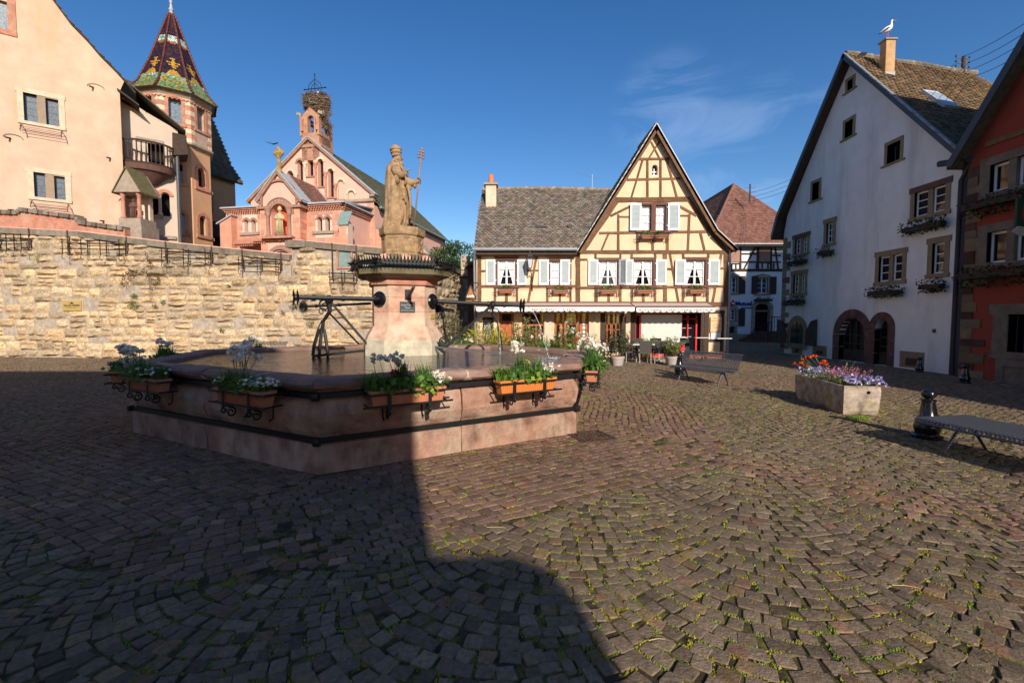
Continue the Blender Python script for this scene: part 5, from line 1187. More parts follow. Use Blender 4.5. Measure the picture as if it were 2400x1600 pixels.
while z<zEa-.6:
    h=random.uniform(.2,.42);L_=random.choice([.45,.6,.75,.3,.35]);mb=MB();OF.box(mb,o1-L_,o1+.01,z+.006,z+h-.006,-.1,.02+random.random()*.01,tone(.45,.85,.08));mb.build('quoin',M['brown_stone' if i%3==1 else 'yellow_stone'],red);z+=h;i+=1
tfar=Vector((14.2-.45,o1+.28,zEa-.35));tpk=Vector((14.2-.45,pk[0],pk[1]+.15));tnr=Vector((14.2-.45,oN-.3,zEa-.35));xx2=Vector((13,0,0))
mb=MB();mb.extrude([tfar,tpk,tpk+xx2,tfar+xx2],(0,0,-.14));mb.extrude([tpk,tnr,tnr+xx2,tpk+xx2],(0,0,-.14));mb.build('roof',M['roof_tile_dark'],red)
for a,b_ in((tfar,tpk),(tpk,tnr)):
    d=(b_-a).normalized();pr=Vector((0,-d.z,d.y));pr=-pr if pr.z>0 else pr;mb=MB();mb.extrude([a+Vector((-.03,0,.04)),b_+Vector((-.03,0,.04)),b_+pr*.2+Vector((-.03,0,0)),a+pr*.2+Vector((-.03,0,0))],(.06,0,0));mb.build('verge_board',M['slate_paint'],red)
mb=MB();OF.box(mb,oN,o1-.5,OF.hit(*C5(1450,1060))[1]-.1,OF.hit(*C5(1450,1060))[1]+.05,.0,.05);mb.build('string_course',M['timber'],red)
zt_=OF.hit(*C5(1450,1060))[1]
for w,lb,nm in((ow[0],'long dark hedge-like planter under the upper windows of the red house','a'),(ow[1],'long dark hedge-like planter under the middle windows of the red house','b')):
    dark_box(OF,lb,w[0]-.2,o1-.1,w[2]-.42,name='window_trough',group=None,h=.24,trail=.45)
def hanging_sign():
    a=at(*C2(2046,300),11.6);b_=at(*C2(2044,478),11.6);o=thing('hanging_sign','dark green hanging shop sign cut by the right picture edge','sign',b_)
    y=11.6;mb=MB();mb.box(a.x,a.x+.95,y-.03,y+.03,b_.z,a.z);mb.build('board',M['sign_green'],o)
    mb=MB();mb.lathe([(.30,-.04),(.30,.04)],(a.x+.42,y,(a.z+b_.z)/2),20,ax=(1,0,0),ay=(0,0,1.25),az=(0,-1,0));mb.build('emblem',M['print_red_dark'],o)
    mb=MB();mb.lathe([(.25,-.05),(.25,.05)],(a.x+.42,y,(a.z+b_.z)/2),20,ax=(1,0,0),ay=(0,0,1.25),az=(0,-1,0));mb.build('emblem_centre',M['sign_green'],o)
    mb=MB();mb.tube([(a.x-.05,y,a.z+.12),(14.2,y,a.z+.15)],.025,6);mb.tube([(a.x+.1,y,a.z+.1),(a.x+.1,y,a.z)],.01,5);mb.tube([(a.x+.85,y,a.z+.1),(a.x+.85,y,a.z)],.01,5);mb.build('bracket',M['iron'],o)
    p=at(*C2(2020,505),11.5);o=thing('wooden_pointer','pale wooden arrow board under the green hanging sign','sign',p);mb=MB()
    mb.extrude([(p.x,p.y,p.z),(p.x+.15,p.y,p.z+.14),(p.x+1.1,p.y,p.z+.02),(p.x+1.1,p.y,p.z-.2),(p.x+.15,p.y,p.z-.08)],(0,.04,0));mb.build('board',M['old_board'],o)
    lettering('BAR',.16,M['print_black'],o,(p.x+.3,p.y-.005,p.z-.06),(1,0,-.08),(0,0,1),.002)
M['sign_green']=mat('sign_green',(.01,.045,.025),.5,.1,4,.05,40);M['print_red_dark']=mat('print_red_dark',(.25,.03,.02),.6,0,4,0,tint=False);M['old_board']=mat('old_board',(.38,.32,.27),.8,.2,8,.2,50)
hanging_sign()
nb=thing('neighbour_house','plain red-brown house just outside the picture on the right whose eaves shade the cobbles','house',(14.6,-4,0))
mb=MB();mb.box(14.6,26,-16,4.3,0,7.1);mb.build('wall',M['red_plaster'],nb);mb=MB();mb.add([(14.2,-16.3,7.25),(14.2,4.5,7.25),(20,4.5,11),(20,-16.3,11),(26.4,-16.3,7.25),(26.4,4.5,7.25)],[(0,1,2,3),(3,2,5,4),(0,3,4),(1,5,2)]);mb.build('roof',M['roof_tile_red'],nb)
bh=thing('rear_house','tall plastered house behind the photographer that shades the left foreground','house',(-8,-8,0))
xe=2.46
mb=MB();mb.box(-34,-1.2,-18,-8,0,9.9);mb.box(-1.2,xe,-18,-8.0,0,8.75);mb.build('wall',M['ochre_plaster'],bh)
mb=MB();mb.add([(-34,-8.0,9.9),(-1.2,-8.0,9.9),(-1.2,-8.0,10.6),(-34,-8.0,10.6),(-34,-13,14),(-2.5,-13,14),(-34,-18,10),(-1.2,-18,10)],[(0,1,2,3),(3,2,5,4),(4,5,7,6),(2,7,5)])
mb.add([(-1.2,-8,8.75),(xe,-8,8.75),(xe,-18,8.75),(-1.2,-18,8.75),(-1.2,-8,10.6),(-1.2,-18,10.6)],[(0,1,4),(1,2,5,4),(2,3,5)]);mb.build('roof',M['roof_tile_red'],bh)
mb=MB();mb.extrude([(xe,-8.0,0),(xe+.80,-8.0,0),(xe+.86,-8.0,4.9),(xe+.90,-8.0,5.3),(xe+.84,-8.0,5.5),(xe+.62,-8.0,5.6),(xe,-8.0,5.6)],(0,-5,0));mb.build('porch',M['ochre_plaster'],bh)
gh=thing('hidden_neighbour','tall house standing right behind the grey one, outside the picture, shading the lane','house',(29,20,0));mb=MB();mb.box(23,38,16,25,0,8);mb.build('wall',M['grey_plaster'],gh);mb=MB();mb.add([(22.8,15.6,8),(38,15.6,8),(38,20.5,14.6),(22.8,20.5,14.6),(22.8,25.4,8),(38,25.4,8)],[(0,1,2,3),(3,2,5,4),(0,3,4),(1,5,2)]);mb.build('roof',M['roof_tile_red'],gh)
# ================================================================ RETAINING WALL
A0=Vector((-30.0,21.98));A1=Vector((-3.95,19.40))
RW=Fac(A0,A1-A0,n=(0,-1));RL=(A1-A0).length
wallo=thing('retaining_wall','long yellow limestone retaining wall of rough blocks with a grey coping, on the left','wall',(-14,20.5,0))
capA=[(-90,527),(0,533),(188,543),(394,568),(540,583),(681,597)];capB=[(683,562),(905,583),(1010,593)]
capA=[RW.hit(*p)for p in capA];capB=[RW.hit(*p)for p in capB];capA[0]=(0.0,capA[0][1]);capB[-1]=(RL,capB[-1][1]-.02)
def topz(s):
    P_=capA if s<capA[-1][0]else capB
    for a,b_ in zip(P_,P_[1:]):
        if s<=b_[0]:return a[1]+(b_[1]-a[1])*max(0,(s-a[0]))/(b_[0]-a[0])
    return P_[-1][1]
mb=MB()
RW.poly(mb,[(0,-.02),(capA[-1][0],-.02)]+[(s,z-.1)for s,z in reversed(capA)],-.5,-.02);RW.poly(mb,[(capA[-1][0],-.02),(RL,-.02)]+[(s,z-.1)for s,z in reversed(capB)],-.5,-.02)
mb.build('wall_core',M['mortar'],wallo)
wwin=[RW.hit(793,589),RW.hit(824,626)];ww=(wwin[0][0],wwin[1][0],wwin[1][1],wwin[0][1])
plq=[RW.hit(149,704),RW.hit(195,728)];pq=(plq[0][0],plq[1][0],plq[1][1],plq[0][1])
def rock(fac,s0,s1,z0,z1,rough=.06,nx=4,nz=3):
    """one rock-faced block: its own jittered outline and uneven bulging face"""
    w,h=s1-s0,z1-z0;V=[];k=random.uniform(.5,1.5);tilt=random.uniform(-.3,.3);t2=random.uniform(-.2,.5)
    for j in range(nz+1):
        for i in range(nx+1):
            u,v=i/nx,j/nz;e=min(u,1-u,)*2;f=min(v,1-v)*2
            ed=min(1,e*1.7)*min(1,f*1.9)
            off=-.015+rough*k*ed*(1+tilt*(u-.5)+t2*(v-.4))+random.gauss(0,.016)*(.3+ed)
            du=random.gauss(0,.018)+(0 if 0<i<nx else(.02 if i==0 else-.02)*(1 if 0<j<nz else 2.2));dv=random.gauss(0,.012)+(0 if 0<j<nz else(.012 if j==0 else-.012))
            V.append(fac.P(s0+w*u+du,z0+h*v+dv+.05*math.sin((s0+w*u)*.9+z0*2.5),off))
    F=[]
    flip=fac.d3.cross(fac.z3).dot(fac.n3)<0
    for j in range(nz):
        for i in range(nx):
            a=j*(nx+1)+i;q_=(a,a+1,a+nx+2,a+nx+1);F.append(q_[::-1]if flip else q_)
    return V,F
def masonry(fac,s0,s1,zfun,parent,avoid=(),hmin=.30,hmax=.50,lmin=.45,lmax=1.15,limit=300,m='limestone',z0=0.0,rough=.07,name='stone',tfun=None):
    out=[];z=z0;zmax=max(zfun(s0+(s1-s0)*k/20)for k in range(21))
    while z<zmax:
        h=random.uniform(hmin,hmax)*(1.25 if z<.5 else 1);s=s0-random.uniform(0,.5)
        while s<s1:
            L_=random.uniform(lmin,lmax);e=s+L_
            zt=min(zfun(max(s0,s)),zfun(min(s1,e)))-.12
            a,b_,c,d=max(s,s0)+.004,min(e,s1)-.004,z+.002,min(z+h-.002,zt)
            if b_-a>.18 and d-c>.12 and not any(a<q[1]and b_>q[0]and c<q[3]and d>q[2]for q in avoid)and random.random()>.05:
                if random.random()<.3 and d-c>.3:
                    m_=(c+d)/2+random.uniform(-.05,.05);out+=[(a,b_,c,m_-.008),(a,b_,m_+.008,d)]
                else:out.append((a,b_,c,d))
            s=e
        z+=h
    out.sort(key=lambda q:-(q[1]-q[0])*(q[3]-q[2]));rest=MB()
    for i,q in enumerate(out):
        V,F=rock(fac,*q,rough=rough*random.uniform(.5,1.3));t=tfun(q)if tfun else tone(.72,1.22,.07)
        if i<limit:mb=MB();mb.add(V,F,t);mb.build(name,M[m],parent)
        else:rest.add(V,F,t)
    if rest.v:rest.build(name,M[m],parent,kind='stuff')
def wtint(q):
    r=random.random();k=random.uniform(.78,1.2)
    if q[2]>3.6 and random.random()<.4:return(k*.70,k*.68,k*.66)
    return(k*1.10,k*1.0,k*.88)if r<.45 else((k,k*.97,k*.95)if r<.85 else(k*.82,k*.78,k*.76))
masonry(RW,1.5,RL,topz,wallo,avoid=[ww,pq],tfun=wtint,hmin=.22,hmax=.50,lmin=.35,lmax=1.15,rough=.11)
mb=MB();cm=MB()
for P_ in(capA,capB):
    for a,b_ in zip(P_,P_[1:]):
        n_=max(1,int((b_[0]-a[0])/1.6))
        for i in range(n_):
            s0,s1=a[0]+(b_[0]-a[0])*i/n_+.005,a[0]+(b_[0]-a[0])*(i+1)/n_-.005;z0,z1=topz(s0+1e-4),topz(s1-1e-4)
            c=MB();RW.poly(c,[(s0,z0-.26),(s1,z1-.26),(s1,z1),(s0,z0)],-.45,.10+random.uniform(-.01,.01),tone(.8,1.2,.04));c.build('coping_stone',M['coping'],wallo)
        RW.poly(cm,[(a[0],a[1]+.005),(b_[0],b_[1]+.005),(b_[0],b_[1]+.05),(a[0],a[1]+.05)],-.4,-.08)
cm.build('coping_flashing',M['pink_plaster'],wallo)
s=capA[-1][0];c=MB();RW.box(c,s-.15,s+.75,capB[0][1]-.34,capB[0][1]-.06,-.3,.16);c.build('coping_stone',M['coping'],wallo)
RW2=Fac(A1,Vector((-2.85,30))-A1,n=(1,0))
mb=MB();RW2.box(mb,0,10.6,-.02,4.3,-.5,-.02);mb.build('wall_core',M['mortar'],wallo)
masonry(RW2,0.0,10.6,lambda s:4.62+.0*s,wallo,limit=0,rough=.07,tfun=lambda q:tuple(x*.9 for x in tone(.6,1.1,.05)),hmin=.3,hmax=.5)
mb=MB();RW2.box(mb,-.1,10.7,4.42,4.64,-.5,.12);mb.build('coping_stone',M['coping'],wallo)
mb=MB();t=.07;RW.box(mb,ww[0]-t,ww[0],ww[2]-t,ww[3]+t,-.05,.05);RW.box(mb,ww[1],ww[1]+t,ww[2]-t,ww[3]+t,-.05,.05);RW.box(mb,ww[0],ww[1],ww[3],ww[3]+t,-.05,.045);RW.box(mb,ww[0],ww[1],ww[2]-t,ww[2],-.05,.045)
nw=mb.build('wall_window',M['sandstone'],wallo);mb=MB()
for k in range(3):z=ww[2]+(ww[3]-ww[2])*k/3;RW.box(mb,ww[0],ww[1],z+.01,ww[2]+(ww[3]-ww[2])*(k+1)/3-.01,-.03,-.01)
mb.build('grey_panel',M['copper_green'],nw)
o=thing('brass_plaque','small brass plaque with black village lettering on the limestone wall','plaque',RW.P((pq[0]+pq[1])/2,pq[2],.05))
mb=MB();RW.box(mb,*pq,.03,.075);mb.build('plate',M['gold'],o);mb=MB();cxp=(pq[0]+pq[1])/2
RW.box(mb,pq[0]-.02,pq[1]+.03,pq[2]-.03,pq[3]+.02,-.02,.03);mb.build('backing',M['pale_plaster'],o)
lettering('VILLAGE PRÉFÉRÉ',.105,M['print_black'],o,RW.P(cxp,pq[2]+.20,.078),RW.d3,(0,0,1),.001,'CENTER',font_bold=.003)
lettering('DES FRANÇAIS 2013',.055,M['print_black'],o,RW.P(cxp,pq[2]+.12,.078),RW.d3,(0,0,1),.001,'CENTER')
mb=MB();zz=pq[2]+.31;RW.poly(mb,[(cxp-.12,zz),(cxp+.12,zz),(cxp+.12,zz+.03),(cxp+.06,zz+.06),(cxp+.03,zz+.06),(cxp,zz+.1),(cxp-.03,zz+.06),(cxp-.05,zz+.03),(cxp-.12,zz+.03)],.076,.079);mb.build('emblem',M['print_black'],o)
def rack(x0,x1,y0,y1,label,nv=3,slope=0.0):
    a=RW.hit(x0*.38265,480+y0*.38265);b_=RW.hit(x1*.38265,480+y1*.38265);s0,s1,zt,zb=a[0],b_[0],a[1],b_[1]
    o=thing('iron_rack',label,'flower rack',RW.P((s0+s1)/2,zb,.2),group='empty iron flower racks on the limestone wall')
    mb=MB();sl=lambda s:-(s-s0)*slope
    for k,zf in enumerate((.72,.40)):
        for off in((.42,)if k else(.12,.42)):mb.bar(RW.P(s0,zb+(zt-zb)*zf,off),RW.P(s1,zb+(zt-zb)*zf+sl(s1),off),.022,.03)
    mb.build('rail',M['iron'],o);mb=MB()
    for i in range(nv):
        s=s0+(s1-s0)*(i+.12)/(nv-1+.24);d=sl(s)
        for off in(.12,.42):mb.bar(RW.P(s,zb+(zt-zb)*.12+d,off),RW.P(s,zb+(zt-zb)*.92+d,off),.03,.02,up=(1,0,0))
        mb.tube([RW.P(s,zb+(zt-zb)*.3+d,.0),RW.P(s,zb+(zt-zb)*.18+d,.42),RW.P(s,zb-.05+d,.46),RW.P(s,zb-.12+d,.38),RW.P(s,zb-.08+d,.32)],.014,5)
    mb.build('bracket',M['iron'],o);mb=MB()
    for s in(s0+.05,s1-.05):mb.bar(RW.P(s,zb+(zt-zb)*.3+sl(s),.13),RW.P(s,topz(s)+.02,.13),.05,.02)
    mb.build('hanger',M['rust'],o)
rack(2,208,180,296,'empty iron rack at the far left end of the wall coping',3);rack(425,800,205,318,'widest empty iron rack, second from the left on the wall',4,.035);rack(1022,1318,258,372,'empty iron rack above the dry creeper to its right',3,.05)
rack(1488,1740,318,410,'empty iron rack just left of the coping step',3,.05);rack(2038,2200,400,478,'empty iron rack beside the spiked fountain crown',3,.04)
def creeper():
    a=RW.hit(330,640);o=thing('dry_creeper','brown dry creeper clinging to the middle of the limestone wall','creeper',RW.P(*a,.05));st=Leaves();lf=Leaves()
    Z=lambda x,y:RW.P(*RW.hit(x*.38265,480+y*.38265),random.uniform(.10,.16))
    br=[[(905,285),(915,330),(938,370),(942,420)],[(1040,435),(980,425),(930,415),(860,408),(800,420),(770,440),(760,480),(790,505)],[(925,415),(930,460),(935,520),(940,580)],[(860,410),(800,450),(785,480)],[(980,425),(985,470),(960,500)]]
    for b_ in br:
        for p,q in zip(b_,b_[1:]):
            P,Q=Z(*p),Z(*q);st.stem(P,Q,.012)
            for _ in range(30):t=random.random();lf.leaf(P.lerp(Q,t)+Vector((random.gauss(0,.07),0,random.gauss(0,.07))),random.uniform(.04,.09))
    st.build('stem','wood_stem',o);lf.build('leaves','dry_leaf',o)
creeper()
for x,y,r,n_,m_,lb in[(830,560,.16,130,'leaf','bright green tuft growing from the wall under the dry creeper'),(825,615,.28,260,'leaf_olive','largest round olive tuft on the wall below the creeper'),(960,620,.14,90,'leaf_olive','small olive tuft on the wall right of the largest one'),(1010,600,.1,60,'leaf','small green tuft on the wall near the middle'),(1410,498,.09,60,'leaf','tiny green tuft high on the wall under the fourth rack'),
                        (245,325,.2,90,'leaf_yellow','yellowish tuft on the wall between the two left racks'),(762,238,.13,60,'leaf_yellow','yellow tuft under the coping at the right end of the widest rack'),(1370,770,.14,90,'leaf','green tuft near the foot of the wall above the rear bench'),(1805,620,.22,120,'leaf_dark','dark hanging tuft on the wall behind the left water pipe'),(1740,660,.15,60,'dry_leaf','brown hanging tuft on the wall left of the left water pipe'),(1905,725,.2,90,'leaf_olive','olive tuft low on the wall behind the iron struts')]:
    a=RW.hit(x*.38265,480+y*.38265);o=thing('wall_tuft',lb,'plant',RW.P(*a,.05),group='plants growing from the limestone wall');lf=Leaves();lf.cloud(RW.P(*a,.10),(r,.10,r*.8),n_,.06,shell=0,flat=.1);lf.build('leaves',m_,o)
cy_=MB();cy_.add([(-60,24,4.0),(-4.6,21.5,4.0),(-3.6,31,4.0),(-3.2,70,4.0),(-60,70,4.0)],[(0,1,2,3,4)]);tag(cy_.build('courtyard',M['joint'],None,kind='structure'))
PW=Fac((-30,24.2),(A1-A0),n=(0,-1));o=thing('parapet_wall','low brick parapet with stepped mossy tile capping below the peach facade','wall',PW.P(5,4,0))
pp=[PW.hit(-60,494),PW.hit(45,499),PW.hit(48,491),PW.hit(182,509),PW.hit(185,521),PW.hit(292,536)];mb=MB();PW.poly(mb,[(pp[0][0],3.9),(pp[-1][0],3.9)]+pp[::-1],-.3,0);mb.build('brickwork',M['sandstone'],o)
mb=MB();
for a,b_ in zip(pp,pp[1:]):
    n_=max(1,int((Vector(b_)-Vector(a)).length/.28))
    for i in range(n_):p=Vector(a).lerp(Vector(b_),i/n_);q_=Vector(a).lerp(Vector(b_),(i+.85)/n_);PW.beam(mb,p,q_,.2,-.35,.12+.03*(i%2),tone(.7,1.2))
mb.build('capping',M['coping'],o)
# ================================================================ CHATEAU
def C1(x,y):return(x*.38265,y*.38265)
E_=Vector((-22.65,27.0));PF=Fac(E_,(-.795,-.606))
cha=thing('chateau','large peach rendered chateau wing with leaded mullion windows, behind the wall on the left','building',(-24,26,4))
vg=[PF.hit(*C1(x,y))for x,y in((830,583),(760,500),(700,433),(600,333),(520,240),(430,148),(320,0),(120,-300))]
def PR(x0,x1,a,b_,c,d):return GRr(x0,x1,a,b_,c,d,f=C1,fac=PF)
cw1=PR(140,224,566,738,582,748);cw2=PR(276,357,600,764,613,776);cw3=PR(204,275,1052,1204,1064,1212);cw4=PR(329,397,1074,1218,1086,1226);cw5=PR(-75,42,-20,160,12,180)
PF.wall([(-.0,3.0),(0,vg[0][1])]+vg[1:]+[(15,vg[-1][1]+1),(15,3.0)],[rect(*w)for w in(cw1,cw2,cw3,cw4,cw5)],.3).build('facade',M['peach_plaster'],cha)
PS=Fac(E_,(-.606,.795),n=(.795,.606));mb=MB();PS.box(mb,.001,7,3.0,vg[0][1],-.3,.0);mb.build('side_wall',M['peach_plaster'],cha)
for a,b_ in((cw1,cw2),(cw3,cw4)):
    mb=MB();s0,s1=min(a[0],b_[0]),max(a[1],b_[1]);z0,z1=min(a[2],b_[2]),max(a[3],b_[3]);L_,R_=(a,b_)if a[0]<b_[0]else(b_,a)
    PF.box(mb,s0-.24,L_[0],z0,z1,-.25,.03);PF.box(mb,R_[1],s1+.22,z0,z1,-.25,.03);PF.box(mb,L_[1],R_[0],z0,z1,-.25,.0);PF.box(mb,s0-.28,s1+.3,z1,z1+.24,-.25,.035);PF.box(mb,s0-.24,s1+.24,z0-.16,z0,-.25,.07)
    for w in(L_,R_):
        if w[3]<z1:PF.box(mb,w[0],w[1],w[3],z1,-.25,-.01)
        if w[2]>z0:PF.box(mb,w[0],w[1],z0,w[2],-.25,-.01)
    wf=mb.build('window_frame',M['cream_stone'],cha)
    for w in(L_,R_):
        mb=MB();PF.box(mb,w[0],w[1],w[2],w[3],-.22,-.2);g_=mb.build('leaded_window',M['leaded_glass'],cha);mb=MB()
        n_=5;W_,H_=w[1]-w[0],w[3]-w[2]
        for i in range(-8,14):
            for sg in(1,-1):
                x0=w[0]+W_*i/n_;k=H_;pts=[]
                xa,za,xb,zb_=x0,w[2],x0+sg*k*.62,w[3]
                if sg==-1:xa,xb=x0+W_*.4,x0+W_*.4-k*.62
                t0,t1=0.0,1.0;dx=xb-xa
                if abs(dx)>1e-6:
                    ta,tb_=(w[0]-xa)/dx,(w[1]-xa)/dx;t0=max(t0,min(ta,tb_));t1=min(t1,max(ta,tb_))
                if t1-t0>.05:PF.beam(mb,(xa+dx*t0,za+(zb_-za)*t0),(xa+dx*t1,za+(zb_-za)*t1),.012,-.2,-.19)
        for k in range(1,4):PF.box(mb,w[0],w[1],w[2]+H_*k/4-.012,w[2]+H_*k/4+.012,-.2,-.185)
        PF.box(mb,w[0],w[0]+.03,w[2],w[3],-.2,-.17);PF.box(mb,w[1]-.03,w[1],w[2],w[3],-.2,-.17);mb.build('leading',M['iron_grey'],g_)
    zz=z0-.42;mb=MB()
    for off,dz in((.12,0),(.42,.0),(.42,-.16),(.12,-.16)):mb.bar(PF.P(s0-.1,zz+dz,off),PF.P(s1+.15,zz+dz,off),.018,.018)
    for s in(s0-.1,s1+.1):mb.tube([PF.P(s,zz+.2,.0),PF.P(s,zz-.05,.42),PF.P(s,zz-.2,.48),PF.P(s,zz-.24,.38)],.015,5);mb.tube([PF.P(s,zz,.12),PF.P(s,zz+.15,.3),PF.P(s,zz-.16,.42)],.012,5)
    o=thing('window_rack','empty wrought iron rack under the '+('upper' if a is cw1 else 'lower')+' mullion window of the peach facade','flower rack',PF.P((s0+s1)/2,zz,.2),group='iron racks under chateau windows');mb.build('frame',M['rust'],o)
mb=MB();PF.box(mb,*cw5,-.2,-.18);mb.build('leaded_window',M['leaded_glass'],cha)
mb=MB();a,b_,c,d=cw5;PF.box(mb,a-.3,a,c,d+.2,-.2,.03);PF.box(mb,b_,b_+.3,c,d+.2,-.2,.03);PF.box(mb,a-.3,b_+.3,c-.25,c,-.2,.05);mb.build('window_frame',M['sandstone'],cha)
for x,y,r in((560,535,1),(50,845,1),(665,968,.45),(625,1352,.5),(68,1285,.4)):
    a=PF.hit(*C1(x,y));mb=MB()
    if r==1:mb.tube([PF.P(a[0]+.36*math.cos(t)*(1 if t<3.14 else 1)+(-.18 if k<9 else .18),a[1]+.02+.2*math.sin(t)*(1 if k<9 else-1),.04)for k,t in[(k,math.pi*(k/8 if k<9 else(k-9)/8))for k in range(0,9)]],.012,5)
    mb.bar(PF.P(a[0]-.08,a[1],.0),PF.P(a[0]+.06,a[1]-.05,.25),.06,.07);mb.build('wall_anchor',M['rust'],cha)
def rp(p,off):return PF.P(p[0],p[1],off)
N3=PF.n3
mb=MB()
for a,b_ in zip(vg,vg[1:]):mb.extrude([rp(a,.22),rp(b_,.22),rp(b_,-12),rp(a,-12)],(0,0,.07))
mb.build('roof',M['roof_base'],cha)
for a,b_ in list(zip(vg,vg[1:]))[:-1]:
    A3,B3=rp(a,.24)+Vector((0,0,.06)),rp(b_,.24)+Vector((0,0,.06));tiles(A3,-N3,B3-A3,[(0,0),(8,0),(8,(B3-A3).length),(0,(B3-A3).length)],.22,.19,cha,'roof_tile_gold',lift=.04)
mb=MB();e=vg[0]
for k in range(4):mb.bar(PF.P(-.02,e[1]-.15-.2*k*.0,-.3-.55*k),PF.P(-.7,e[1]-.45,-.3-.55*k),.12,.16)
mb.build('eaves_bracket',M['timber_dark'],cha)
mb=MB();mb.extrude([PF.P(.1,e[1]+.1,.2),PF.P(-.85,e[1]-.55,.2),PF.P(-.85,e[1]-.55,-6),PF.P(.1,e[1]+.1,-6)],(0,0,-.1));mb.build('eaves',M['timber_dark'],cha)
BO=E_+Vector((-.606,.795))*-.0;BF=Fac((E_.x+.0-.25,E_.y+1.0),(.795,.606),n=(.606,-.795))
bay=thing('chateau_bay','pale bay of the chateau with carved balcony and arched openings beside the round-roofed tower','building part',(BF.O.x,BF.O.y,4))
def BR(x,y):return BF.hit(*C1(x,y))
b0=BR(800,600)[0]-.5;b1=BR(1092,900)[0];
op1=arch(BR(868,0)[0],BR(968,0)[0],BR(0+900,1010)[1],BR(900,850)[1],rise=.12);op2=arch(BR(880,0)[0],BR(922,0)[0],BR(900,1310)[1],BR(900,1165)[1]);op3=arch(BR(938,0)[0],BR(992,0)[0],BR(960,1318)[1],BR(960,1172)[1])
BF.wall([(b0,3.5),(b1,3.5),(b1,BR(1092,800)[1]),(BR(900,700)[0],BR(900,690)[1]),(b0,BR(820,600)[1])],[op1,op2,op3],.5).build('wall',M['pale_plaster'],bay)
mb=MB();BF.box(mb,b0,b1-.02,3.5,BR(1050,860)[1]+.2,-1.6,-.52);mb.build('interior_shade',M['black'],bay)  # black block gives the bay openings their inner darkness
mb=MB();BF.box(mb,b1-.3,b1-.001,3.5,BR(1092,800)[1],-6,-.5);BF.box(mb,b1-.25,b1+.03,3.5,BR(1060,905)[1],-.5,.03);mb.build('pier',M['pale_plaster'],bay)
mb=MB()
for(x0,x1,y0,y1,o1)in((830,1000,835,862,.08),(1028,1098,905,925,.1),(1040,1100,1075,1092,.12),(868,1000,1308,1326,.12),(905,1080,1435,1455,.14)):
    mb=MB();a,c=BR(x0,y0),BR(x1,y0);d=BR(x0,y1);BF.box(mb,a[0],c[0],d[1],a[1],-.02,o1);mb.build('string_course',M['grey_stone'],bay)
mb=MB()
archring(BF,mb,op3[0][0],op3[1][0],BR(960,1172)[1]-(op3[1][0]-op3[0][0])/2,.2,-.05,.05);archring(BF,mb,op2[0][0],op2[1][0],BR(900,1165)[1]-(op2[1][0]-op2[0][0])/2,.12,-.05,.04);mb.build('arch_surround',M['sandstone'],bay)
mb=MB();mb.lathe([(.14,0),(.14,.1),(.09,.15),(.085,1.15),(.13,1.22),(.16,1.32)],BF.P((op2[1][0]+op3[0][0])/2,BR(930,1310)[1],-.12),10);mb.build('window_column',M['cream_stone'],bay,smooth=True)
bc=(BR(905,0)[0]);zb=BR(900,1030)[1];ztp=BR(905,895)[1];Rb=1.35
def bpt(t,z,r=1.0):return BF.P(bc-.35+Rb*r*math.sin(t),z,Rb*r*.75*math.cos(t))
tt=[-1.35+2.7*k/16 for k in range(17)]
mb=MB()
for a,b_ in zip(tt,tt[1:]):mb.hexa([bpt(a,zb-.32,.2),bpt(a,zb-.32,.98),bpt(b_,zb-.32,.98),bpt(b_,zb-.32,.2),bpt(a,zb,.2),bpt(a,zb,1.06),bpt(b_,zb,1.06),bpt(b_,zb,.2)]);mb.hexa([bpt(a,zb-1.0,.1),bpt(a,zb-1.0,.35),bpt(b_,zb-1.0,.35),bpt(b_,zb-1.0,.1),bpt(a,zb-.33,.1),bpt(a,zb-.33,.9),bpt(b_,zb-.33,.9),bpt(b_,zb-.33,.1)])
bal=mb.build('balcony',M['brown_stone'],bay);mb=MB()
mb.tube([bpt(t,ztp,1.0)for t in tt],.06,6);mb.tube([bpt(t,zb+.06,1.0)for t in tt],.06,6);mb.build('handrail',M['timber_dark'],bal)
for t in tt[1:-1]:
    c=bpt(t,zb+.08,1.0);mb=MB();h=ztp-zb-.1;mb.lathe([(.045,0),(.03,h*.12),(.06,h*.35),(.035,h*.6),(.03,h*.85),(.05,h)],c,8);mb.build('baluster',M['timber_dark'],bal,smooth=True)
mb=MB();r1_,r2_=BR(885,640),BR(1135,832);mb.extrude([BF.P(r1_[0]-1.0,r1_[1]+.9,1.0),BF.P(r2_[0],r2_[1],.8),BF.P(r2_[0],r2_[1]+.1,-3.5),BF.P(r1_[0]-1.0,r1_[1]+1.0,-3.5)],(0,0,.1));mb.build('roof',M['roof_tile_dark'],bay)
mb=MB();mb.extrude([BF.P(BR(1055,830)[0],BR(1055,820)[1],.3),BF.P(BR(1140,830)[0],BR(1140,840)[1],.3),BF.P(BR(1150,950)[0],BR(1150,955)[1],.3),BF.P(BR(1055,950)[0],BR(1060,960)[1],.3)],-BF.n3*2);mb.build('timber_box',M['timber_dark'],bay)
mb=MB();s=BR(1088,1200)[0]+.05;mb.tube([BF.P(s,BR(1088,900)[1],.12),BF.P(s,3.6,.12)],.10,8);mb.build('downpipe',M['iron_grey'],bay)
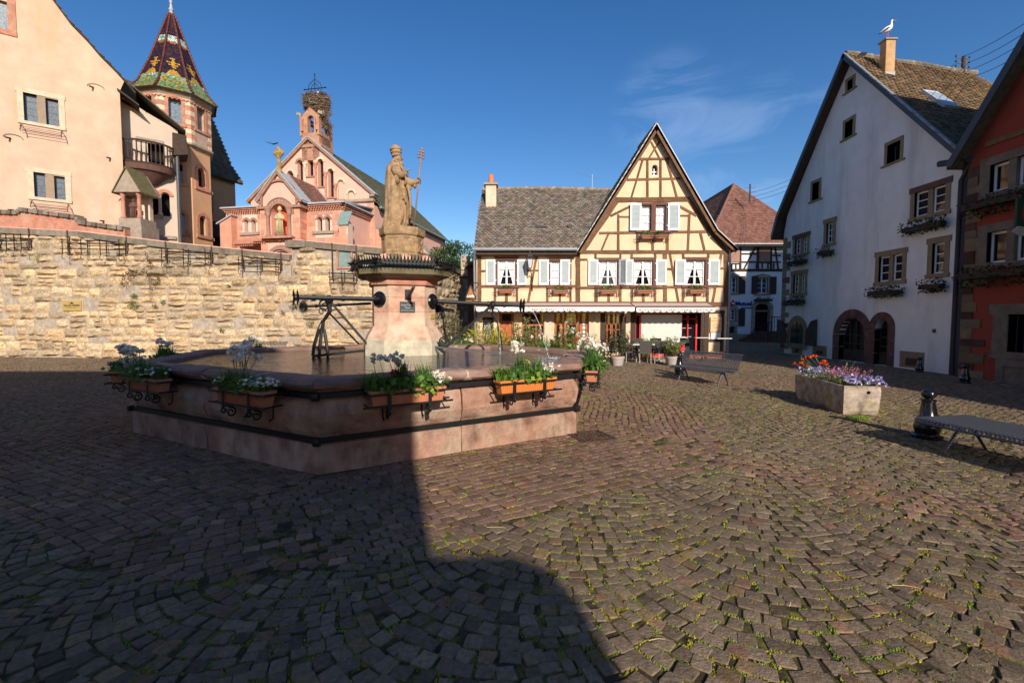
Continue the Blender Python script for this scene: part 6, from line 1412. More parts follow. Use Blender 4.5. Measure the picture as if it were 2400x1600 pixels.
def figure_local(mb,c,h,yaw=0.0,col=(1,1,1)):
    """small draped standing figure"""
    c=Vector(c);prof=[(.17,0),(.16,.1),(.135,.35),(.12,.5),(.15,.62),(.16,.74),(.13,.80),(.05,.83),(.055,.86)]
    mb.lathe([(r*h,z*h)for r,z in prof],c,12,ay=(0,.75,0),col=col);mb.ball(c+Vector((0,-.01*h,.915*h)),(.06*h,.065*h,.075*h),10,7,col)
    f=Vector((math.sin(yaw),-math.cos(yaw),0));r_=Vector((f.y,-f.x,0))*-1
    for sg in(-1,1):mb.tube([c+r_*sg*.15*h+Vector((0,0,.76*h)),c+r_*sg*.17*h+f*.05*h+Vector((0,0,.6*h)),c+r_*sg*.05*h+f*.15*h+Vector((0,0,.6*h))],[.05*h,.045*h,.03*h],8,col)
    for k in range(6):a_=-1.2+2.4*k/5;p=c+f*.12*h*math.cos(a_)+r_*.13*h*math.sin(a_);mb.tube([p+Vector((0,0,.58*h)),p*1.0+f*.03*h+Vector((0,0,.02*h))],[.018*h,.035*h],6,col)
nc=PF.P(-.55,4.2,.55);ns=thing('shrine_niche','gabled stone niche on two columns holding a dark saint figure at the chateau corner','shrine',nc)
mb=MB();z0=PF.hit(*C1(770,1340),)[1];zc_=PF.hit(*C1(790,1190))[1];zr=PF.hit(*C1(820,1105))[1]
mb.box(nc.x-.75,nc.x+.8,nc.y-.7,nc.y+.6,3.9,z0-.5);mb.box(nc.x-.6,nc.x+.65,nc.y-.55,nc.y+.6,z0-.5,z0-.1);mb.build('base',M['grey_stone'],ns)
for dx in(-.42,.5):
    mb=MB();mb.lathe([(.14,0),(.14,.12),(.10,.18),(.10,zc_-z0-.2),(.15,zc_-z0-.08),(.17,zc_-z0)],(nc.x+dx,nc.y-.4,z0-.1),10);mb.build('column',M['sandstone'],ns,smooth=True)
mb=MB();mb.box(nc.x-.45,nc.x+.5,nc.y+.35,nc.y+.6,z0-.1,zc_);mb.build('back_panel',M['cream_stone'],ns)
mb=MB();zt_=zc_-.1;mb.extrude([(nc.x-.75,nc.y-.65,zt_),(nc.x+.8,nc.y-.65,zt_),(nc.x+.03,nc.y-.65,zr+.35)],(0,1.5,0));mb.build('gable',M['grey_stone'],ns)
mb=MB();mb.extrude([(nc.x-.8,nc.y-.72,zt_-.08),(nc.x+.03,nc.y-.72,zr+.40),(nc.x+.03,nc.y+.6,zr+.40),(nc.x-.8,nc.y+.6,zt_-.08)],(0,0,.09));mb.extrude([(nc.x+.85,nc.y-.72,zt_-.08),(nc.x+.03,nc.y-.72,zr+.40),(nc.x+.03,nc.y+.6,zr+.40),(nc.x+.85,nc.y+.6,zt_-.08)],(0,0,.09));mb.build('roof',M['mossy_stone'],ns)
mb=MB();figure_local(mb,(nc.x+.05,nc.y-.25,z0-.1),1.15);mb.build('figure',M['brown_stone'],ns,smooth=True)
# ================================================================ TOWER
TC=Vector((at(409,228,32).x,32.0));tdir=math.atan2(-TC.y,-TC.x);PH=tdir+math.pi/8
tw=thing('stair_tower','octagonal chateau tower with a pointed roof of patterned glazed tiles','tower',(TC.x,TC.y,4))
zEv=at(409,226,31).z;zAp=at(411,36,32).z;zC=at(430,338,31).z
def octp(r,k,z):t=PH+k*math.pi/4;return Vector((TC.x+r*math.cos(t),TC.y+r*math.sin(t),z))
RU,RLo,RE=2.16,2.04,2.58
for k in range(8):
    a,b_=octp(RU,k,0),octp(RU,k+1,0);f=Fac((a.x,a.y),(b_-a).xy,n=((a+b_)/2).xy-TC);L_=(b_-a).length
    hw=.34;hole=arch(L_/2-hw,L_/2+hw,zC+1.1,zC+2.75,n=8,rise=.22);vis=k in(5,6,7,0,1)
    f.wall(rect(0,L_,zC,zEv+.1),[hole],.3).build('upper_wall',M['tower_stone'],tw)
    mb=MB();f.poly(mb,hole,-.3,-.28);gw_=mb.build('window',M['leaded_glass'],tw);mb=MB();archring(f,mb,L_/2-hw,L_/2+hw,zC+2.53,.17,-.1,.04,rise=.22);f.box(mb,L_/2-hw-.17,L_/2-hw,zC+1.1,zC+2.53,-.1,.04);f.box(mb,L_/2+hw,L_/2+hw+.17,zC+1.1,zC+2.53,-.1,.04);f.box(mb,L_/2-hw-.25,L_/2+hw+.25,zC+.95,zC+1.1,-.1,.08);mb.build('window_surround',M['sandstone'],tw)
    z=zC;i=0
    while z<zEv-.5:
        h=.3;w_=.42 if i%2 else .28
        for u0,u1 in((0,w_),(L_-w_,L_)):mb=MB();f.box(mb,u0,u1,z+.005,z+h-.005,-.05,.015,tone(.85,1.15,.05));mb.build('corner_stone',M['sandstone' if i%2 else 'cream_stone'],tw)
        z+=h;i+=1
    a,b_=octp(RLo,k,0),octp(RLo,k+1,0);f=Fac((a.x,a.y),(b_-a).xy,n=((a+b_)/2).xy-TC);L2=(b_-a).length
    hs_=[]
    if k in(0,7,1):hs_=[arch(L2/2-.3,L2/2+.3,zz,zz+1.35,n=8)for zz in(EYE+(745-430)/FPX*30,EYE+(745-545)/FPX*30)]
    f.wall(rect(0,L2,3.5,zC),hs_,.3).build('lower_wall',M['tower_plaster'],tw)
    for h_ in hs_:
        mb=MB();f.poly(mb,h_,-.3,-.28);mb.build('window',M['dark_glass'],tw);mb=MB();c0s,z0s,z1s=L2/2,h_[0][1],h_[0][1]+1.35
        archring(f,mb,L2/2-.3,L2/2+.3,z1s-.3,.22,-.1,.03);f.box(mb,L2/2-.52,L2/2-.3,z0s,z1s-.3,-.1,.03);f.box(mb,L2/2+.3,L2/2+.52,z0s,z1s-.3,-.1,.03);f.box(mb,L2/2-.6,L2/2+.6,z0s-.2,z0s,-.1,.1);mb.build('window_surround',M['sandstone'],tw)
mb=MB()
for r0,r1,z0,z1 in((RLo,RU+.10,zC-.22,zC+.02),(RU,RU+.12,zEv-.28,zEv+.05),(RU+.01,RE-.1,zEv-.02,zEv+.08)):mb.lathe([(r0,z0),(r1,(z0+z1)/2),(r1,z1)],(TC.x,TC.y,0),8,phase=PH)
mb.build('cornice',M['grey_stone'],tw)
for k in range(8):
    a,b_=octp(RU+.02,k,0),octp(RU+.02,k+1,0);f=Fac((a.x,a.y),(b_-a).xy,n=((a+b_)/2).xy-TC);L_=(b_-a).length;mb=MB()
    for i in range(7):archring(f,mb,L_*(i+.15)/7,L_*(i+.85)/7,zEv-.5,.05,-.05,.06,n=4)
    mb.build('corbel_frieze',M['sandstone'],tw)
prof=[(RE,zEv-.0),(RE*.80,zEv+.62),(RE*.52,zEv+(zAp-zEv)*.40),(.16,zAp)]
PAL=dict(v=(.030,.016,.040),b=(.075,.030,.028),t=(.16,.42,.33),y=(.62,.36,.035),g=(.16,.20,.04),w=(.62,.72,.66),o=(.50,.17,.03),c=(.22,.40,.14))
def roofcol(u,g):
    """u: -1..1 across the face, g: 0..1 height"""
    r=random.random()
    if abs(u)>.90:return(.16,.035,.025)
    if g<.17:return PAL['t']if r<.30 else PAL['g']if r<.52 else PAL['y']if r<.72 else PAL['c']if r<.92 else PAL['o']
    if g<.20:return PAL['t']if r<.6 else PAL['w']if r<.8 else PAL['y']
    h=(g-.20)/.21
    if 0<=h<1 and(abs(u)<.62*(1-h/.42)if h<.42 else(abs(u)<.17 or(.54<h<.62 and abs(u)<.42)or(.72<h<.80 and abs(u)<.58)or(h>.9 and abs(u)<.3))):return PAL['y']
    if g>.6 and g<.72:
        d=math.hypot(u*.75,(g-.66)/.055);
        if d<1:return PAL['o']if g<.628 else PAL['y']if g<.638 else PAL['t']if r<.35 else PAL['w']
    if .50<g<.58 and abs(u)<.7 and(int(g*90)+int((u+1)*4))%3==0:return PAL['b']
    return PAL['v']if r<.6 else PAL['b']
Htot=zAp-zEv
for k in range(8):
    for(r0,z0),(r1,z1)in zip(prof,prof[1:]):
        a,b_,c,d=octp(r0,k,z0),octp(r0,k+1,z0),octp(r1,k+1,z1),octp(r1,k,z1);mb=MB();mb.add([a,b_,c,d],[(0,1,2,3)]);mb.build('roof_face',M['roof_base'],tw)
        if k not in(4,3,2):
            m0,m1=(a+b_)/2,(c+d)/2;U_=(b_-a).normalized();Vx=m1-m0;vl=Vx.length;w0,w1=(b_-a).length/2,(c-d).length/2
            tiles(m0,U_,Vx,[(-w0,0),(w0,0),(w1,vl),(-w1,vl)],.105,.095,tw,'glazed_tile',lift=.022,tint=lambda u,v,w0=w0,w1=w1,vl=vl,z0=z0,z1=z1:(lambda cc,kk:(cc[0]*kk,cc[1]*kk,cc[2]*kk))(roofcol(u/max(.05,(w0+(w1-w0)*v/vl)),(z0+(z1-z0)*v/vl-zEv)/Htot),random.uniform(.75,1.25)),name='glazed_tiles')
for k in range(8):
    mb=MB();pts=[octp(r+.03,k,z+.03)for r,z in prof]
    for a,b_ in zip(pts,pts[1:]):
        n_=max(2,int((b_-a).length/.24))
        for i in range(n_):mb.tube([a.lerp(b_,i/n_),a.lerp(b_,(i+1.08)/n_)],[.075,.055],6,tone(.8,1.2))
    mb.build('hip_tiles',M['hip_tile'],tw,kind='stuff')
mb=MB();mb.lathe([(.30,-.55),(.16,-.1),(.10,.2),(.17,.26),(.09,.34),(.07,.7),(.12,.76),(.06,.84),(.03,1.6)],(TC.x,TC.y,zAp+.1),12);mb.build('finial',M['lead'],tw,smooth=True)
WP=Fac((at(553,500,38).x,38),(-.37,-.93),n=(.93,-.37));o=thing('chateau_wing','shaded rear wing of the chateau with a steep dark roof right of the tower','building',(WP.O.x,WP.O.y,4))
zl=EYE+(745-432)/FPX*38;mb=MB();WP.box(mb,0,7,3.5,zl,-8,0);mb.build('wall',M['tower_plaster'],o)
mb=MB();a=WP.P(-.4,zl-.15,.45);b_=WP.P(7,zl-.15,.45);kk=WP.P(-.4,zl+1.5,-.9);kl=WP.P(7,zl+1.5,-.9);c=WP.P(-.4,zl+6,-3.2);d=WP.P(7,zl+6,-3.2);mb.extrude([a,b_,kl,kk],(-.1,0,-.1));mb.extrude([kk,kl,d,c],(-.1,0,-.1));mb.build('roof',M['roof_base'],o)
tiles(a,(b_-a),(kk-a),[(0,0),(7.4,0),(7.4,(kk-a).length),(0,(kk-a).length)],.24,.2,o,'roof_tile_dark',lift=.04);tiles(kk,(b_-a),(c-kk),[(0,0),(7.4,0),(7.4,(c-kk).length),(0,(c-kk).length)],.24,.2,o,'roof_tile_dark',lift=.04)
w=(2.0,2.5,zl-3.0,zl-1.3);mb=MB();WP.box(mb,w[0]-.1,w[1]+.1,w[2]-.1,w[3]+.1,.0,.04);wf=mb.build('window_frame',M['grey_stone'],o);mb=MB();WP.box(mb,*w,.04,.05);mb.build('pane',M['dark_glass'],wf)
mb=MB();mb.extrude([WP.P(.2,8.0,1.6),WP.P(4.5,8.0,1.6),WP.P(4.5,9.4,0),WP.P(.2,9.4,0)],(0,0,-.1));WP.box(mb,.3,4.4,3.5,8.0,0,1.2);mb.build('lean_to',M['timber_dark'],o)
# ================================================================ CHURCH
def Z4(x,y):return(520+x*.17007,430+y*.17007)
def Z2(x,y):return(500+x*.3188,150+y*.3188)
def Z5(x,y):return(620+x*.19133,180+y*.19133)
ca_=math.radians(11);cd=Vector((math.cos(ca_),-math.sin(ca_)));cb=Vector((math.sin(ca_),math.cos(ca_)))
CFO=Vector((-15.46,30));CF=Fac(CFO,cd);CP_=Fac(CFO-cb*.7,cd);CG=Fac(CFO+cb*3.5,cd)
church=thing('church','pink sandstone chapel with stepped arcade gable, porch and open bell turret','church',(CFO.x,CFO.y,4))
def H4(f,x,y):return f.hit(*Z4(x,y))
def ashlar(fac,s0,s1,z0,z1,parent,avoid=(),off=.014,h=.34,lmin=.5,lmax=1.1,m='church_stone',clip=None):
    n_=max(1,round((z1-z0)/h));h=(z1-z0)/n_
    for j in range(n_):
        s=s0-(random.uniform(0,.5)if j%2 else random.uniform(.1,.3));
        while s<s1:
            L_=random.uniform(lmin,lmax);a,b_=max(s,s0)+.012,min(s+L_,s1)-.012;c,d=z0+j*h+.012,z0+(j+1)*h-.012;s+=L_
            pcs=[(a,b_)]
            for q in avoid:
                if c<q[3]and d>q[2]:pcs=[r for u,v in pcs for r in([(u,v)]if v<=q[0]or u>=q[1]else[(u,q[0]),(q[1],v)])if r[1]-r[0]>.06]
            for u,v in pcs:
                if v-u>.06:mb=MB();fac.box(mb,u,v,c,d,-.02,off+random.uniform(0,.008),tone(.8,1.2,.07));mb.build('stone',M[m],parent)
lW,rW=H4(CF,60,500),H4(CF,1662,500);zTop=H4(CF,300,345)[1];zTopR=H4(CF,1400,300)[1];zT=(zTop+zTopR)/2
wl=[H4(CF,308,500),H4(CF,368,672),H4(CF,405,500),H4(CF,470,672)];wr=[H4(CF,1315,463),H4(CF,1385,652),H4(CF,1424,463),H4(CF,1492,652)]
dw=[(wl[0][0],wl[1][0],wl[1][1],wl[0][1]),(wl[2][0],wl[3][0],wl[3][1],wl[2][1]),(wr[0][0],wr[1][0],wr[1][1],wr[0][1]),(wr[2][0],wr[3][0],wr[3][1],wr[2][1])]
CF.wall(rect(lW[0],rW[0],3.5,zT),[arch(*w)for w in dw],.4).build('porch_wall',M['church_mortar'],church)
mb=MB();CF.box(mb,lW[0],rW[0]-.02,3.5,zT-.02,-5,-.45);mb.build('porch_core',M['pink_plaster'],church)
av=[(w[0]-.15,w[1]+.15,w[2]-.1,w[3]+.05)for w in dw];cL,cR=H4(CF,527,500)[0],H4(CF,1148,500)[0]
zD=H4(CF,300,432)[1]
ashlar(CF,lW[0],cL,5.2,zD,church,av);ashlar(CF,cR,rW[0],5.2,zD+.1,church,av)
for i,w in enumerate(dw):
    mb=MB();CF.poly(mb,arch(*w),-.38,-.36);g_=mb.build('window',M['dark_glass'],church)
for w0,w1 in((dw[0],dw[1]),(dw[2],dw[3])):
    mb=MB();CF.box(mb,w0[0]-.3,w1[1]+.3,w0[2]-.2,w0[2]-.02,-.1,.12);mb.build('window_sill',M['grey_stone'],church)
    mb=MB();c=(w0[1]+w1[0])/2;mb.lathe([(.07,0),(.045,.08),(.04,.6),(.09,.8),(.11,.9)],CF.P(c,w0[2],-.16),8);mb.build('window_column',M['sandstone'],church,smooth=True)
    mb=MB();archring(CF,mb,w0[0],w0[1],w0[3]-(w0[1]-w0[0])/2,.14,-.05,.03,n=8);archring(CF,mb,w1[0],w1[1],w1[3]-(w1[1]-w1[0])/2,.14,-.05,.032,n=8);mb.build('arch_stones',M['brown_pink_stone'],church)
def cornice(f,s0,s1,z,parent,dz=.36):
    mb=MB();f.box(mb,s0-.1,s1+.1,z,z+.10,-.1,.34);mb.build('zinc_edge',M['lead'],parent)
    mb=MB();f.box(mb,s0-.05,s1+.05,z-.10,z,-.1,.24);n_=int((s1-s0)/.17)
    for i in range(n_):
        u=s0+(s1-s0)*(i+.2)/n_;f.box(mb,u,u+.09,z-.22,z-.10,-.05,.18);f.box(mb,u+.085,u+.175,z-.34,z-.22,-.05,.11)
    mb.build('dentil_cornice',M['sandstone'],parent)
cornice(CF,lW[0],cL,zT,church);cornice(CF,cR,rW[0],zT,church)
mb=MB();a,b_,c=H4(CF,20,575),H4(CF,225,462),H4(CF,222,900);CF.poly(mb,[(a[0]+.2,3.5),(c[0],3.5),(c[0],b_[1]),(a[0]+.2,a[1])],-.6,.5);mb.build('buttress',M['church_stone'],church)
mb=MB();CF.beam(mb,(a[0],a[1]-.02),(b_[0],b_[1]+.04),.08,-.65,.6);mb.build('buttress_cap',M['lead'],church)
a,b_,c=H4(CF,1590,430),H4(CF,1735,545),H4(CF,1735,800);bq=Fac(CFO-cb*.55,cd);u0,u1=H4(bq,1610,600)[0],H4(bq,1733,600)[0]
mb=MB();bq.box(mb,u0,u1,3.5,H4(bq,1700,545)[1],-.6,0);mb.build('buttress',M['church_mortar'],church);ashlar(bq,u0,u1,5.0,H4(bq,1700,545)[1],church)
mb=MB();zz=H4(bq,1700,545)[1];mb.extrude([bq.P(u0-.08,zz-.05,.1),bq.P(u1+.08,zz-.05,.1),bq.P(u1+.0,zz+.85,-.55),bq.P(u0-.15,zz+.85,-.55)],(0,0,-.08));mb.build('buttress_cap',M['copper_green'],church)
pc=[H4(CP_,497,330),H4(CP_,1080,330)];s0,s1=H4(CP_,530,500)[0],H4(CP_,1072,500)[0];zI=H4(CP_,620,345)[1];gap_=CP_.hit(*Z2(480,792));gL=CP_.hit(*Z2(322,1015));gR=CP_.hit(*Z2(632,1003));sc_=(s0+s1)/2
sg0,sg1=gL[0]+.12,gR[0]-.05;zG=(gL[1]+gR[1])/2;sm=gap_[0]
nich=arch(sm-.62,sm+.62,H4(CP_,800,740)[1],H4(CP_,800,285)[1])
CP_.wall([(s0,3.5),(s1,3.5),(s1,zG),(sm,gap_[1]-.12),(s0,zG)],[nich],.55).build('bay_wall',M['pink_plaster'],church)
mb=MB();CP_.box(mb,s0,s0+.3,3.5,zG,-.7,-.001);CP_.box(mb,s1-.3,s1,3.5,zG,-.7,-.001);mb.build('bay_side',M['church_stone'],church)
ashlar(CP_,s0,sm-.9,5.2,zI-.05,church,h=.32,lmin=.4,lmax=.7);ashlar(CP_,sm+.9,s1,5.2,zI-.05,church,h=.32,lmin=.4,lmax=.7)
fsd=Fac(CP_.P(s1,0,0).xy,cb,n=cd);ashlar(fsd,0,.68,5.2,zI,church,h=.32,lmin=.3,lmax=.6)
mb=MB();CP_.poly(mb,nich,-.56,-.54);mb.build('niche_back',M['niche_red'],church)
mb=MB();CP_.box(mb,s0-.15,sm-.55,zI-.05,zI+.12,-.6,.16);CP_.box(mb,sm+.62,s1+.2,zI-.05,zI+.12,-.7,.16);CP_.box(mb,s0-.1,sm-1.28,zG-.12,zG+.04,-.1,.1);CP_.box(mb,sm+1.32,s1+.1,zG-.12,zG+.04,-.1,.1)
archring(CP_,mb,sm-1.18,sm+1.18,zI+.45,.14,-.05,.12,n=16);CP_.box(mb,sm-1.30,sm-1.18,zI+.2,zI+.5,-.05,.1);CP_.box(mb,sm+1.18,sm+1.30,zI+.2,zI+.5,-.05,.1);mb.build('moulding',M['brown_pink_stone'],church)
rn=nich[0][1];zN=H4(CP_,800,285)[1]-.62
mb=MB();archring(CP_,mb,sm-.62,sm+.62,zN,.10,-.05,.10,n=14);archring(CP_,mb,sm-.72,sm+.72,zN,.26,-.05,.05,n=14);archring(CP_,mb,sm-.98,sm+.98,zN,.06,-.05,.09,n=14);mb.build('arch_mould',M['brown_pink_stone'],church)
for i in range(11):
    a_=math.pi*(i+.5)/11;r_=.85;ch_='+ECCESACERDOS'[i];p=CP_.P(sm-r_*math.cos(a_),zN+r_*math.sin(a_),.055);u_=(CP_.d3*(-math.cos(a_))+Vector((0,0,math.sin(a_))));rt=(CP_.d3*math.sin(a_)+Vector((0,0,math.cos(a_))))
    lettering(ch_,.17,M['cream_print'],church,p-u_*.06-rt*.05,rt,u_,.006)
for dx in(-.75,.75):
    mb=MB();zb_=H4(CP_,800,740)[1];h=zI-zb_;mb.lathe([(.17,0),(.17,.1),(.11,.18),(.105,h-.5),(.14,h-.45),(.12,h-.4),(.22,h-.08),(.24,h)],CP_.P(sm+dx,zb_,.12),12);mb.build('niche_column',M['brown_pink_stone'],church,smooth=True)
mb=MB();zb_=H4(CP_,800,740)[1];CP_.box(mb,sm-1.1,sm+1.1,zb_-.12,zb_,-.1,.4);n_=14
for i in range(n_):CP_.box(mb,sm-1.0+2.0*i/n_,sm-1.0+2.0*i/n_+.07,zb_-.24,zb_-.12,-.05,.2)
mb.build('niche_ledge',M['sandstone'],church)
zp=H4(CP_,780,840)[1];mb=MB()
for k in range(3):archring(CP_,mb,sm-.85+.16*k+(-.16*2),sm+.85-.16*k+.32,zp-1.17,.13,-.05-.12*(2-k),.12-.1*(2-k),n=14)
mb.build('portal_arch',M['brown_pink_stone'],church);mb=MB();CP_.poly(mb,arch(sm-.8,sm+.8,3.6,zp-.4),-.02,.012);mb.build('portal',M['timber_dark'],church)
for x0,x1,yy in((440,635,800),(188,465,840),(940,1080,800)):
    a,b_=H4(CP_,x0,yy),H4(CP_,x1,yy);mb=MB();CP_.box(mb,a[0],b_[0],a[1]-.02,a[1]+.12,-.4,.2);CP_.box(mb,a[0]+.03,b_[0]-.03,a[1]+.12,a[1]+.3,-.4,.02)
    for i in range(int((b_[0]-a[0])/.16)):CP_.box(mb,a[0]+.16*i,a[0]+.16*i+.08,a[1]-.14,a[1]-.02,-.05,.12)
    mb.build('weathering',M['sandstone'],church)
def gable_edge(f,pL,pA,pR,w,o1,o0,m='lead',m2='brown_pink_stone'):
    for p,q_ in((pL,pA),(pA,pR)):
        mb=MB();f.beam(mb,p,q_,w,o0,o1);mb.build('gable_coping',M[m2],church);mb=MB();d=(Vector(q_)-Vector(p)).normalized();nn=Vector((-d.y,d.x));f.beam(mb,Vector(p)+nn*(w*.5+.03),Vector(q_)+nn*(w*.5+.03),.06,o0-.05,o1+.05);mb.build('gable_flashing',M[m],church)
gable_edge(CP_,(s0-.15,zG-.0),(sm,gap_[1]-.05),(s1+.25,zG-.12),.16,.18,-.6)
mb=MB();A3=CP_.P(sm,gap_[1],.1);B3=CP_.P(s1+.35,zG-.15,.1);C3=CP_.P(s0-.2,zG-.05,.1);bk=-CP_.n3*4.2;mb.extrude([A3,B3,B3+bk,A3+bk],(0,0,.06));mb.extrude([A3,C3,C3+bk,A3+bk],(0,0,.06));mb.build('bay_roof',M['lead'],church)
tiles(B3+Vector((0,0,.08))-CP_.n3*1.2,-CP_.n3,A3-B3,[(0,0),(2.6,0),(2.6,(A3-B3).length),(0,(A3-B3).length)],.2,.18,church,'roof_tile_red',lift=.04)
mb=MB();c=CP_.P(sm,gap_[1]-.05,-.05);mb.lathe([(.26,0),(.2,.15),(.12,.25),(.11,.85)],c,8);mb.build('finial',M['gold_lichen'],church)
mb=MB();cc_=c+Vector((0,0,1.22))
for k in range(4):a_=k*math.pi/2;mb.ball(cc_+CP_.d3*.24*math.cos(a_)+Vector((0,0,.24*math.sin(a_))),(.15,.12,.15),8,6)
mb.lathe([(.28,-.08),(.30,0),(.28,.08)],cc_,14,ax=CP_.d3,ay=(0,0,1),az=-CP_.n3);mb.build('finial_cross',M['gold_lichen'],church,smooth=True)
mA=CG.hit(*Z2(705,550));mR=CG.hit(*Z2(1180,965));mL=(2*mA[0]-mR[0],mR[1]);bR=CG.hit(*Z2(1182,1100))
def Z5h(x,y):return CG.hit(*Z5(x,y))
aw_=[]
for(x0,x1,y0,y1,open_)in[(520,600,870,1215,1),(400,475,1025,1355,1),(280,355,1155,1345,1),(650,725,1010,1345,1),(775,850,1130,1475,1),(895,975,1265,1500,0),(1020,1105,1395,1525,0)]:
    a,b_=Z5h(x0,y0),Z5h(x1,y1);aw_.append((a[0],b_[0],b_[1],a[1],open_))
CG.wall([(mL[0],3.5),(bR[0],3.5),(bR[0],mR[1]-.1),mR,(mA[0],mA[1]-.1),mL],[arch(*w[:4])for w in aw_],.4).build('gable_wall',M['pink_plaster'],church)
for w in aw_:
    r_=(w[1]-w[0])/2;mb=MB()
    if w[4]:CG.poly(mb,arch(*w[:4]),-.40,-.38);CG.box(mb,w[0],w[0]+r_*1.1,w[2],w[3]-r_*.6,-.36,-.10)if False else None;mb.build('window',M['dark_glass'],church);mb=MB();CG.box(mb,w[0]+.0,w[0]+r_*.95,w[2],w[3]-r_,-.39,-.02-.0)if False else None
    else:CG.poly(mb,arch(*w[:4]),-.16,-.14);mb.build('blind_arch',M['pink_plaster'],church)
    mb=MB();archring(CG,mb,w[0],w[1],w[3]-r_,.15,-.05,.05,n=10);mb.build('arch_stones',M['cream_stone' if random.random()<.45 else 'brown_pink_stone'],church)
    mb=MB();CG.box(mb,w[0]-.1,w[1]+.1,w[2]-.1,w[2],-.2,.08);mb.build('window_sill',M['brown_pink_stone'],church)
for x,y0,y1 in((500,1065,1355),(630,1060,1380),(390,1200,1360),(752,1180,1500),(875,1320,1500)):
    a,b_=Z5h(x,y0),Z5h(x,y1);h=a[1]-b_[1];mb=MB();mb.lathe([(.11,0),(.11,.08),(.075,.15),(.07,h-.35),(.10,h-.3),(.08,h-.26),(.14,h-.1),(.16,h-.05),(.16,h+.03)],CG.P(a[0],b_[1],.07),10);mb.build('arcade_column',M['cream_stone' if x in(390,500)else 'sandstone'],church,smooth=True)
gable_edge(CG,(mL[0]-.2,mL[1]-.05),mA,(mR[0]+.15,mR[1]-.05),.14,.2,-.3)
a=CG.hit(*Z2(805,1022));mb=MB();CG.box(mb,a[0],bR[0]+.05,a[1]-.08,a[1]+.10,-.1,.2);CG.box(mb,mR[0]-.25,bR[0]+.12,mR[1]-.12,mR[1]+.02,-.5,.25);mb.build('string_course',M['grey_stone'],church)
ashlar(CG,CG.hit(*Z2(1130,1100))[0],bR[0],5,CG.hit(*Z2(1150,985))[1],church,h=.36,lmin=.3,lmax=.6)
CN=Fac(CG.P(bR[0],0).xy,cb,n=cd);mb=MB();CN.box(mb,0.02,15,3.5,CN.hit(*Z2(1200,1045))[1],-.4,0);mb.build('nave_wall',M['pink_plaster'],church)
zNv=CN.hit(*Z2(1200,1045))[1];Ar=CG.P(mA[0],mA[1]-.02,-.3);Er=CG.P(bR[0]+.35,zNv-.05,-.3);bkv=-CG.n3*15;El=CG.P(2*mA[0]-bR[0]-.35,zNv-.05,-.3)
mb=MB();mb.extrude([Er,Ar,Ar+bkv,Er+bkv],(0,0,-.08));mb.extrude([El,Ar,Ar+bkv,El+bkv],(0,0,-.08));mb.build('nave_roof',M['roof_base'],church)
tiles(Er,-CG.n3,Ar-Er,[(0,0),(14.5,0),(14.5,(Ar-Er).length),(0,(Ar-Er).length)],.24,.2,church,'roof_tile_church',lift=.04)
mb=MB();mb.tube([Er+Vector((0,0,-.05)),Er+bkv+Vector((0,0,-.05))],.1,8);mb.build('gutter',M['copper_green'],church)
w=(2.2,3.6,zNv-3.6,zNv-1.0);mb=MB();CN.poly(mb,arch(*w),.0,.02);nw_=mb.build('window',M['dark_glass'],church);mb=MB();archring(CN,mb,w[0],w[1],w[3]-.7,.2,-.0,.08);mb.build('arch_stones',M['brown_pink_stone'],church)
cq=Fac(CN.P(1.0,0,0).xy,cd,n=-cb)
for k in(.3,8.5):p=CN.P(k,0,0);mb=MB();mb.extrude([CN.P(k,3.5,0),CN.P(k,3.5,1.9),CN.P(k,zNv-3.3,1.6),CN.P(k,zNv-1.6,.1),CN.P(k,zNv-1.6,0)],CN.d3*.7);bt=mb.build('buttress',M['church_stone'],church);mb=MB();mb.extrude([CN.P(k-.05,zNv-3.35,1.75),CN.P(k-.05,zNv-1.5,.05),CN.P(k+.75,zNv-1.5,.05),CN.P(k+.75,zNv-3.35,1.75)],(0,0,.1));mb.build('buttress_cap',M['copper_green'],church)
PSd=Fac(CF.P(rW[0],0).xy,cb,n=cd);mb=MB();PSd.box(mb,.02,3.5,3.5,zT,-.3,0);mb.build('porch_side',M['pink_plaster'],church);cornice(PSd,0,3.4,zT,church)
mb=MB();mb.extrude([CF.P(lW[0]-.2,zT+.10,.3),CF.P(rW[0]+.3,zT+.10,.3),CF.P(rW[0]+.3,zT+.55,-3.5),CF.P(lW[0]-.2,zT+.55,-3.5)],(0,0,-.08));mb.build('porch_roof',M['lead'],church)
tb0,tb1=CG.hit(*Z5(452,700))[0],CG.hit(*Z5(668,700))[0];tz0=CG.hit(*Z5(560,850))[1];tz1=CG.hit(*Z5(560,395))[1];tcx=(tb0+tb1)/2;hb=(tb1-tb0)/2;BT=Fac(CG.P(0,0,.0).xy,cd)
ob=(CG.hit(*Z5(526,600))[0],CG.hit(*Z5(604,600))[0],CG.hit(*Z5(560,686))[1],CG.hit(*Z5(560,474))[1])
for off in(0.0,-1.35):
    f=Fac(CG.P(0,0,off).xy,cd);f.wall([(tb0,tz0-1.0),(tb1,tz0-1.0),(tb1,tz1-.5),(tcx,tz1+.15),(tb0,tz1-.5)],[arch(*ob)],.35,edge=.35).build('turret_wall',M['turret_stone'],church)
for s in(tb0,tb1-.35):mb=MB();CG.box(mb,s,s+.35,tz0-1,ob[2]+.2,-1.4,-.35);CG.box(mb,s,s+.35,ob[3]-.3,tz1-.5,-1.4,-.35);mb.build('turret_side',M['turret_stone'],church)
mb=MB();CG.box(mb,tb0,tb1,tz0-1,ob[2]-.1,-1.35,-.35);CG.box(mb,tb0-.15,tb1+.22,tz0-.1,tz0+.1,-1.5,.1);CG.box(mb,tb1,tb1+.2,tz0-.4,tz0-.1,-1.4,-.2)
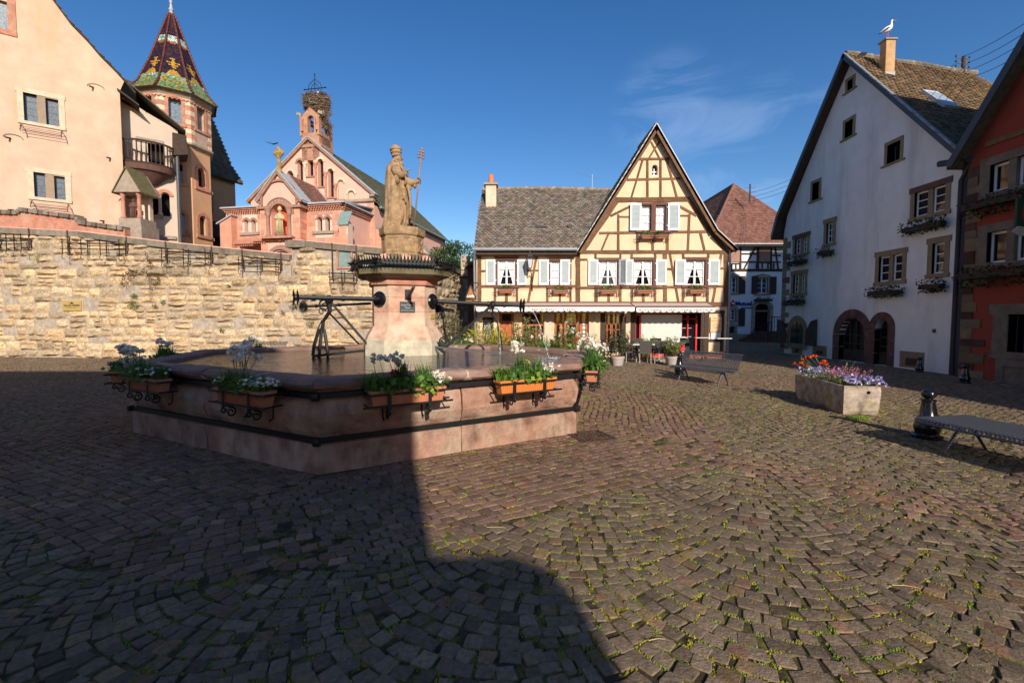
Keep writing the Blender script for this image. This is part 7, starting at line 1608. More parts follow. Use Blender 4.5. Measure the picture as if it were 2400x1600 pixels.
for s in(tb0-.06,tb1-.10):CG.box(mb,s,s+.16,ob[2]-.2,ob[2]+1.2,-.3,.08)
mb.build('turret_base',M['turret_stone'],church)
for s in(tb0+.12,tb1-.12):mb=MB();h=ob[3]-ob[2]-.5;mb.lathe([(.1,0),(.06,.1),(.06,h),(.12,h+.2)],CG.P(s,ob[2]+.1,.08),8);mb.build('turret_column',M['sandstone'],church,smooth=True)
mb=MB()
for s in(tb0-.3,tb1+.0):mb.bar(CG.P(s,ob[3]+.2,.0),CG.P(s+.35,ob[3]+.05,.0),.2,.2)
mb.build('gargoyle',M['grey_stone'],church)
mb=MB();bcn=CG.P((ob[0]+ob[1])/2+.08,ob[2]+.02,-.5);mb.lathe([(.36,0),(.33,.06),(.24,.25),(.19,.45),(.12,.55),(.03,.6)],bcn,14);mb.build('bell',M['bronze'],church,smooth=True);mb=MB();mb.bar(bcn+Vector((-.4,0,.75)),bcn+Vector((.4,0,.75)),.1,.12);mb.tube([bcn+Vector((0,0,.55)),bcn+Vector((0,0,.75))],.03,6);mb.build('bell_yoke',M['print_blue_dark'],church)
nc_=CG.P(tcx+.16,CG.hit(*Z5(600,300))[1],-.6);o=thing('stork_nest','big untidy stick nest of storks on top of the bell turret','nest',nc_-Vector((0,0,.9)))
st=MB();random.seed(11)
for _ in range(1500):
    a_=random.uniform(0,6.283);zz=random.uniform(-.62,.62);r_=(.88 if zz>-.2 else .88+(zz+.2)*.7)*random.uniform(.3,1.08)**.5
    p=nc_+Vector((r_*math.cos(a_),r_*math.sin(a_)*.8,zz));d=Vector((-math.sin(a_)+random.gauss(0,.5),math.cos(a_)+random.gauss(0,.5),random.gauss(0,.42))).normalized()*random.uniform(.15,.4)
    st.bar(p-d,p+d,.022,.022,col=tone(.5,1.7,.06))
for _ in range(260):
    p=nc_+Vector((.62+random.gauss(0,.22),-.3+random.gauss(0,.2),-.5-random.random()*1.25));d=Vector((random.gauss(0,.5),random.gauss(0,.4),random.gauss(0,.8))).normalized()*random.uniform(.1,.3);st.bar(p-d,p+d,.02,.02,col=tone(.4,1.5,.06))
st.build('sticks',M['nest'],o,kind='stuff')
o=thing('iron_cross','ornate wrought iron cross rising from the stork nest','cross',nc_+Vector((-.05,0,.6)));b0_=nc_+Vector((-.1,0,.42));mb=MB();D=CG.d3;Zu=Vector((0,0,1))
mb.tube([b0_,b0_+Zu*1.75],.035,6);mb.tube([b0_+Zu*.75-D*.85,b0_+Zu*.75+D*.85],.03,6)
for sx in(-1,1):
    for r_ in(.3,.55):mb.tube([b0_+Zu*.75+D*sx*r_+Zu*.0,b0_+Zu*(.75+r_*.6)+D*sx*r_*.8,b0_+Zu*(.75+r_*1.1)+D*sx*.1,b0_+Zu*(.75+r_*1.2)],.022,5);mb.tube([b0_+Zu*.75+D*sx*r_,b0_+Zu*(.75-r_*.5)+D*sx*r_*.8,b0_+Zu*(.75-r_)+D*sx*.1],.022,5)
    mb.ball(b0_+Zu*.75+D*sx*.85,.06,6,4)
mb.ball(b0_+Zu*1.75,.06,6,4);mb.build('ironwork',M['iron'],o)
o=thing('nesting_stork','stork sitting low in the turret nest, only its dark back showing','stork',nc_+Vector((.6,0,.75)));mb=MB();mb.ball(nc_+Vector((.5,-.2,.68)),(.36,.2,.14),10,7);mb.build('body',M['feather_black'],o,smooth=True);mb=MB();mb.ball(nc_+Vector((.25,-.25,.74)),(.12,.1,.1),8,6);mb.build('breast',M['feather_white'],o,smooth=True)
o=thing('gold_saint','yellow stone saint standing in the niche over the church portal','statue',CP_.P(sm,H4(CP_,800,700)[1],.15));mb=MB();zf=H4(CP_,820,690)[1];hh=H4(CP_,800,335)[1]-zf;figure_local(mb,CP_.P(sm+.05,zf,.05),hh*.93);mb.lathe([(.12,0),(.15,.12),(.10,.26),(.0,.34)],CP_.P(sm+.05,zf+hh*.86,.05),8);mb.build('figure',M['gold_stone'],o,smooth=True)
mb=MB();mb.lathe([(.12,-.5),(.2,-.35),(.34,-.08),(.36,0)],CP_.P(sm+.05,zf,.05),10);mb.build('corbel',M['brown_pink_stone'],o)
p=at(985,545,46);o=thing('church_annex','small pink chapel annex with slate roof peeping out right of the statue','church annex',p);mb=MB();mb.box(p.x-4,p.x-.3,45,50,4,p.z+.1);mb.box(p.x-.5,p.x+.9,44.6,45.6,4,p.z-1.6);mb.build('wall',M['pink_plaster'],o);mb=MB();mb.add([(p.x+.3,44.6,p.z-.1),(p.x-3.4,44.6,p.z+4.2),(p.x-3.4,51,p.z+4.2),(p.x+.3,51,p.z-.1)],[(0,1,2,3)]);mb.add([(p.x-.6,44.4,p.z-1.0),(p.x+1.6,44.4,p.z-2.3),(p.x+1.6,46,p.z-2.3),(p.x-.6,46,p.z-1.0)],[(0,1,2,3)]);mb.build('roof',M['roof_tile_church'],o)
mb=MB();mb.box(p.x+.0,p.x+1.0,44.4,44.9,p.z-.3,p.z);mb.box(p.x+.2,p.x+.8,44.45,44.85,p.z-.9,p.z-.3);mb.build('corbel',M['cream_stone'],o)
c=at(641,338,60);o=thing('flying_bird','tiny dark bird gliding in the sky left of the bell turret','bird',c);mb=MB();mb.tube([c+Vector((-.22,0,.02)),c,c+Vector((.22,0,.0))],[.02,.09,.02],6);mb.build('body',M['feather_black'],o)
mb=MB();mb.extrude([c+Vector((-.02,-.1,.02)),c+Vector((-.95,-.3,.22)),c+Vector((-.6,.1,.15)),c+Vector((0,.15,.02))],(0,0,.02));mb.extrude([c+Vector((.02,-.1,.02)),c+Vector((.75,-.3,.1)),c+Vector((.5,.1,.1)),c+Vector((0,.15,.02))],(0,0,.02));mb.build('wings',M['feather_black'],o)
def tree(px,py,Y,R_,label,m='leaf_dark',n_=9000):
    c=at(px,py,Y);o=thing('yew_tree',label,'tree',(c.x,Y,0));mb=MB();mb.tube([(c.x,Y,0),(c.x+.1,Y,c.z-1),(c.x,Y,c.z+R_*.4)],[.3,.22,.08],8)
    for k in range(7):a_=k*.9;mb.tube([(c.x,Y,c.z-1+.3*k),(c.x+R_*.7*math.cos(a_),Y+R_*.7*math.sin(a_),c.z-.3+.3*k)],[.08,.03],5)
    mb.build('trunk',M['wood_stem'],o);lf=Leaves();random.seed(5)
    for _ in range(34):
        a_=random.uniform(0,6.28);rr=R_*random.uniform(.2,.85);z_=random.uniform(-1.6,1.35);kk=math.sqrt(max(.1,1-(z_/1.9)**2));lf.cloud((c.x+rr*kk*math.cos(a_),Y+rr*kk*math.sin(a_),c.z+z_),(R_*.30,R_*.3,R_*.24),n_//34,.17,lo=.4,hi=1.5,shell=.3)
    lf.build('crown',m,o)
tree(1062,622,36,2.3,'dark green evergreen tree behind the end of the limestone wall','leaf_dark2')
RP=Fac((-3.3,26.5),(1,0));o=thing('stone_stump','rough broken stone pier standing on the end of the limestone wall','pier',(-3.1,27,4.4));a,b_=RP.hit(1079,598),RP.hit(1101,640)
masonry(RP,a[0],b_[0],lambda s:a[1]+.1,o,limit=60,hmin=.2,hmax=.3,lmin=.2,lmax=.4,z0=4.3,m='limestone');mb=MB();RP.box(mb,a[0]+.02,b_[0]-.02,4.3,a[1]-.1,-.5,-.02);mb.build('core',M['mortar'],o)
o=thing('lane_shade_block','dark block added for the shade in the lane between wall and yellow house','building',(-2.2,27,0));mb=MB();mb.box(-2.38,-1.75,24.5,27,0,4.6);mb.build('wall',M['timber_dark'],o)  # added dark wall and roof stand in for the alley's shade
mb=MB();mb.extrude([(-2.5,24.2,4.5),(-1.75,24.2,4.9),(-1.75,27,4.9),(-2.5,27,4.5)],(0,0,.12));mb.build('roof',M['roof_tile_dark'],o)
SF=Fac((0,20.4),(1,0));q1,q2,q3=SF.hit(1091,699),SF.hit(1116,701),SF.hit(1103,667);o=thing('triangular_sign','triangular carved wooden sign hanging left of the yellow house','sign',(q1[0],20.4,q1[1]))
mb=MB();SF.poly(mb,[q1,q2,q3],-.04,0);mb.build('board',M['sign_orange'],o);mb=MB();
for a,b_ in((q1,q2),(q2,q3),(q3,q1)):SF.beam(mb,a,b_,.05,.0,.02)
mb.build('edge',M['brown_paint'],o);lettering('a.edel',.16,M['print_white'],o,SF.P(q1[0]+.06,q1[1]+.06,.01),(1,0,0),(0,0,1),.004,font_bold=.006)
mb=MB();SF.box(mb,q1[0]+.0,q2[0]-.05,q1[1]-.22,q1[1]-.08,-.04,0);mb.build('lower_board',M['sign_orange'],o);lettering('winstub',.09,M['print_white'],o,SF.P(q1[0]+.05,q1[1]-.18,.01),(1,0,0),(0,0,1),.003)
mb=MB();zz=q3[1]-.0;mb.tube([(q3[0]-.05,20.4,zz+.08),(XL+.1,20.6,zz+.1),(XL+.1,HY,zz+.1)],.02,5);mb.build('bracket',M['iron'],o)
# ================================================================ FOUNTAIN
fo=thing('fountain','large polygonal pink sandstone fountain basin with black iron bands','fountain',(-2.4,9.0,0))
def offpoly(d):
    out=[]
    for i in range(NE):
        p0_,p1_,p2_=Vector(BASIN[i-1]),Vector(BASIN[i]),Vector(BASIN[(i+1)%NE]);e1=(p1_-p0_).normalized();e2=(p2_-p1_).normalized()
        n1,n2=Vector((e1.y,-e1.x)),Vector((e2.y,-e2.x));m_=(n1+n2).normalized();out.append(p1_+m_*(d/m_.dot(n1)))
    return out
EDGE=[Fac(BASIN[i],Vector(BASIN[(i+1)%NE])-Vector(BASIN[i]),n=(Vector(BASIN[(i+1)%NE])-Vector(BASIN[i])).yx*Vector((1,-1)))for i in range(NE)]
ELEN=[(Vector(BASIN[(i+1)%NE])-Vector(BASIN[i])).length for i in range(NE)]
OP={}
def opv(d):
    if d not in OP:OP[d]=offpoly(d)
    return OP[d]
def band(prof,i,u0,u1,mb,col=(1,1,1),closed=True,sub=1,jit=0):
    """sweep a profile [(outward, z)] along side i between fractions u0..u1"""
    n_=len(prof);vs=[]
    for k in range(sub+1):
        u=u0+(u1-u0)*k/sub
        for d,z in prof:q_=opv(d);a,b_=q_[i],q_[(i+1)%NE];p=a.lerp(b_,u);vs.append((p.x+random.gauss(0,jit),p.y+random.gauss(0,jit),z+random.gauss(0,jit)*(z>.02)))
    fs=[]
    for k in range(sub):
        for j in range(n_ if closed else n_-1):j2=(j+1)%n_;fs.append((k*n_+j,(k+1)*n_+j,(k+1)*n_+j2,k*n_+j2))
    if closed:fs+=[tuple(range(n_)),tuple(range((sub+1)*n_-1,sub*n_-1,-1))]
    mb.add(vs,fs,col)
body=[(-.45,.0),(.03,.0),(.03,.34),(-.01,.37),(-.03,.42),(.015,.50),(.05,.60),(.06,.70),(.03,.80),(-.03,.90),(-.03,.995),(-.45,.995)][::-1]
rim=[(-.32,1.0),(-.0,1.0),(.075,1.005),(.115,1.04),(.12,1.08),(.09,1.12),(.03,1.14),(-.25,1.135),(-.31,1.115)][::-1]
for i in range(NE):
    cuts=[0,.48,1]if ELEN[i]>3 else[0,1]
    for a,b_ in zip(cuts,cuts[1:]):
        e_=.010/ELEN[i];mb=MB();band(body,i,a+e_*(a>0),b_-e_*(b_<1),mb,tone(.88,1.1,.04),sub=9,jit=.006);mb.build('basin_stone',M['basin_stone'],fo)
    mb=MB();band([(p[0]-.012,p[1])for p in body[1:-1]]+[(-.4,0)],i,0,1,mb);
    n_=max(2,round(ELEN[i]/1.05));
    for k in range(n_):
        e_=(.03 if k%2 else .012)/ELEN[i];mb=MB();a,b_=k/n_+e_*(k>0),(k+1)/n_-e_*(k<n_-1);dz=random.uniform(-.006,.006);band([(d+dz,z+dz)for d,z in rim],i,a,b_,mb,tone(.8,1.2,.05),sub=5,jit=.006);mb.build('rim_stone',M['rim_stone'],fo)
        if k>0:mb=MB();band([(d-.008,z-.008)for d,z in rim],i,k/n_-.055/ELEN[i],k/n_+.055/ELEN[i],mb,(1,1,1));mb.build('rim_joint',M['joint_pale'],fo)
mb=MB()
for i in range(NE):band([(-.01,.375),(.045,.372),(.048,.43),(-.01,.43)][::-1],i,0,1,mb)
mb.build('lower_iron_band',M['iron'],fo);mb=MB()
for i in range(NE):band([(-.04,.90),(.055,.90),(.055,.965),(-.04,.965)][::-1],i,0,1,mb)
mb.build('upper_iron_band',M['iron'],fo)
mb=MB()
for i in range(NE):
    for d,z in((.048,.40),(.055,.93)):p=opv(d)[i];mb.lathe([(.05,-.045),(.055,0),(.05,.045)],(p.x,p.y,z),8)
mb.build('band_bolt',M['iron'],fo)
mb=MB();q_=opv(-.33);mb.add([(p.x,p.y,.35)for p in q_]+[(p.x,p.y,1.1)for p in q_],[tuple(range(NE))]+[((i+1)%NE,i,i+NE,(i+1)%NE+NE)for i in range(NE)]);mb.build('inner_wall',M['rim_stone'],fo)
wm=bpy.data.materials.new('water');wm.use_nodes=True;nt=wm.node_tree;bs=nt.nodes['Principled BSDF'];bs.inputs['Base Color'].default_value=(.010,.013,.006,1);bs.inputs['Roughness'].default_value=.03;bs.inputs['IOR'].default_value=1.33;bs.inputs['Specular IOR Level'].default_value=.9
g_=nt.nodes.new('ShaderNodeNewGeometry');mp_=nt.nodes.new('ShaderNodeMapping');mp_.inputs['Scale'].default_value=(1.0,4.0,1);n1_=nt.nodes.new('ShaderNodeTexNoise');n1_.inputs['Scale'].default_value=3.4;n1_.inputs['Detail'].default_value=3
bp_=nt.nodes.new('ShaderNodeBump');bp_.inputs['Strength'].default_value=.75;bp_.inputs['Distance'].default_value=.035
nt.links.new(g_.outputs['Position'],mp_.inputs[0]);nt.links.new(mp_.outputs[0],n1_.inputs['Vector']);nt.links.new(n1_.outputs['Fac'],bp_.inputs['Height']);nt.links.new(bp_.outputs[0],bs.inputs['Normal'])
M['water']=wm
mb=MB();q_=opv(-.30);mb.add([(p.x,p.y,1.055)for p in q_],[tuple(range(NE))]);tag(mb.build('water',wm,None),'dark rippled water filling the fountain basin',None,kind='structure')
PCX,PCY,YAW=-2.43,10.2,math.radians(20);KP=.885
def csq(h,c,z):
    h*=KP;c*=KP
    pts=[(-h+c,-h),(h-c,-h),(h,-h+c),(h,h-c),(h-c,h),(-h+c,h),(-h,h-c),(-h,-h+c)]
    return[Vector((PCX+x*math.cos(YAW)-y*math.sin(YAW),PCY+x*math.sin(YAW)+y*math.cos(YAW),z))for x,y in pts]
def cstack(secs,mb,col=(1,1,1)):
    vs=[]
    for h,c,z in secs:vs+=csq(h,c,z)
    fs=[(i*8+k,i*8+(k+1)%8,(i+1)*8+(k+1)%8,(i+1)*8+k)for i in range(len(secs)-1)for k in range(8)]+[tuple(range(7,-1,-1)),tuple(range(len(vs)-8,len(vs)))]
    mb.add(vs,fs,col)
pil=thing('fountain_pillar','pink and white sandstone pillar rising from the fountain, with iron pipes and small plaques','pillar',(PCX,PCY,.4))
mb=MB();cstack([(.95,.40,.4),(.95,.40,1.25),(.92,.38,1.38)],mb);mb.build('wet_foot',M['algae_stone'],pil)
mb=MB();cstack([(.91,.38,1.38),(.89,.37,1.44),(.80,.34,1.58),(.755,.32,1.66)],mb);mb.build('plinth',M['pillar_stone'],pil)
for z0,z1 in((1.66,1.97),(1.975,2.27),(2.275,2.52)):mb=MB();cstack([(.73,.31,z0),(.73,.31,z1)],mb,tone(.92,1.1,.03));mb.build('shaft_course',M['pillar_stone'],pil)
mb=MB();cstack([(.735,.31,2.52),(.79,.335,2.535),(.80,.34,2.60),(.78,.33,2.645),(.88,.37,2.70)],mb);mb.build('moulding',M['sandstone'],pil)
mb=MB();cstack([(.98,.41,2.70),(1.06,.44,2.74),(1.08,.45,2.84),(1.0,.41,2.86)],mb);mb.build('cap_slab',M['cap_stone'],pil)
mb=MB();cstack([(.92,.38,2.86),(.80,.33,2.98),(.60,.25,3.08),(.5,.2,3.20)],mb);mb.build('cap_mound',M['cap_stone'],pil)
mb=MB()
def ringpts(h,c,z,n):
    q=csq(h,c,z);out=[];per=sum((q[(k+1)%8]-q[k]).length for k in range(8))
    for k in range(8):
        m_=max(1,round(n*(q[(k+1)%8]-q[k]).length/per))
        for j in range(m_):out.append(q[k].lerp(q[(k+1)%8],j/m_))
    return out
for(h,c,z,dz,o_,n_)in((1.04,.43,3.02,.12,.04,96),(1.14,.47,2.95,.06,.12,96),(1.14,.47,2.93,-.06,.10,96)):
    for p in ringpts(h,c,z,n_):r_=(p-Vector((PCX,PCY,z))).normalized();q=p+r_*o_+Vector((0,0,dz));s_=Vector((-r_.y,r_.x,0))*.024;mb.add([p-s_,p+s_,p+r_*.012+Vector((0,0,.012)),q],[(0,1,3),(1,2,3),(2,0,3)])
for h,c,z,w_,t_ in((1.03,.42,2.99,.04,.07),(1.13,.465,2.94,.05,.06),(1.08,.44,2.955,.12,.03)):
    q=csq(h,c,z)
    for k in range(8):mb.bar(q[k],q[(k+1)%8],w_,t_)
for k in range(8):
    for h,c,z in((1.14,.465,2.95),):p=csq(h,c,z)[k];[mb.tube([p,p+Vector((random.gauss(0,1),random.gauss(0,1)-.5,random.gauss(0,1))).normalized()*.17],[.018,.004],4)for _ in range(18)];mb.ball(p,.045,8,6)
    p=csq(1.0,.41,2.86)[k];mb.bar(p,p+Vector((0,0,.1)),.02,.02)
mb.build('spiked_crown',M['iron'],pil)
mb=MB()
for k in(0,1,2,7):
    c=csq(.62,.26,3.10)[k];mb.lathe([(.11,-.05),(.12,0),(.11,.05)],c.lerp(csq(.62,.26,3.10)[(k+1)%8],.5)+Vector((0,0,-.02)),14,ax=(math.cos(YAW),math.sin(YAW),0),ay=(0,0,1),az=(math.sin(YAW),-math.cos(YAW),0))
mb.build('volute',M['pillar_stone'],pil)
mb=MB();ph=math.radians(9);
PO=[(.50,3.17),(.50,3.21),(.455,3.24),(.455,3.60),(.49,3.63),(.50,3.66),(.50,3.79)]
mb.lathe(PO,(PCX,PCY,0),8,phase=ph);ped=mb.build('pedestal',M['statue_stone'],pil)
for k in range(8):
    a=Vector((PCX+.455*math.cos(ph+k*math.pi/4),PCY+.455*math.sin(ph+k*math.pi/4)));b_=Vector((PCX+.455*math.cos(ph+(k+1)*math.pi/4),PCY+.455*math.sin(ph+(k+1)*math.pi/4)));f=Fac(a,b_-a,n=(a+b_)/2-Vector((PCX,PCY)));L_=(b_-a).length;mb=MB()
    for u0,u1,z0,z1 in((.03,.06,3.26,3.58),(L_-.06,L_-.03,3.26,3.58),(.06,L_-.06,3.26,3.285),(.06,L_-.06,3.555,3.58)):f.box(mb,u0,u1,z0,z1,0,.014)
    if k==6 or k==7:
        if k==7:
            f.beam(mb,(.09,3.30),(L_-.08,3.54),.03,0,.03);f.beam(mb,(L_-.09,3.30),(.08,3.54),.03,0,.031)
            for u in(.1,L_-.1):mb.lathe([(.045,0),(.05,.02),(.03,.03)],f.P(u,3.31,.0),10,ax=f.d3,ay=(0,0,1),az=f.n3)
    mb.build('panel',M['statue_stone'],ped)
SF_=Fac(csq(.73,.31,0)[0].xy,csq(.73,.31,0)[1].xy-csq(.73,.31,0)[0].xy,n=(math.sin(YAW),-math.cos(YAW)))
def pr_(x,y):return SF_.hit(840+x*.17215,560+y*.17215)
a,b_=pr_(562,852),pr_(770,998);o=thing('memorial_plaque','dark grey engraved plaque on the front of the fountain pillar','plaque',SF_.P(a[0],b_[1],.02));mb=MB();SF_.box(mb,a[0],b_[0],b_[1],a[1],.0,.025);mb.build('plate',M['dark_plate'],o);c_=(a[0]+b_[0])/2
lettering('Georges Thompson',.055,M['print_pale'],o,SF_.P(c_,a[1]-.085,.027),SF_.d3,(0,0,1),.001,'CENTER',sx=.62);lettering('Diana',.06,M['print_pale'],o,SF_.P(c_,a[1]-.145,.027),SF_.d3,(0,0,1),.001,'CENTER',sx=.8);lettering('BIENFAITEUR DE LA COMMUNE',.028,M['print_pale'],o,SF_.P(c_,a[1]-.195,.027),SF_.d3,(0,0,1),.001,'CENTER',sx=.66)
SR=Fac(csq(.73,.31,0)[1].xy,csq(.73,.31,0)[2].xy-csq(.73,.31,0)[1].xy,n=(math.sin(YAW+.785),-math.cos(YAW+.785)))
a,b_=SR.hit(1008,735),SR.hit(1018,747);o=thing('small_brass_plate','small square brass plate on the right facet of the fountain pillar','plaque',SR.P(a[0],b_[1],.01));mb=MB();SR.box(mb,a[0],b_[0],b_[1],a[1],0,.02);mb.build('plate',M['gold'],o)
def P9(px,py,Y):return at(px,py,Y)
def rosette(mb,c,d,r=.11,n=14):
    d=Vector(d).normalized();a=d.cross(Vector((0,0,1))).normalized();b_=d.cross(a)
    for k in range(n):
        t=6.283*k/n;v_=a*math.cos(t)+b_*math.sin(t)
        for s_ in(-.04,.03):mb.tube([c+d*s_+v_*.03,c+d*(s_+.02)+v_*r],[.022,.004],4)
    mb.ball(c,(.06,.06,.06),8,6)
def spout(name,label,w,tip,r=.046,teeth=True,wheel=.165,nrm=None):
    o=thing(name,label,'water pipe',w,group=None);mb=MB();d=(tip-w).normalized();mb.tube([w,tip],[r*1.05,r*.9],10);k0=.28
    if teeth:
        for k in range(22):p=tip-d*(.08+k*.02*(tip-w).length/1.5);mb.tube([p+Vector((0,0,r)),p+Vector((0,0,r+.035))],[.009,.003],4)
    for f_ in(.45,.62,.8):p=w.lerp(tip,f_);mb.tube([p-d*.03,p+d*.03],r*1.35,10)
    mb.build('pipe',M['iron'],o);mb=MB();rosette(mb,tip,d,.165,18);mb.build('rosette',M['iron'],o)
    if wheel:
        mb=MB();nd=nrm or d;a=nd.cross(Vector((0,0,1))).normalized();b_=nd.cross(a);mb.lathe([(wheel,-.03),(wheel*1.02,.02),(wheel*.88,.05),(wheel*.8,.03),(wheel*.5,.045),(wheel*.45,.10),(wheel*.2,.13)],w,18,ax=a,ay=b_,az=nd);mb.build('lion_disc',M['gloss_black'],o)
    return o
FC=[Fac(csq(.73,.31,0)[k].xy,csq(.73,.31,0)[(k+1)%8].xy-csq(.73,.31,0)[k].xy,n=(csq(.73,.31,0)[k].xy+csq(.73,.31,0)[(k+1)%8].xy)/2-Vector((PCX,PCY)))for k in(7,1)]
wL=FC[0].P(*FC[0].hit(890,701));tL=P9(694,697,9.0);spout('water_pipe','long black iron water pipe pointing left from the fountain pillar, in front',wL,tL,nrm=FC[0].n3)
wR=FC[1].P(*FC[1].hit(1013,706));tR=P9(1223,716,10.3);spout('water_pipe','long black iron water pipe pointing right from the fountain pillar, pouring a jet',wR,tR,nrm=FC[1].n3)
wB=P9(868,711,10.7);tB=P9(711,719,11.3);spout('water_pipe','thinner black iron pipe pointing left behind the fountain pillar',wB,tB,.03,wheel=0)
wC=P9(1062,727,11.0);tC=P9(1027,723,9.9+1.6);spout('water_pipe','short black iron pipe behind the right side of the pillar',wC,tC,.03,teeth=False,wheel=0)
p=SF_.P(*pr_(665,750),0);o=thing('front_spout','short black iron spout on a plate above the dark plaque','spout',p);mb=MB();SF_.box(mb,pr_(622,0)[0],pr_(712,0)[0],pr_(0,815)[1],pr_(0,675)[1],0,.03);mb.build('plate',M['iron'],o);mb=MB();mb.tube([SF_.P(pr_(665,0)[0],pr_(0,790)[1],.0),SF_.P(pr_(672,0)[0],pr_(0,740)[1],.3),SF_.P(pr_(680,0)[0],pr_(0,665)[1],.75)],[.05,.035,.03],8);mb.build('pipe',M['iron'],o)
def spiral(mb,c,r,turns,a,b_,w=.014,start=0.0,sgn=1,n=26):
    mb.tube([c+(a*math.cos(start+sgn*6.283*turns*k/n)+b_*math.sin(start+sgn*6.283*turns*k/n))*(r*(1-.75*k/n))for k in range(n+1)],[w*(1-.3*k/n)for k in range(n+1)],5)
Xv,Zv=Vector((1,0,0)),Vector((0,0,1))
hub=P9(771,703,9.26);o=thing('pipe_support','black wrought iron support frame standing in the water under the left pipe','iron frame',hub-Zv*1.1)
mb=MB();e1=P9(866,813,9.5);mb.bar(hub,e1,.065,.05);mb.bar(P9(773,735,9.5),P9(841,806,9.9),.035,.03);mb.build('strut',M['iron'],o)
mb=MB();mb.bar(P9(735,834,9.0),P9(905,816,9.7),.06,.05);mb.bar(P9(885,820,9.6),P9(900,835,9.6),.04,.03);mb.build('base_bar',M['iron'],o)
mb=MB();mb.ball(hub,(.09,.08,.1),10,7);mb.tube([hub,P9(773,730,9.26),P9(758,752,9.26),P9(755,775,9.26)],[.05,.042,.032,.04],6);spiral(mb,P9(760,716,9.25),.12,1.3,Xv,Zv,.016,1.5);spiral(mb,P9(754,730,9.25),.08,1.2,Xv,Zv,.013,0)
for x0,x1,x2,yb_ in((748,736,733,834),(754,750,748,842),(760,766,769,833)):mb.tube([P9(755,772,9.2),P9(x0,772,9.2),P9(x1,810,9.15),P9(x2,yb_,9.1)],[.028,.03,.034,.03],6)
mb.tube([P9(755,750,9.26),P9(746,768,9.2),P9(736,800,9.15),P9(733,820,9.1)],.012,5)
for x in(735,748,769):mb.tube([P9(x,832,9.1),P9(x-2,842,9.1),P9(x-1,856,9.1)],.024,6)
mb.build('bracket',M['iron'],o);mb=MB();spiral(mb,P9(874,800,9.6),.085,1.5,Xv,Zv,.018,2.5);mb.tube([P9(866,813,9.5),P9(880,814,9.5),P9(884,802,9.5),P9(888,799,9.5)],.016,5);mb.build('scroll',M['iron'],o)
hub=P9(1154,714,10.15);o=thing('pipe_support','black wrought iron support frame standing in the water under the right pipe','iron frame',hub-Zv*1.1)
mb=MB();mb.bar(hub,P9(1048,811,9.75),.06,.05);mb.build('strut',M['iron'],o);mb=MB();mb.bar(P9(1014,812,9.7),P9(1168,828,9.9),.07,.04);mb.bar(P9(1018,815,9.7),P9(1030,830,9.7),.04,.03);mb.build('base_bar',M['iron_grey'],o)
mb=MB();mb.ball(hub,(.07,.07,.09),8,6);mb.tube([hub,P9(1154,738,10.15),P9(1166,755,10.15),P9(1171,790,10.15),P9(1170,822,10.1)],[.03,.025,.02,.016,.014],6);mb.tube([P9(1171,775,10.15),P9(1176,800,10.15),P9(1177,822,10.1)],.012,5);spiral(mb,P9(1160,730,10.15),.125,1.6,Xv,Zv,.016,1.8);mb.build('bracket',M['iron'],o)
mb=MB();spiral(mb,P9(1039,800,9.75),.10,1.8,Xv,Zv,.018,.4);mb.tube([P9(1024,800,9.75),P9(1033,812,9.75),P9(1048,812,9.75)],[.01,.03,.02],5);mb.build('scroll',M['iron'],o)
o=thing('pipe_support','small wrought iron support behind the right side of the pillar','iron frame',P9(1038,780,11.4));mb=MB();mb.tube([P9(1036,730,11.4),P9(1040,760,11.4),P9(1045,800,11.4)],.022,6);mb.bar(P9(1025,748,11.4),P9(1036,728,11.4),.03,.03);mb.ball(P9(1038,738,11.4),(.06,.05,.11),8,6);mb.tube([P9(1043,778,11.4),P9(1054,803,11.4)],.012,5);mb.build('bracket',M['iron'],o)
def jet(a,b_,rise,label,r=.010):
    pts=[a.lerp(b_,t)*1.0 for t in[k/18 for k in range(19)]];pts=[Vector((a.x+(b_.x-a.x)*k/18,a.y+(b_.y-a.y)*k/18,a.z+rise*(k/18)-(a.z+rise-b_.z)*(k/18)**2))for k in range(19)]
    mb=MB();mb.tube(pts[:13],[r*(1-.3*k/13)for k in range(13)],7);[mb.ball(pts[11].lerp(pts[18],random.random())+Vector((random.gauss(0,.008),0,random.gauss(0,.015))),(r*.8,r*.8,r*random.uniform(1,4)),6,4)for _ in range(46)];tag(mb.build('water_jet',M['jet'],None),label,'water jet')
jet(tR+Vector((.05,0,-.02)),P9(1291,852,8.9),.12,'thin jet of water arching from the right pipe into the basin',.0075);jet(P9(1170,770,10.15),P9(1172,835,10.0),.0,'thin water trickle falling from the right iron bracket',.005)
mb=MB()
for k in range(60):a_=random.uniform(0,6.28);r_=random.uniform(0,.22);c=P9(1291,856,8.9);mb.ball((c.x+r_*1.6*math.cos(a_),c.y+r_*math.sin(a_),1.06),(random.uniform(.008,.03),random.uniform(.006,.014),.004),6,4)
tag(mb.build('splash',M['jet'],None,kind='stuff'),'white splash rings where the jet meets the water','splash')
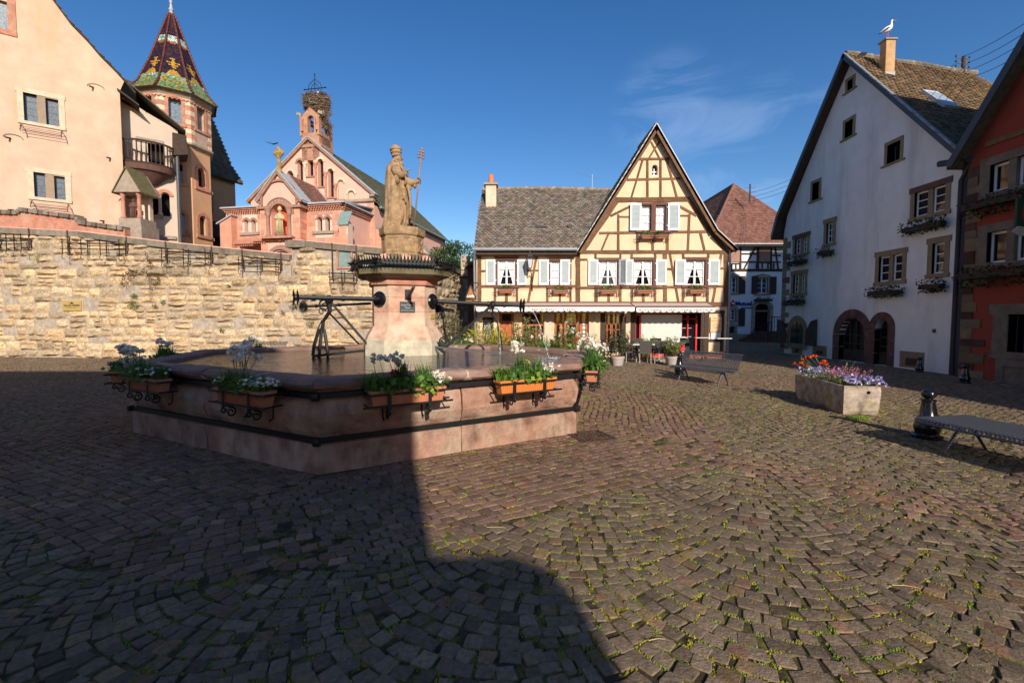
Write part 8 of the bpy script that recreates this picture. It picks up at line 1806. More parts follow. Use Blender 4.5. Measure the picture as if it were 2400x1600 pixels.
def statue():
    YS=PCY-.03;S=.2105/FPX*YS
    def q(x,y,dy=0.0):p=at(860+x*.2105,320+y*.2105,YS);return Vector((p.x,YS+dy,p.z))
    o=thing('statue','sandstone statue of a bearded pope in cape and tiara on the fountain pillar','statue',q(340,1020))
    rings=[(1020,195,462,0),(1000,190,465,.1),(940,197,490,.3),(860,203,500,.45),(760,205,492,.6),(660,208,490,.7),(560,209,488,.75),(480,212,470,.7),(430,214,452,.5),(390,217,425,.35),(350,224,402,.2),(315,238,388,.1),(292,285,375,.05),(275,318,372,0)]
    n_=72;vs=[];fs=[]
    sub=[]
    for(y0,a0,b0_,f0),(y1,a1,b1_,f1)in zip(rings,rings[1:]):
        for k in range(3):t=k/3;sub.append((y0+(y1-y0)*t,a0+(a1-a0)*t,b0_+(b1_-b0_)*t,f0+(f1-f0)*t))
    sub.append(rings[-1])
    for(y,xl,xr_,fo_)in sub:
        c=q((xl+xr_)/2,y);a=(xr_-xl)/2*S;b2=a*.80;h=(1020-y)/740
        for k in range(n_):
            t=6.283*k/n_;fold=1+.10*(abs(math.sin(4.5*t+.8*math.sin(h*5)))-.6)*(1.15-h*.7)+.04*math.sin(17*t+h*3)*(1-h*.5)
            df=((t-4.95+math.pi)%6.283)-math.pi;fold-=.26*math.exp(-(df/.16)**2)*fo_+.0;df2=((t-5.9+math.pi)%6.283)-math.pi;fold-=.20*math.exp(-(df2/.12)**2)*fo_
            tt_=(t+math.pi)%6.283-math.pi
            if-1.05<tt_<.75 and y>400:fold*=.80 if y<960 else .88
            elif .75<=tt_<1.0 or-1.28<tt_<=-1.05:fold*=1.07
            if y>840:fold+=.10*math.exp(-(((t-3.6+math.pi)%6.283-math.pi)/.5)**2)*(y-840)/180
            vs.append(c+Vector((a*math.cos(t)*fold,b2*math.sin(t)*fold,0)))
    m_=len(sub)
    for i in range(m_-1):
        for k in range(n_):k2=(k+1)%n_;fs.append((i*n_+k,i*n_+k2,(i+1)*n_+k2,(i+1)*n_+k))
    fs+=[tuple(range(n_-1,-1,-1)),tuple(range((m_-1)*n_,m_*n_))];mb=MB();mb.add(vs,fs)
    mb.tube([q(340,300),q(352,280),q(358,262)],[.10,.07,.07],12);hd=q(350,256);mb.ball(hd,(.082,.078,.108),16,12)
    mb.tube([q(388,225),q(397,250),q(393,262)],[.012,.016,.012],6,squash=.8)
    for sg in(-1,1):mb.ball(q(384,238,sg*.035),(.018,.02,.010),6,5);mb.ball(q(352,262,sg*.08),(.018,.012,.028),6,5);mb.ball(q(372,268,sg*.045),(.03,.026,.03),8,6)
    mb.tube([q(360,285),q(375,300),q(392,318),q(404,330)],[.062,.058,.048,.012],10);mb.tube([q(372,282),q(392,284)],[.035,.022],8)
    for k in range(7):yy=-.045+.015*k;mb.tube([q(368,290,yy),q(388,308,yy),q(402,334,yy*.4)],[.012,.012,.004],5)
    mb.tube([q(335,225),q(318,258),q(290,285),q(240,312)],[.07,.06,.045,.02],10,squash=.9)
    mb.build('figure',M['statue_stone'],o,smooth=True)
    mb=MB();c=q(331,224);ax_=Vector((1,0,.13)).normalized();az_=Vector((-.13,0,1)).normalized();u=S
    mb.lathe([(44*u,-4*u),(51*u,2*u),(52*u,10*u),(47*u,14*u),(53*u,34*u),(60*u,37*u),(61*u,45*u),(54*u,49*u),(58*u,66*u),(65*u,69*u),(65*u,77*u),(58*u,81*u),(53*u,96*u),(40*u,112*u),(20*u,122*u),(6*u,126*u)],c,20,ax=ax_,az=az_);mb.build('tiara',M['statue_stone'],o,smooth=True)
    mb=MB()
    for pts,r_ in((([400,345],[430,420],[455,500],[440,560]),.022),(([365,690],[400,715],[440,700]),.03),(([430,680],[445,720],[450,760]),.022),(([360,700],[420,850],[410,960]),.03),(([190,1010],[260,1000],[320,900],[360,860]),.028),(([470,560],[497,700],[500,800],[495,925]),.03),(([350,470],[355,560],[350,700],[352,860]),.028),(([345,520],[365,575],[385,560]),.035),(([400,700],[410,840],[395,990]),.03)):
        mb.tube([q(x,y,-.17+.0002*abs(x-345))for x,y in pts],r_,6)
    mb.build('drapery_fold',M['statue_stone'],o,smooth=True)
    mb=MB();mb.tube([q(330,380,-.14),q(365,430,-.2),q(400,462,-.2),q(435,452,-.17)],[.10,.10,.09,.06],10);mb.tube([q(360,450,-.2),q(365,520,-.2),q(360,570,-.19)],[.06,.055,.02],8);mb.tube([q(435,452,-.17),q(455,440,-.16),q(466,425,-.16)],[.035,.032,.034],8)
    for dx,dy_,ln in((-.012,0,1.0),(.006,.004,.95)):mb.tube([q(464,418,-.16+dx),q(478,402,-.16+dx),q(502,391,-.16+dx)],[.012,.011,.007],6)
    for dx in(.022,.036):mb.tube([q(464,422,-.16+dx),q(482,416,-.16+dx),q(484,430,-.16+dx),q(474,434,-.16+dx)],[.012,.011,.010,.008],6)
    mb.tube([q(458,418,-.17),q(462,402,-.18),q(470,395,-.175)],[.013,.011,.007],6);mb.build('raised_arm',M['statue_stone'],o,smooth=True)
    mb=MB();mb.tube([q(430,470,-.02),q(470,520,-.03),q(520,525,-.05),q(560,512,-.06)],[.09,.09,.08,.05],10);mb.tube([q(480,530,-.04),q(482,590,-.04),q(478,612,-.04)],[.05,.04,.015],8);mb.tube([q(530,530,-.05),q(540,565,-.05),q(542,585,-.05)],[.05,.04,.02],8);mb.tube([q(556,512,-.06),q(580,505,-.06)],[.035,.04],8)
    for k in range(4):mb.tube([q(570,482+15*k,-.045),q(590,480+15*k,-.10),q(603,486+15*k,-.075),q(600,490+15*k,-.04)],[.014,.014,.012,.008],6)
    mb.tube([q(566,480,-.07),q(572,466,-.075),q(590,466,-.08)],[.014,.012,.009],6);mb.build('staff_arm',M['statue_stone'],o,smooth=True)
    mb=MB();p0_,p1_=q(526,1042,-.06),q(619,150,-.06);mb.tube([p0_,p1_],.017,8);d=(p1_-p0_).normalized();mb.ball(p1_,(.026,.026,.035),8,6);mb.ball(q(601,300,-.06),(.024,.024,.034),8,6)
    for y_,hw in((182,.055),(212,.075),(245,.08)):
        c=q(614-(y_-182)*.105,y_,-.06);e=Vector((.85,-.55,-.36)).normalized();mb.tube([c-e*hw,c+e*hw],.012,6);mb.ball(c-e*hw,.026,8,6);mb.ball(c+e*hw,.026,8,6)
    mb.build('papal_staff',M['staff'],o,smooth=True)
statue()
def planter(i,s,label,comp,m='terracotta',ln=.92,seed=1):
    random.seed(seed);f=EDGE[i];o=thing('fountain_planter',label,'flower box',f.P(s,.78,.27),group='planters hung on the fountain rim');d,n_=f.d3,f.n3;z0,z1=.79,.985;h=ln/2;c=f.P(s,0,.265)
    mb=MB();P_=lambda a,b_,z:c+d*a+n_*b_+Zv*z
    def ringb(a,b_,z):return[P_(-a,-b_,z),P_(a,-b_,z),P_(a,b_,z),P_(-a,b_,z)]
    q=[ringb(h-.03,.065,z0),ringb(h,.09,z1-.03),ringb(h+.015,.10,z1-.03),ringb(h+.015,.10,z1),ringb(h-.01,.08,z1),ringb(h-.02,.075,z1-.04)];vs=sum(q,[]);fs=[(k*4+j,k*4+(j+1)%4,(k+1)*4+(j+1)%4,(k+1)*4+j)for k in range(5)for j in range(4)]+[(3,2,1,0)];mb.add(vs,fs)
    for k in range(26):u=-h+.04+(2*h-.08)*k/25;mb.obox(P_(u,.0672,z0+.01),d*.008,n_*.0075,(n_*.022+Zv*(z1-z0-.05)))
    mb.build('box',M[m],o);mb=MB();mb.add(ringb(h-.02,.075,z1-.02),[(0,1,2,3)]);mb.build('soil',M['soil'],o)
    mb=MB()
    for z in(z0+.0,z1-.055):mb.obox(P_(-h-.10,.108,z),d*(2*h+.2),n_*.008,Zv*.025)
    for sg in(-1,1):mb.obox(P_(sg*(h+.03)-.004,-.16,z0),d*.01,n_*.27,Zv*.02);mb.obox(P_(sg*(h+.03)-.004,-.16,z1-.055),d*.01,n_*.27,Zv*.02)
    for u in(-h*.55,h*.55):
        mb.obox(P_(u-.02,.115,z0-.04),d*.04,n_*.008,Zv*(z1-z0+.03));mb.obox(P_(u-.02,-.2,z0-.03),d*.04,n_*.32,Zv*.012)
        spiral(mb,P_(u,.02,z0-.11),.065,1.4,n_,Zv,.013,1.2);spiral(mb,P_(u,.11,z0-.07),.04,1.3,n_,Zv,.012,3);mb.tube([P_(u,-.2,z0-.02),P_(u,-.19,z0-.18),P_(u,-.14,z0-.21)],.012,5)
    mb.build('iron_cradle',M['iron'],o)
    comp=comp+[('blades',.6-.3*k,.22)for k in range(5)]+[('leafy',-.5+.5*k,.16)for k in range(3)]
    B_=Leaves();W_=Leaves();Y_=Leaves();G_=Leaves();R_=Leaves();D_=Leaves()
    for kind,u,hh in comp:
        p=P_(u*h,0,z1-.02)
        if kind=='blades':B_.blades(p,75,hh,.10,.009,lean=.4)
        elif kind=='wild':B_.blades(p,80,hh,.10,.008,lean=.95,col=(1.3,1.2,.7))
        elif kind=='leafy':
            for _ in range(110):D_.leaf(p+Vector((random.gauss(0,.10),random.gauss(0,.07),random.uniform(.0,hh))),random.uniform(.05,.11),narrow=.85,flat=.3)
        elif kind=='lime':
            for _ in range(70):G_.leaf(p+n_*.03+Vector((random.gauss(0,.07),random.gauss(0,.05),random.uniform(-.06,hh))),random.uniform(.05,.10),narrow=.95,flat=.2)
        elif kind in('daff','cream'):
            for _ in range(7 if kind=='daff' else 4):
                q_=p+Vector((random.gauss(0,.06),random.gauss(0,.04),0));t_=q_+Vector((random.gauss(0,.08),random.gauss(0,.05),hh*random.uniform(.75,1.1)));B_.stem(q_,t_,.004);
                for _ in range(3):e=t_+Vector((random.gauss(0,.03),random.gauss(0,.02),random.gauss(0,.02)));W_.cloud(e,(.028,.028,.026),14,.046,narrow=.95,shell=0);Y_.cloud(e,(.008,.008,.008),3,.02,narrow=1)
        elif kind=='candy':
            for _ in range(60):D_.leaf(p+Vector((random.gauss(0,.08),random.gauss(0,.06),random.uniform(-.01,hh*.7))),.045,narrow=.35)
            for _ in range(42):
                e=p+Vector((random.gauss(0,.095),random.gauss(0,.07),hh*random.uniform(.45,1.1)));W_.cloud(e,(.022,.022,.014),10,.030,narrow=.9,shell=0,flat=.4)
        elif kind=='primula':Y_.cloud(p+Vector((0,0,.05)),(.08,.07,.045),70,.045,col=(1.0,1.25,3.2),narrow=.9,shell=0);D_.cloud(p,(.10,.08,.05),40,.10,narrow=.7)
        elif kind=='yellow':Y_.cloud(p+Vector((0,0,hh)),(.07,.06,.04),34,.035,narrow=.9,shell=0)
        elif kind=='red':R_.cloud(p+Vector((0,0,hh)),(.06,.05,.04),40,.04,col=(.45,.4,.6),narrow=.9,shell=0)
    for L_,nm,m_ in((B_,'blades','leaf_blue'),(D_,'leaves','leaf'),(G_,'leaves','leaf_lime'),(W_,'white_flowers','petal_white'),(Y_,'yellow_flowers','petal_yellow'),(R_,'red_flowers','petal_red')):
        if L_.V:L_.build(nm,m_,o)
    return o
def eh(i,px,py=920):return EDGE[i].hit(px,py,.27)[0]
planter(6,eh(6,345),'terracotta planter at the left end of the basin front, white daffodils over candytuft',[('daff',-.8,.42),('blades',-.5,.32),('leafy',0,.12),('blades',.1,.3),('candy',.5,.15),('candy',-.2,.14),('blades',.8,.25)],seed=21)
planter(6,eh(6,572),'shaded terracotta planter left of the basin corner, tall white narcissi and white candytuft',[('blades',-.6,.30),('daff',-.3,.50),('daff',.0,.52),('leafy',-.1,.1),('candy',.35,.15),('candy',.75,.16),('blades',.3,.22),('cream',-.85,.1)],seed=22)
planter(0,eh(0,955),'half-shaded terracotta planter right of the basin corner with one dark red bloom',[('wild',-.85,.32),('red',-.35,.22),('blades',-.1,.40),('daff',-.25,.40),('leafy',.1,.14),('lime',.35,.04),('blades',.45,.36),('candy',.8,.18),('leafy',-.6,.12)],seed=23)
planter(0,eh(0,1233),'sunlit orange planter on the right basin side with cream primroses and lime leaves',[('wild',-.85,.30),('primula',-.55,.1),('blades',-.15,.42),('cream',-.25,.5),('lime',.1,.16),('yellow',.0,.26),('blades',.35,.36),('candy',.72,.20)],'orange_plastic',seed=24)
planter(1,.52,'terracotta planter seen end-on just round the right basin corner, long green leaves',[('wild',-.5,.28),('blades',.0,.45),('leafy',.0,.12),('daff',.3,.45),('lime',.3,.12),('candy',.7,.12)],seed=25,ln=.7)
planter(1,1.60,'second end-on planter behind the right basin corner, full of white daffodils',[('daff',-.5,.42),('daff',.0,.46),('blades',.0,.42),('candy',.4,.16),('daff',.6,.35),('leafy',0,.12)],'orange_plastic',seed=26,ln=.8)
planter(5,ELEN[5]-.45,'dark planter at the far left corner of the basin with white blossoms',[('candy',-.5,.2),('daff',0,.35),('candy',.5,.18),('leafy',0,.15)],seed=27,ln=.8)
planter(5,ELEN[5]-1.75,'planter on the left side of the basin with a tall dark tuft of pointed leaves',[('blades',-.3,.38),('blades',.2,.40),('wild',0,.35),('daff',0,.42),('candy',.6,.12)],seed=28,ln=.8)
planter(4,ELEN[4]-.9,'sunlit planter on the far left rim with yellow-green leaves and red flowers',[('blades',-.6,.32),('daff',-.4,.42),('yellow',0,.2),('leafy',0,.15),('red',.5,.15),('wild',.2,.25)],seed=29)
planter(3,ELEN[3]-.95,'sunlit planter on the far rim in front of the rear bench, grassy leaves',[('blades',-.4,.3),('blades',.3,.28),('yellow',.0,.2),('leafy',0,.1)],seed=30)
for k,(px,py,h_,lb)in enumerate([(1205,1022,.14,'small leafy weed at the foot of the sunlit basin side'),(1085,1048,.07,'green tuft at the foot of the basin below its pale joint'),(1285,1020,.08,'grass tuft at the basin foot left of the drain'),(1350,985,.10,'bright grass at the right basin corner'),(1372,935,.10,'bright moss clump on the far side of the right corner')]):
    p=atz(px,py,-.01);o=thing('weed',lb,'weed',p,group='weeds growing at the foot of the fountain');lf=Leaves();random.seed(40+k)
    if k==0:lf.blades(p,16,h_*1.2,.03,.012,lean=.6)
    else:lf.cloud(p+Vector((0,0,.02)),(.09,.06,h_*.5),130,.03,shell=0,narrow=.5);lf.blades(p,40,h_,.10,.003,lean=.6)
    lf.build('leaves','leaf_lime' if k else 'leaf',o)
# ================================================================ SQUARE FURNITURE
def slat_path(pts,w=.026,t=.008):
    vs=[];n_=len(pts)
    for i,(y,z)in enumerate(pts):
        a,b_=pts[max(0,i-1)],pts[min(n_-1,i+1)];d=Vector((b_[0]-a[0],b_[1]-a[1])).normalized();nn=Vector((-d.y,d.x))*t/2
        vs+=[(-w/2,y-nn.x,z-nn.y),(w/2,y-nn.x,z-nn.y),(w/2,y+nn.x,z+nn.y),(-w/2,y+nn.x,z+nn.y)]
    fs=[(i*4+k,i*4+(k+1)%4,(i+1)*4+(k+1)%4,(i+1)*4+k)for i in range(n_-1)for k in range(4)]+[(3,2,1,0),(n_*4-4,n_*4-3,n_*4-2,n_*4-1)]
    return vs,[tuple(reversed(f))for f in fs]
def bench(label,pos,yaw,back=True,L_=1.85,n_=40,group=None):
    o=thing('bench',label,'bench',(0,0,0))
    pts=[(-.015,.345),(-.035,.385),(-.02,.425),(.03,.44),(.12,.43),(.38,.405),(.44,.42),(.49,.475),(.62,.78),(.655,.835),(.70,.85),(.735,.82),(.74,.78)]if back else[(-.015,.35),(-.035,.385),(-.02,.42),(.03,.435),(.40,.43),(.84,.43),(.89,.415),(.905,.385),(.89,.35)]
    vs,fs=slat_path(pts);mb=MB();mb.add(vs,fs);s0=mb.build('slat',M['bench_paint'],o);s0.location.x=-L_/2
    for i in range(1,n_):c=s0.copy();COL.objects.link(c);c.parent=o;c.location.x=-L_/2+L_*i/(n_-1)
    mb=MB();rails=[(.05,.425),(.36,.395)]+([(.50,.47),(.63,.77)]if back else[(.6,.415),(.85,.415)])
    for y,z in rails:mb.tube([(-L_/2-.02,y,z-.018),(L_/2+.02,y,z-.018)],.014,6)
    if not back:mb.tube([(-L_/2,-.03,.37),(L_/2,-.03,.37)],.016,6)
    mb.build('rail',M['bench_paint'],o)
    for sx in(-1,1):
        x=sx*L_*.36;D=.36 if back else .45
        for y0,y1 in((.24,.03),(.24,.47))if back else((D,.10),(D,.82)):
            mb=MB();mb.tube([(x,y0,.385),(x,(y0+y1)/2+.0,.24),(x,y1,.0)],[.030,.026,.018],8,squash=.7);mb.build('leg',M['bench_paint'],o)
        mb=MB();mb.bar((x,.02,.385),(x,(.44 if back else .86),.375),.05,.03);mb.build('bracket',M['bench_paint'],o)
    o.location=pos;o.rotation_euler=(0,0,yaw);return o
pA,pB=Vector((4.78,13.55)),Vector((5.62,12.0));mid=(pA+pB)/2;dv=(pB-pA).normalized()
bench('dark slatted steel bench with backrest standing before the restaurant terrace',(mid.x,mid.y,.0),math.atan2(dv.y,dv.x))
bench('backless dark slatted steel bench cut by the right picture edge',(5.97,5.45,.0),math.radians(-80),back=False,L_=2.0,n_=44)
bench('grey slatted bench half hidden behind the fountain, against the limestone wall',(-10.6,18.3,.0),math.radians(-4),L_=2.4,n_=40)
def bollard(pos,label,s=1.0,ball=True):
    o=thing('bollard',label,'bollard',pos,group='black cast iron bollards');mb=MB();c=Vector(pos)
    P_=[(.20,0),(.20,.03),(.155,.05),(.15,.09),(.165,.12),(.17,.16),(.165,.22),(.135,.26),(.13,.30),(.135,.32),(.115,.36),(.085,.54),(.085,.56),(.10,.565),(.10,.585),(.05,.60),(.045,.62)]
    mb.lathe([(r*s,z*s)for r,z in P_],c,16);mb.build('post',M['gloss_black'],o,smooth=False);auto_smooth(o.children[0],35)
    mb=MB()
    if ball:mb.ball(c+Zv*.675*s,(.10*s,.10*s,.08*s),18,12)
    else:mb.lathe([(.05*s,.6*s),(.12*s,.63*s),(.13*s,.66*s),(.08*s,.70*s),(.03*s,.72*s)],c,14)
    mb.build('knob',M['gloss_black'],o,smooth=True)
bollard(atz(2172,1024,0),'glossy black bollard with round knob behind the backless bench');bollard(atz(1592,876,0),'black bollard with round knob at the left end of the bench with backrest',.92)
bollard(atz(2155,871,0),'black capped bollard before the cellar opening of the grey house',.72,False);bollard(atz(2261,897,0),'black capped bollard at the foot of the drainpipe by the red house',.74,False)
def trough():
    A_=atz(1976,972,0);B_=Vector((6.52,10.45,0));ux=Vector((.80,-.10,0));o=thing('flower_trough','old lichen-stained stone trough planted with orange poppies and violet pansies','stone trough',(A_.x+.4,A_.y+1.0,0));random.seed(9)
    back=B_-A_;H_=.57;ch=ux*.78+back*.0;cor=[A_,A_+ux*.80,A_+ux*1.0+back*.14,A_+ux*1.03+back*1.0,A_+back]
    mb=MB();rows=6
    per=[]
    for a,b_ in zip(cor,cor[1:]+cor[:1]):
        m_=max(2,int((b_-a).length/.14));per+=[a.lerp(b_,k/m_)for k in range(m_)]
    n_=len(per);cen=sum(cor,Vector((0,0,0)))/5;vs=[];rr=[random.gauss(0,.011)for _ in per]
    for j in range(rows+1):
        z=H_*j/rows
        for k,p in enumerate(per):
            e=(p-cen).normalized();ins=-.07*(1-j/rows)**2*(1.2 if j==0 else 1)-(.02 if j==rows else 0);vs.append(p+e*(ins+rr[k]+random.gauss(0,.006))+Zv*(z-.02+random.gauss(0,.006)+(.0 if j else .03*math.sin(k*.7))))
    for k,p in enumerate(per):e=(p-cen).normalized();vs.append(p-e*.10+Zv*(H_-.02))
    for k,p in enumerate(per):e=(p-cen).normalized();vs.append(p-e*.11+Zv*(H_-.10))
    fs=[(j*n_+k,j*n_+(k+1)%n_,(j+1)*n_+(k+1)%n_,(j+1)*n_+k)for j in range(rows+2)for k in range(n_)];mb.add(vs,fs);mb.build('basin',M['trough_stone'],o)
    mb=MB();mb.add([p-(p-cen).normalized()*.10+Zv*(H_-.07)for p in per],[tuple(range(n_))]);mb.build('soil',M['soil'],o)
    mb=MB();h_=A_+ux*.52+Zv*.44;mb.ball(h_+Vector((-.0,-.015,0)),(.035,.03,.03),10,6);mb.build('drain_hole',M['black'],o)
    V_,W_,G_,P2,K_,O_,T_=Leaves(),Leaves(),Leaves(),Leaves(),Leaves(),Leaves(),Leaves()
    def inpt(u,v):return A_+ux*u*1.0+back*v+Zv*(H_-.04)
    for _ in range(420):G_.leaf(inpt(random.uniform(.08,.95),random.uniform(.05,.95))+Zv*random.uniform(0,.14),random.uniform(.04,.08),narrow=.6)
    def pansy(p):
        n_=Vector((random.gauss(-.25,.3),random.gauss(-.9,.25),random.uniform(.2,.7))).normalized();a=n_.cross(Zv).normalized();b_=a.cross(n_)
        for k in range(5):t=1.57+6.283*k/5;q_=p+(a*math.cos(t)+b_*math.sin(t))*.017;(W_ if(k in(2,3)and random.random()<.75)else V_).leaf(q_+n_*random.uniform(0,.004),.034,narrow=.95,d=(a*math.cos(t)+b_*math.sin(t)))
        K_.leaf(p+n_*.006,.014,narrow=.9)
    for _ in range(80):pansy(inpt(random.uniform(.1,1.0),random.uniform(.0,.22))+Zv*random.uniform(.04,.19))
    for _ in range(95):pansy(inpt(random.uniform(.0,.5),random.uniform(.5,1.0))+Zv*random.uniform(.06,.22))
    for _ in range(60):pansy(inpt(random.uniform(.5,1.0),random.uniform(.25,.9))+Zv*random.uniform(.05,.2))
    c0=inpt(.5,.40)
    for _ in range(210):
        a_=random.uniform(0,6.28);r_=random.uniform(.1,.48)*1.0;t_=c0+Vector((r_*math.cos(a_),r_*math.sin(a_),random.uniform(.14,.34)-.12*r_));T_.stem(c0+Vector((r_*.5*math.cos(a_),r_*.5*math.sin(a_),0)),t_,.0016,(1.3,.8,1));P2.cloud(t_,(.012,.012,.012),4,.022,narrow=.9,shell=0)
    for(px,py,yy)in((1890,822,9.7),(1878,826,9.8),(1902,820,9.7),(1855,838,9.9),(1870,836,9.7),(1924,832,9.5),(1928,838,9.6),(1917,837,9.5),(1881,843,9.6)):
        p=at(px+8,py+14,yy);T_.stem(inpt(.35+random.gauss(0,.05),.5),p,.005);n_=Vector((random.gauss(0,.3),-1,.6)).normalized()
        for k in range(30):O_.leaf(p+Vector((random.gauss(0,.024),random.gauss(0,.02),random.gauss(0,.012))),.036,narrow=.9,lo=.6,hi=1.3,flat=.5)
    for px,py,yy,bx in((1878,836,10.3,.1),(1893,850,10.2,.2),(1985,848,9.2,.6),(2005,846,9.2,.7)):
        p=at(px,py,yy);T_.stem(inpt(bx,.55),p,.008);
        for k in range(3):T_.leaf(p-Zv*.03*k,.05,narrow=.4,col=(1,1.2,.6))
    for L_,nm,m_ in((G_,'leaves','leaf'),(V_,'violet_pansies','petal_violet'),(W_,'pale_petals','petal_white'),(K_,'pansy_eyes','petal_yellow'),(P2,'pink_flowers','petal_pink'),(O_,'poppies','petal_poppy'),(T_,'stems','stem2')):L_.build(nm,m_,o)
trough()
p=atz(2010,982,0);lf=Leaves();random.seed(4);lf.blades(p,260,.09,.22,.003,lean=.7);o=thing('grass_tuft','tuft of bright grass growing at the foot of the stone trough','grass',p);lf.build('blades','leaf_lime',o)
def oleander(name,label,base,h,r,n_st=26,m='leaf_olive',leaf=.13,dens=9,cat='shrub',group=None,flowers=None,pot=None,narrow=.2,seed=1,low=.25):
    random.seed(seed);o=thing(name,label,cat,base,group=group);lf=Leaves();st=Leaves();fl=Leaves();b0_=Vector(base)
    if pot:
        pr,phh=pot;mb=MB();mb.lathe([(pr*.74,0),(pr*.93,phh*.72),(pr,phh*.73),(pr*1.02,phh),(pr*.92,phh),(pr*.9,phh*.9)],b0_,20);mb.build('pot',M['taupe_plastic'],o,smooth=False);auto_smooth(o.children[0],40);mb=MB();mb.lathe([(pr*.9,phh*.88),(.01,phh*.9)],b0_,16);mb.build('soil',M['soil'],o);b0_=b0_+Zv*phh*.85;h=h-phh*.85
    for _ in range(n_st):
        a_=random.uniform(0,6.28);rr=r*math.sqrt(random.random());tip=b0_+Vector((rr*math.cos(a_),rr*.7*math.sin(a_),h*random.uniform(.6,1.05)*(1-.25*(rr/r)**2)));st.stem(b0_+Vector((rr*.2*math.cos(a_),rr*.2*math.sin(a_),0)),tip,.006)
        for k in range(dens):
            t=random.uniform(low,1.03);p=(b0_+Vector((rr*.2*math.cos(a_),rr*.2*math.sin(a_),0))).lerp(tip,t);kk=random.uniform(.5,1.4)
            for j in range(3):d=Vector((random.gauss(0,1),random.gauss(0,1),random.uniform(.1,1.2))).normalized();lf.leaf(p+d*leaf*.45,leaf*random.uniform(.7,1.2),col=(kk,kk,kk),lo=.8,hi=1.2,narrow=narrow,d=d)
        if flowers and random.random()<flowers[1]:fl.cloud(tip,(.05,.05,.05),14,.05,narrow=.9,shell=0)
    st.build('stem','wood_stem',o);lf.build('leaves',m,o)
    if fl.V:fl.build('blossoms',flowers[0],o)
    return o
def plant(name,label,px,ytop,Y,wpx,**k):
    b_=at(px,800,Y);zt=at(px,ytop,Y).z;return oleander(name,label,(b_.x,Y,0),zt,wpx/FPX*Y/2,**k)
p1_=atz(1447,856,0);oleander('potted_oleander','bigger potted oleander in a taupe pot at the left of the terrace chairs',p1_,at(1447,772,p1_.y).z,.62,46,'leaf_oleander',.15,10,pot=(.27,.36),group='potted oleanders on the terrace',seed=2,cat='potted plant')
p2_=atz(1576,856,0);oleander('potted_oleander','smaller lighter green potted oleander right of the terrace chairs',p2_,at(1576,790,p2_.y).z,.52,36,'leaf_olive',.14,9,pot=(.27,.36),group='potted oleanders on the terrace',seed=3,cat='potted plant')
plant('climbing_shrub','tall loose olive shrub climbing beside the end of the limestone wall',1058,705,17.5,60,n_st=40,m='leaf_climb',leaf=.09,dens=14,narrow=.5,seed=4)
plant('yellow_shrub','bright yellow-green bamboo-like shrub left of the blackboard',1128,752,16.6,90,n_st=110,m='leaf_yellow',leaf=.16,dens=9,narrow=.14,seed=5,low=.1,group='yellow shrubs by the restaurant')
plant('yellow_shrub','second yellow-green shrub in front of the blackboard',1168,762,17.0,66,n_st=90,m='leaf_yellow',leaf=.15,dens=9,narrow=.14,seed=6,low=.1,group='yellow shrubs by the restaurant')
plant('green_shrub','low dark green bush below the brown door',1208,786,16.5,44,n_st=40,m='leaf',leaf=.10,dens=9,narrow=.4,seed=7,low=.1)
plant('oleander_shrub','tall airy oleander before the second shop window',1232,742,16.8,80,n_st=64,m='leaf_olive',leaf=.15,dens=10,seed=8,low=.3)
plant('green_shrub','rounded dark green bush behind the rim, below the pale pilaster',1302,786,16.6,42,n_st=60,m='leaf_mid',leaf=.08,dens=14,narrow=.5,seed=9,low=.1)
plant('flowering_shrub','airy yellow-green shrub with white blossoms before the wide brown door',1335,750,16.2,84,n_st=80,m='leaf_yellowgreen',leaf=.13,dens=10,seed=10,low=.15,flowers=('petal_white',.28))
plant('flowering_shrub','white-flowered leafy clump beside the right pilaster',1385,775,16.5,40,n_st=34,m='leaf_mid',leaf=.12,dens=9,narrow=.18,seed=11,low=.1,flowers=('petal_white',.5))
plant('terrace_bamboo','light feathery bamboo in front of the white roller blind',1518,782,19.8,62,n_st=46,m='leaf_lime',leaf=.11,dens=9,narrow=.14,seed=12,low=.2)
for k,(px,yt,Y,w,lb)in enumerate([(1272,778,15.5,34,'clump of grey-green daffodil leaves with white blooms behind the far rim'),(1098,782,15.5,40,'grey-green grassy clump behind the far rim, left of the yellow shrubs'),(1066,790,16,34,'green grassy clump at the foot of the climbing shrub'),(1372,795,14.6,40,'leafy clump with a red flower near the right rim')]):
    random.seed(60+k);b_=at(px,800,Y);zt=at(px,yt,Y).z;o=thing('flower_clump',lb,'plant',(b_.x,Y,0),group='clumps in the restaurant flower bed');lf=Leaves();lf.blades((b_.x,Y,0),220,zt,w/FPX*Y/2,.012,lean=.3);lf.build('blades',('leaf_blue','leaf_blue','leaf','leaf_mid')[k],o)
    fl=Leaves();[fl.cloud((b_.x+random.gauss(0,.2),Y-.1,zt*random.uniform(.8,1.05)),(.04,.04,.04),12,.05,narrow=.9,shell=0)for _ in range(6)];fl.build('blossoms','petal_red' if k==3 else 'petal_white',o)
lf=Leaves();random.seed(77)
for _ in range(5600):px=random.uniform(1035,1410);Y=random.uniform(15.2,18.5);q_=at(px,800,Y);lf.leaf((q_.x,Y,random.uniform(.0,.62)+.35*max(0,math.sin(px*.11))),random.uniform(.06,.15),narrow=.35,lo=.35,hi=1.5,col=(1.4,1.15,.8)if math.sin(px*.07+Y)>0 else(.8,.9,.8))
tag(lf.build('ground_cover','leaf_mid',None,kind='stuff'),'mixed low foliage filling the flower bed before the restaurant','ground cover')
lf=Leaves();
for _ in range(170):q_=at(random.uniform(1198,1216),804,15.3);lf.leaf((q_.x,15.3+random.gauss(0,.1),q_.z+random.gauss(0,.04)),.06,narrow=.8)
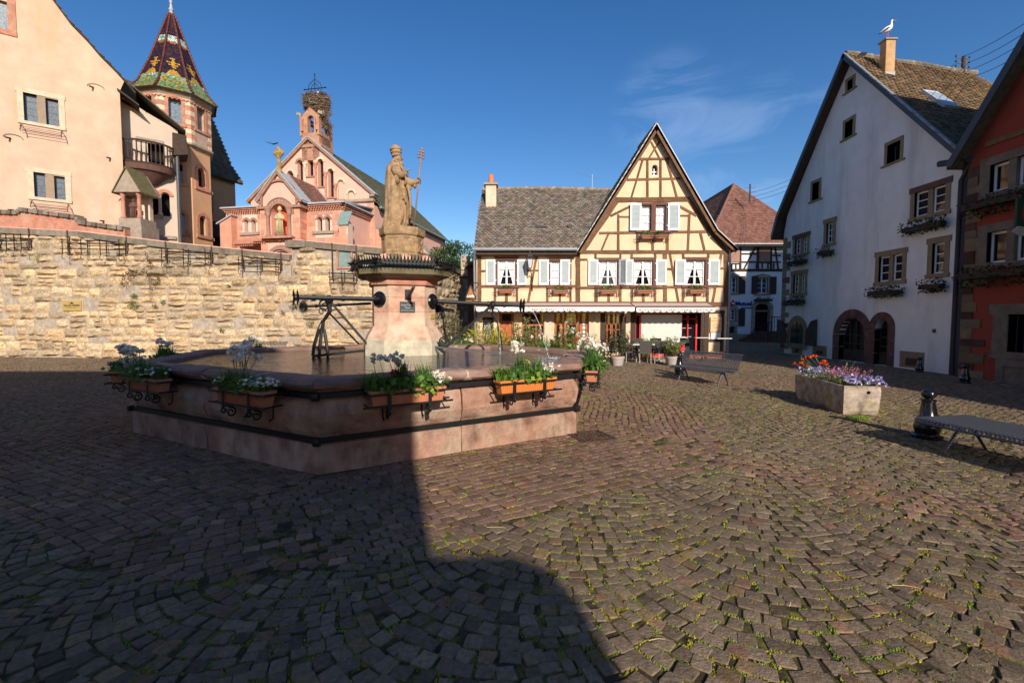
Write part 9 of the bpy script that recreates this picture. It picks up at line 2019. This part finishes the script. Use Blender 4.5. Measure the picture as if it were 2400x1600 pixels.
o=thing('white_flowers','low drift of white blossoms just behind the far fountain rim','flowers',(.0,15.3,0));lf.build('blossoms','petal_white',o)
def wicker_chair(label,pos,yaw,m='wicker',group='grey wicker terrace chairs'):
    o=thing('terrace_chair',label,'chair',(0,0,0),group=group);mb=MB();mb.box(-.24,.24,-.24,.24,.40,.45);mb.build('seat',M[m],o)
    mb=MB();mb.hexa([(-.24,.20,.44),(.24,.20,.44),(.24,.24,.44),(-.24,.24,.44),(-.25,.29,.92),(.25,.29,.92),(.25,.33,.92),(-.25,.33,.92)])
    for k in range(11):z=.47+.042*k;mb.box(-.235,.235,.185+.19*(z-.44),.2+.19*(z-.44),z,z+.02)
    mb.build('backrest',M[m],o)
    for x,y in((-.22,-.21),(.22,-.21),(-.22,.22),(.22,.22)):mb=MB();mb.tube([(x,y,.42),(x*1.06,y*1.1,0)],.016,6);mb.build('leg',M['taupe_plastic'],o)
    for x in(-.25,.25):mb=MB();mb.tube([(x,.27,.66),(x,-.2,.66),(x,-.22,.42)],.016,6);mb.build('armrest',M[m],o)
    o.location=pos;o.rotation_euler=(0,0,yaw);return o
def tpos(px,Y):q_=at(px,800,Y);return(q_.x,Y,0)
wicker_chair('wicker chair with its back to the square, left one of the centre pair',tpos(1509,18.55),math.pi);wicker_chair('wicker chair beside the right potted oleander, back to the square',tpos(1546,18.5),math.pi-.1)
wicker_chair('wicker chair turned sideways behind the left potted oleander',tpos(1472,19.0),math.radians(110));wicker_chair('wicker chair on the house side of the left table',tpos(1500,20.1),0.1);wicker_chair('wicker chair on the house side of the right table',tpos(1540,20.1),-.1)
def folding(label,pos,yaw):
    o=thing('folding_chair',label,'chair',(0,0,0),group='black chairs at the left of the terrace');mb=MB();mb.box(-.2,.2,-.2,.2,.43,.455);mb.build('seat',M['iron'],o)
    mb=MB()
    for k in range(5):mb.box(-.2,.2,.2+.02*k,.215+.02*k,.52+.09*k,.58+.09*k)
    mb.build('backrest',M['iron'],o)
    for x in(-.21,.21):mb=MB();mb.tube([(x,.32,.98),(x,.18,.45),(x,-.22,0)],.014,6);mb.tube([(x,-.18,.45),(x,.22,0)],.014,6);mb.build('leg',M['iron'],o)
    o.location=pos;o.rotation_euler=(0,0,yaw)
folding('black folding chair nearest the fountain planters',tpos(1418,17.4),math.radians(-120));folding('black folding chair behind the first one, by the terrace table',tpos(1430,18.6),math.radians(60))
def table(label,pos,s=.7,h=.73,m='tabletop'):
    o=thing('terrace_table',label,'table',pos,group='terrace tables');c=Vector(pos);mb=MB();mb.box(c.x-s/2,c.x+s/2,c.y-s/2,c.y+s/2,h-.03,h);mb.build('table_top',M[m],o);mb=MB();mb.tube([c,c+Zv*(h-.03)],.03,8);mb.bar(c+Vector((-.25,0,.02)),c+Vector((.25,0,.02)),.05,.04);mb.bar(c+Vector((0,-.25,.02)),c+Vector((0,.25,.021)),.05,.04);mb.build('pedestal',M['taupe_plastic'],o)
table('pale square terrace table between the left wicker chairs',tpos(1498,19.35),.8);table('pale square terrace table right of the centre, before the roller blind',tpos(1545,19.35),.8);table('pale terrace table behind the left potted oleander',tpos(1432,18.0),.6)
for px,Y,w,h,lb in((1646,19.6,.62,1.0,'narrow pale standing table in front of the red door'),(1695,19.4,.62,.98,'narrow pale standing table at the right corner of the yellow house'),(1570,20.3,1.5,.98,'long narrow pale shelf table along the roller blind')):
    p=tpos(px,Y);o=thing('standing_table',lb,'table',p);mb=MB();mb.box(p[0]-w/2,p[0]+w/2,Y-.14,Y+.14,h-.03,h);mb.build('table_top',M['tabletop'],o);mb=MB();mb.tube([p,(p[0],Y,h-.03)],.02,6);mb.lathe([(.16,0),(.15,.02)],p,12);mb.build('pedestal',M['iron'],o)
p=tpos(1605,20.3);o=thing('menu_easel','black chalk easel with red trim beside the red door','menu board',p);mb=MB();mb.hexa([(p[0]-.2,20.2,.05),(p[0]+.2,20.2,.05),(p[0]+.2,20.23,.05),(p[0]-.2,20.23,.05),(p[0]-.2,20.35,.95),(p[0]+.2,20.35,.95),(p[0]+.2,20.38,.95),(p[0]-.2,20.38,.95)]);mb.bar((p[0]-.15,20.6,.02),(p[0]-.15,20.37,.93),.03,.02);mb.bar((p[0]+.15,20.6,.02),(p[0]+.15,20.37,.93),.03,.02);mb.build('board',M['board'],o)
for i in range(6):lettering('menu du jour'[i*2:i*2+6],.07,M['print_white'],o,(p[0]-.15,20.33-.024*i,.8-.12*i),(1,0,0),(0,.16,1),.001)
p=tpos(1596,20.0);o=thing('red_box','small red box on the terrace beside the chalk easel','box',p);mb=MB();mb.box(p[0]-.12,p[0]+.12,19.9,20.1,.38,.66);mb.build('body',M['red_paint'],o);mb=MB();mb.tube([(p[0],20,0),(p[0],20,.4)],.04,6);mb.build('stand',M['iron'],o)
for k,(px,lb)in enumerate(((1612,'leftmost low terracotta box of yellow flowers at the foot of the shop front'),(1640,'second low terracotta box of flowers at the foot of the shop front'),(1668,'third low terracotta box of flowers, under the menu sign'),(1694,'rightmost low terracotta box of flowers, at the house corner'))):
    p=Vector(tpos(px,20.6));o=thing('floor_planter',lb,'flower box',p,group='low planters along the shop front');mb=MB();mb.hexa([p+Vector((-.25,-.08,0)),p+Vector((.25,-.08,0)),p+Vector((.25,.08,0)),p+Vector((-.25,.08,0)),p+Vector((-.27,-.1,.2)),p+Vector((.27,-.1,.2)),p+Vector((.27,.1,.2)),p+Vector((-.27,.1,.2))]);mb.build('box',M['terracotta'],o)
    lf=Leaves();random.seed(k);lf.cloud(p+Zv*.24,(.25,.09,.08),90,.06,shell=0);lf.build('leaves','leaf_lime',o);lf=Leaves();lf.cloud(p+Zv*.28,(.24,.09,.05),30,.05,shell=0,narrow=.9);lf.build('blossoms','petal_yellow' if k%2==0 else 'petal_red',o)
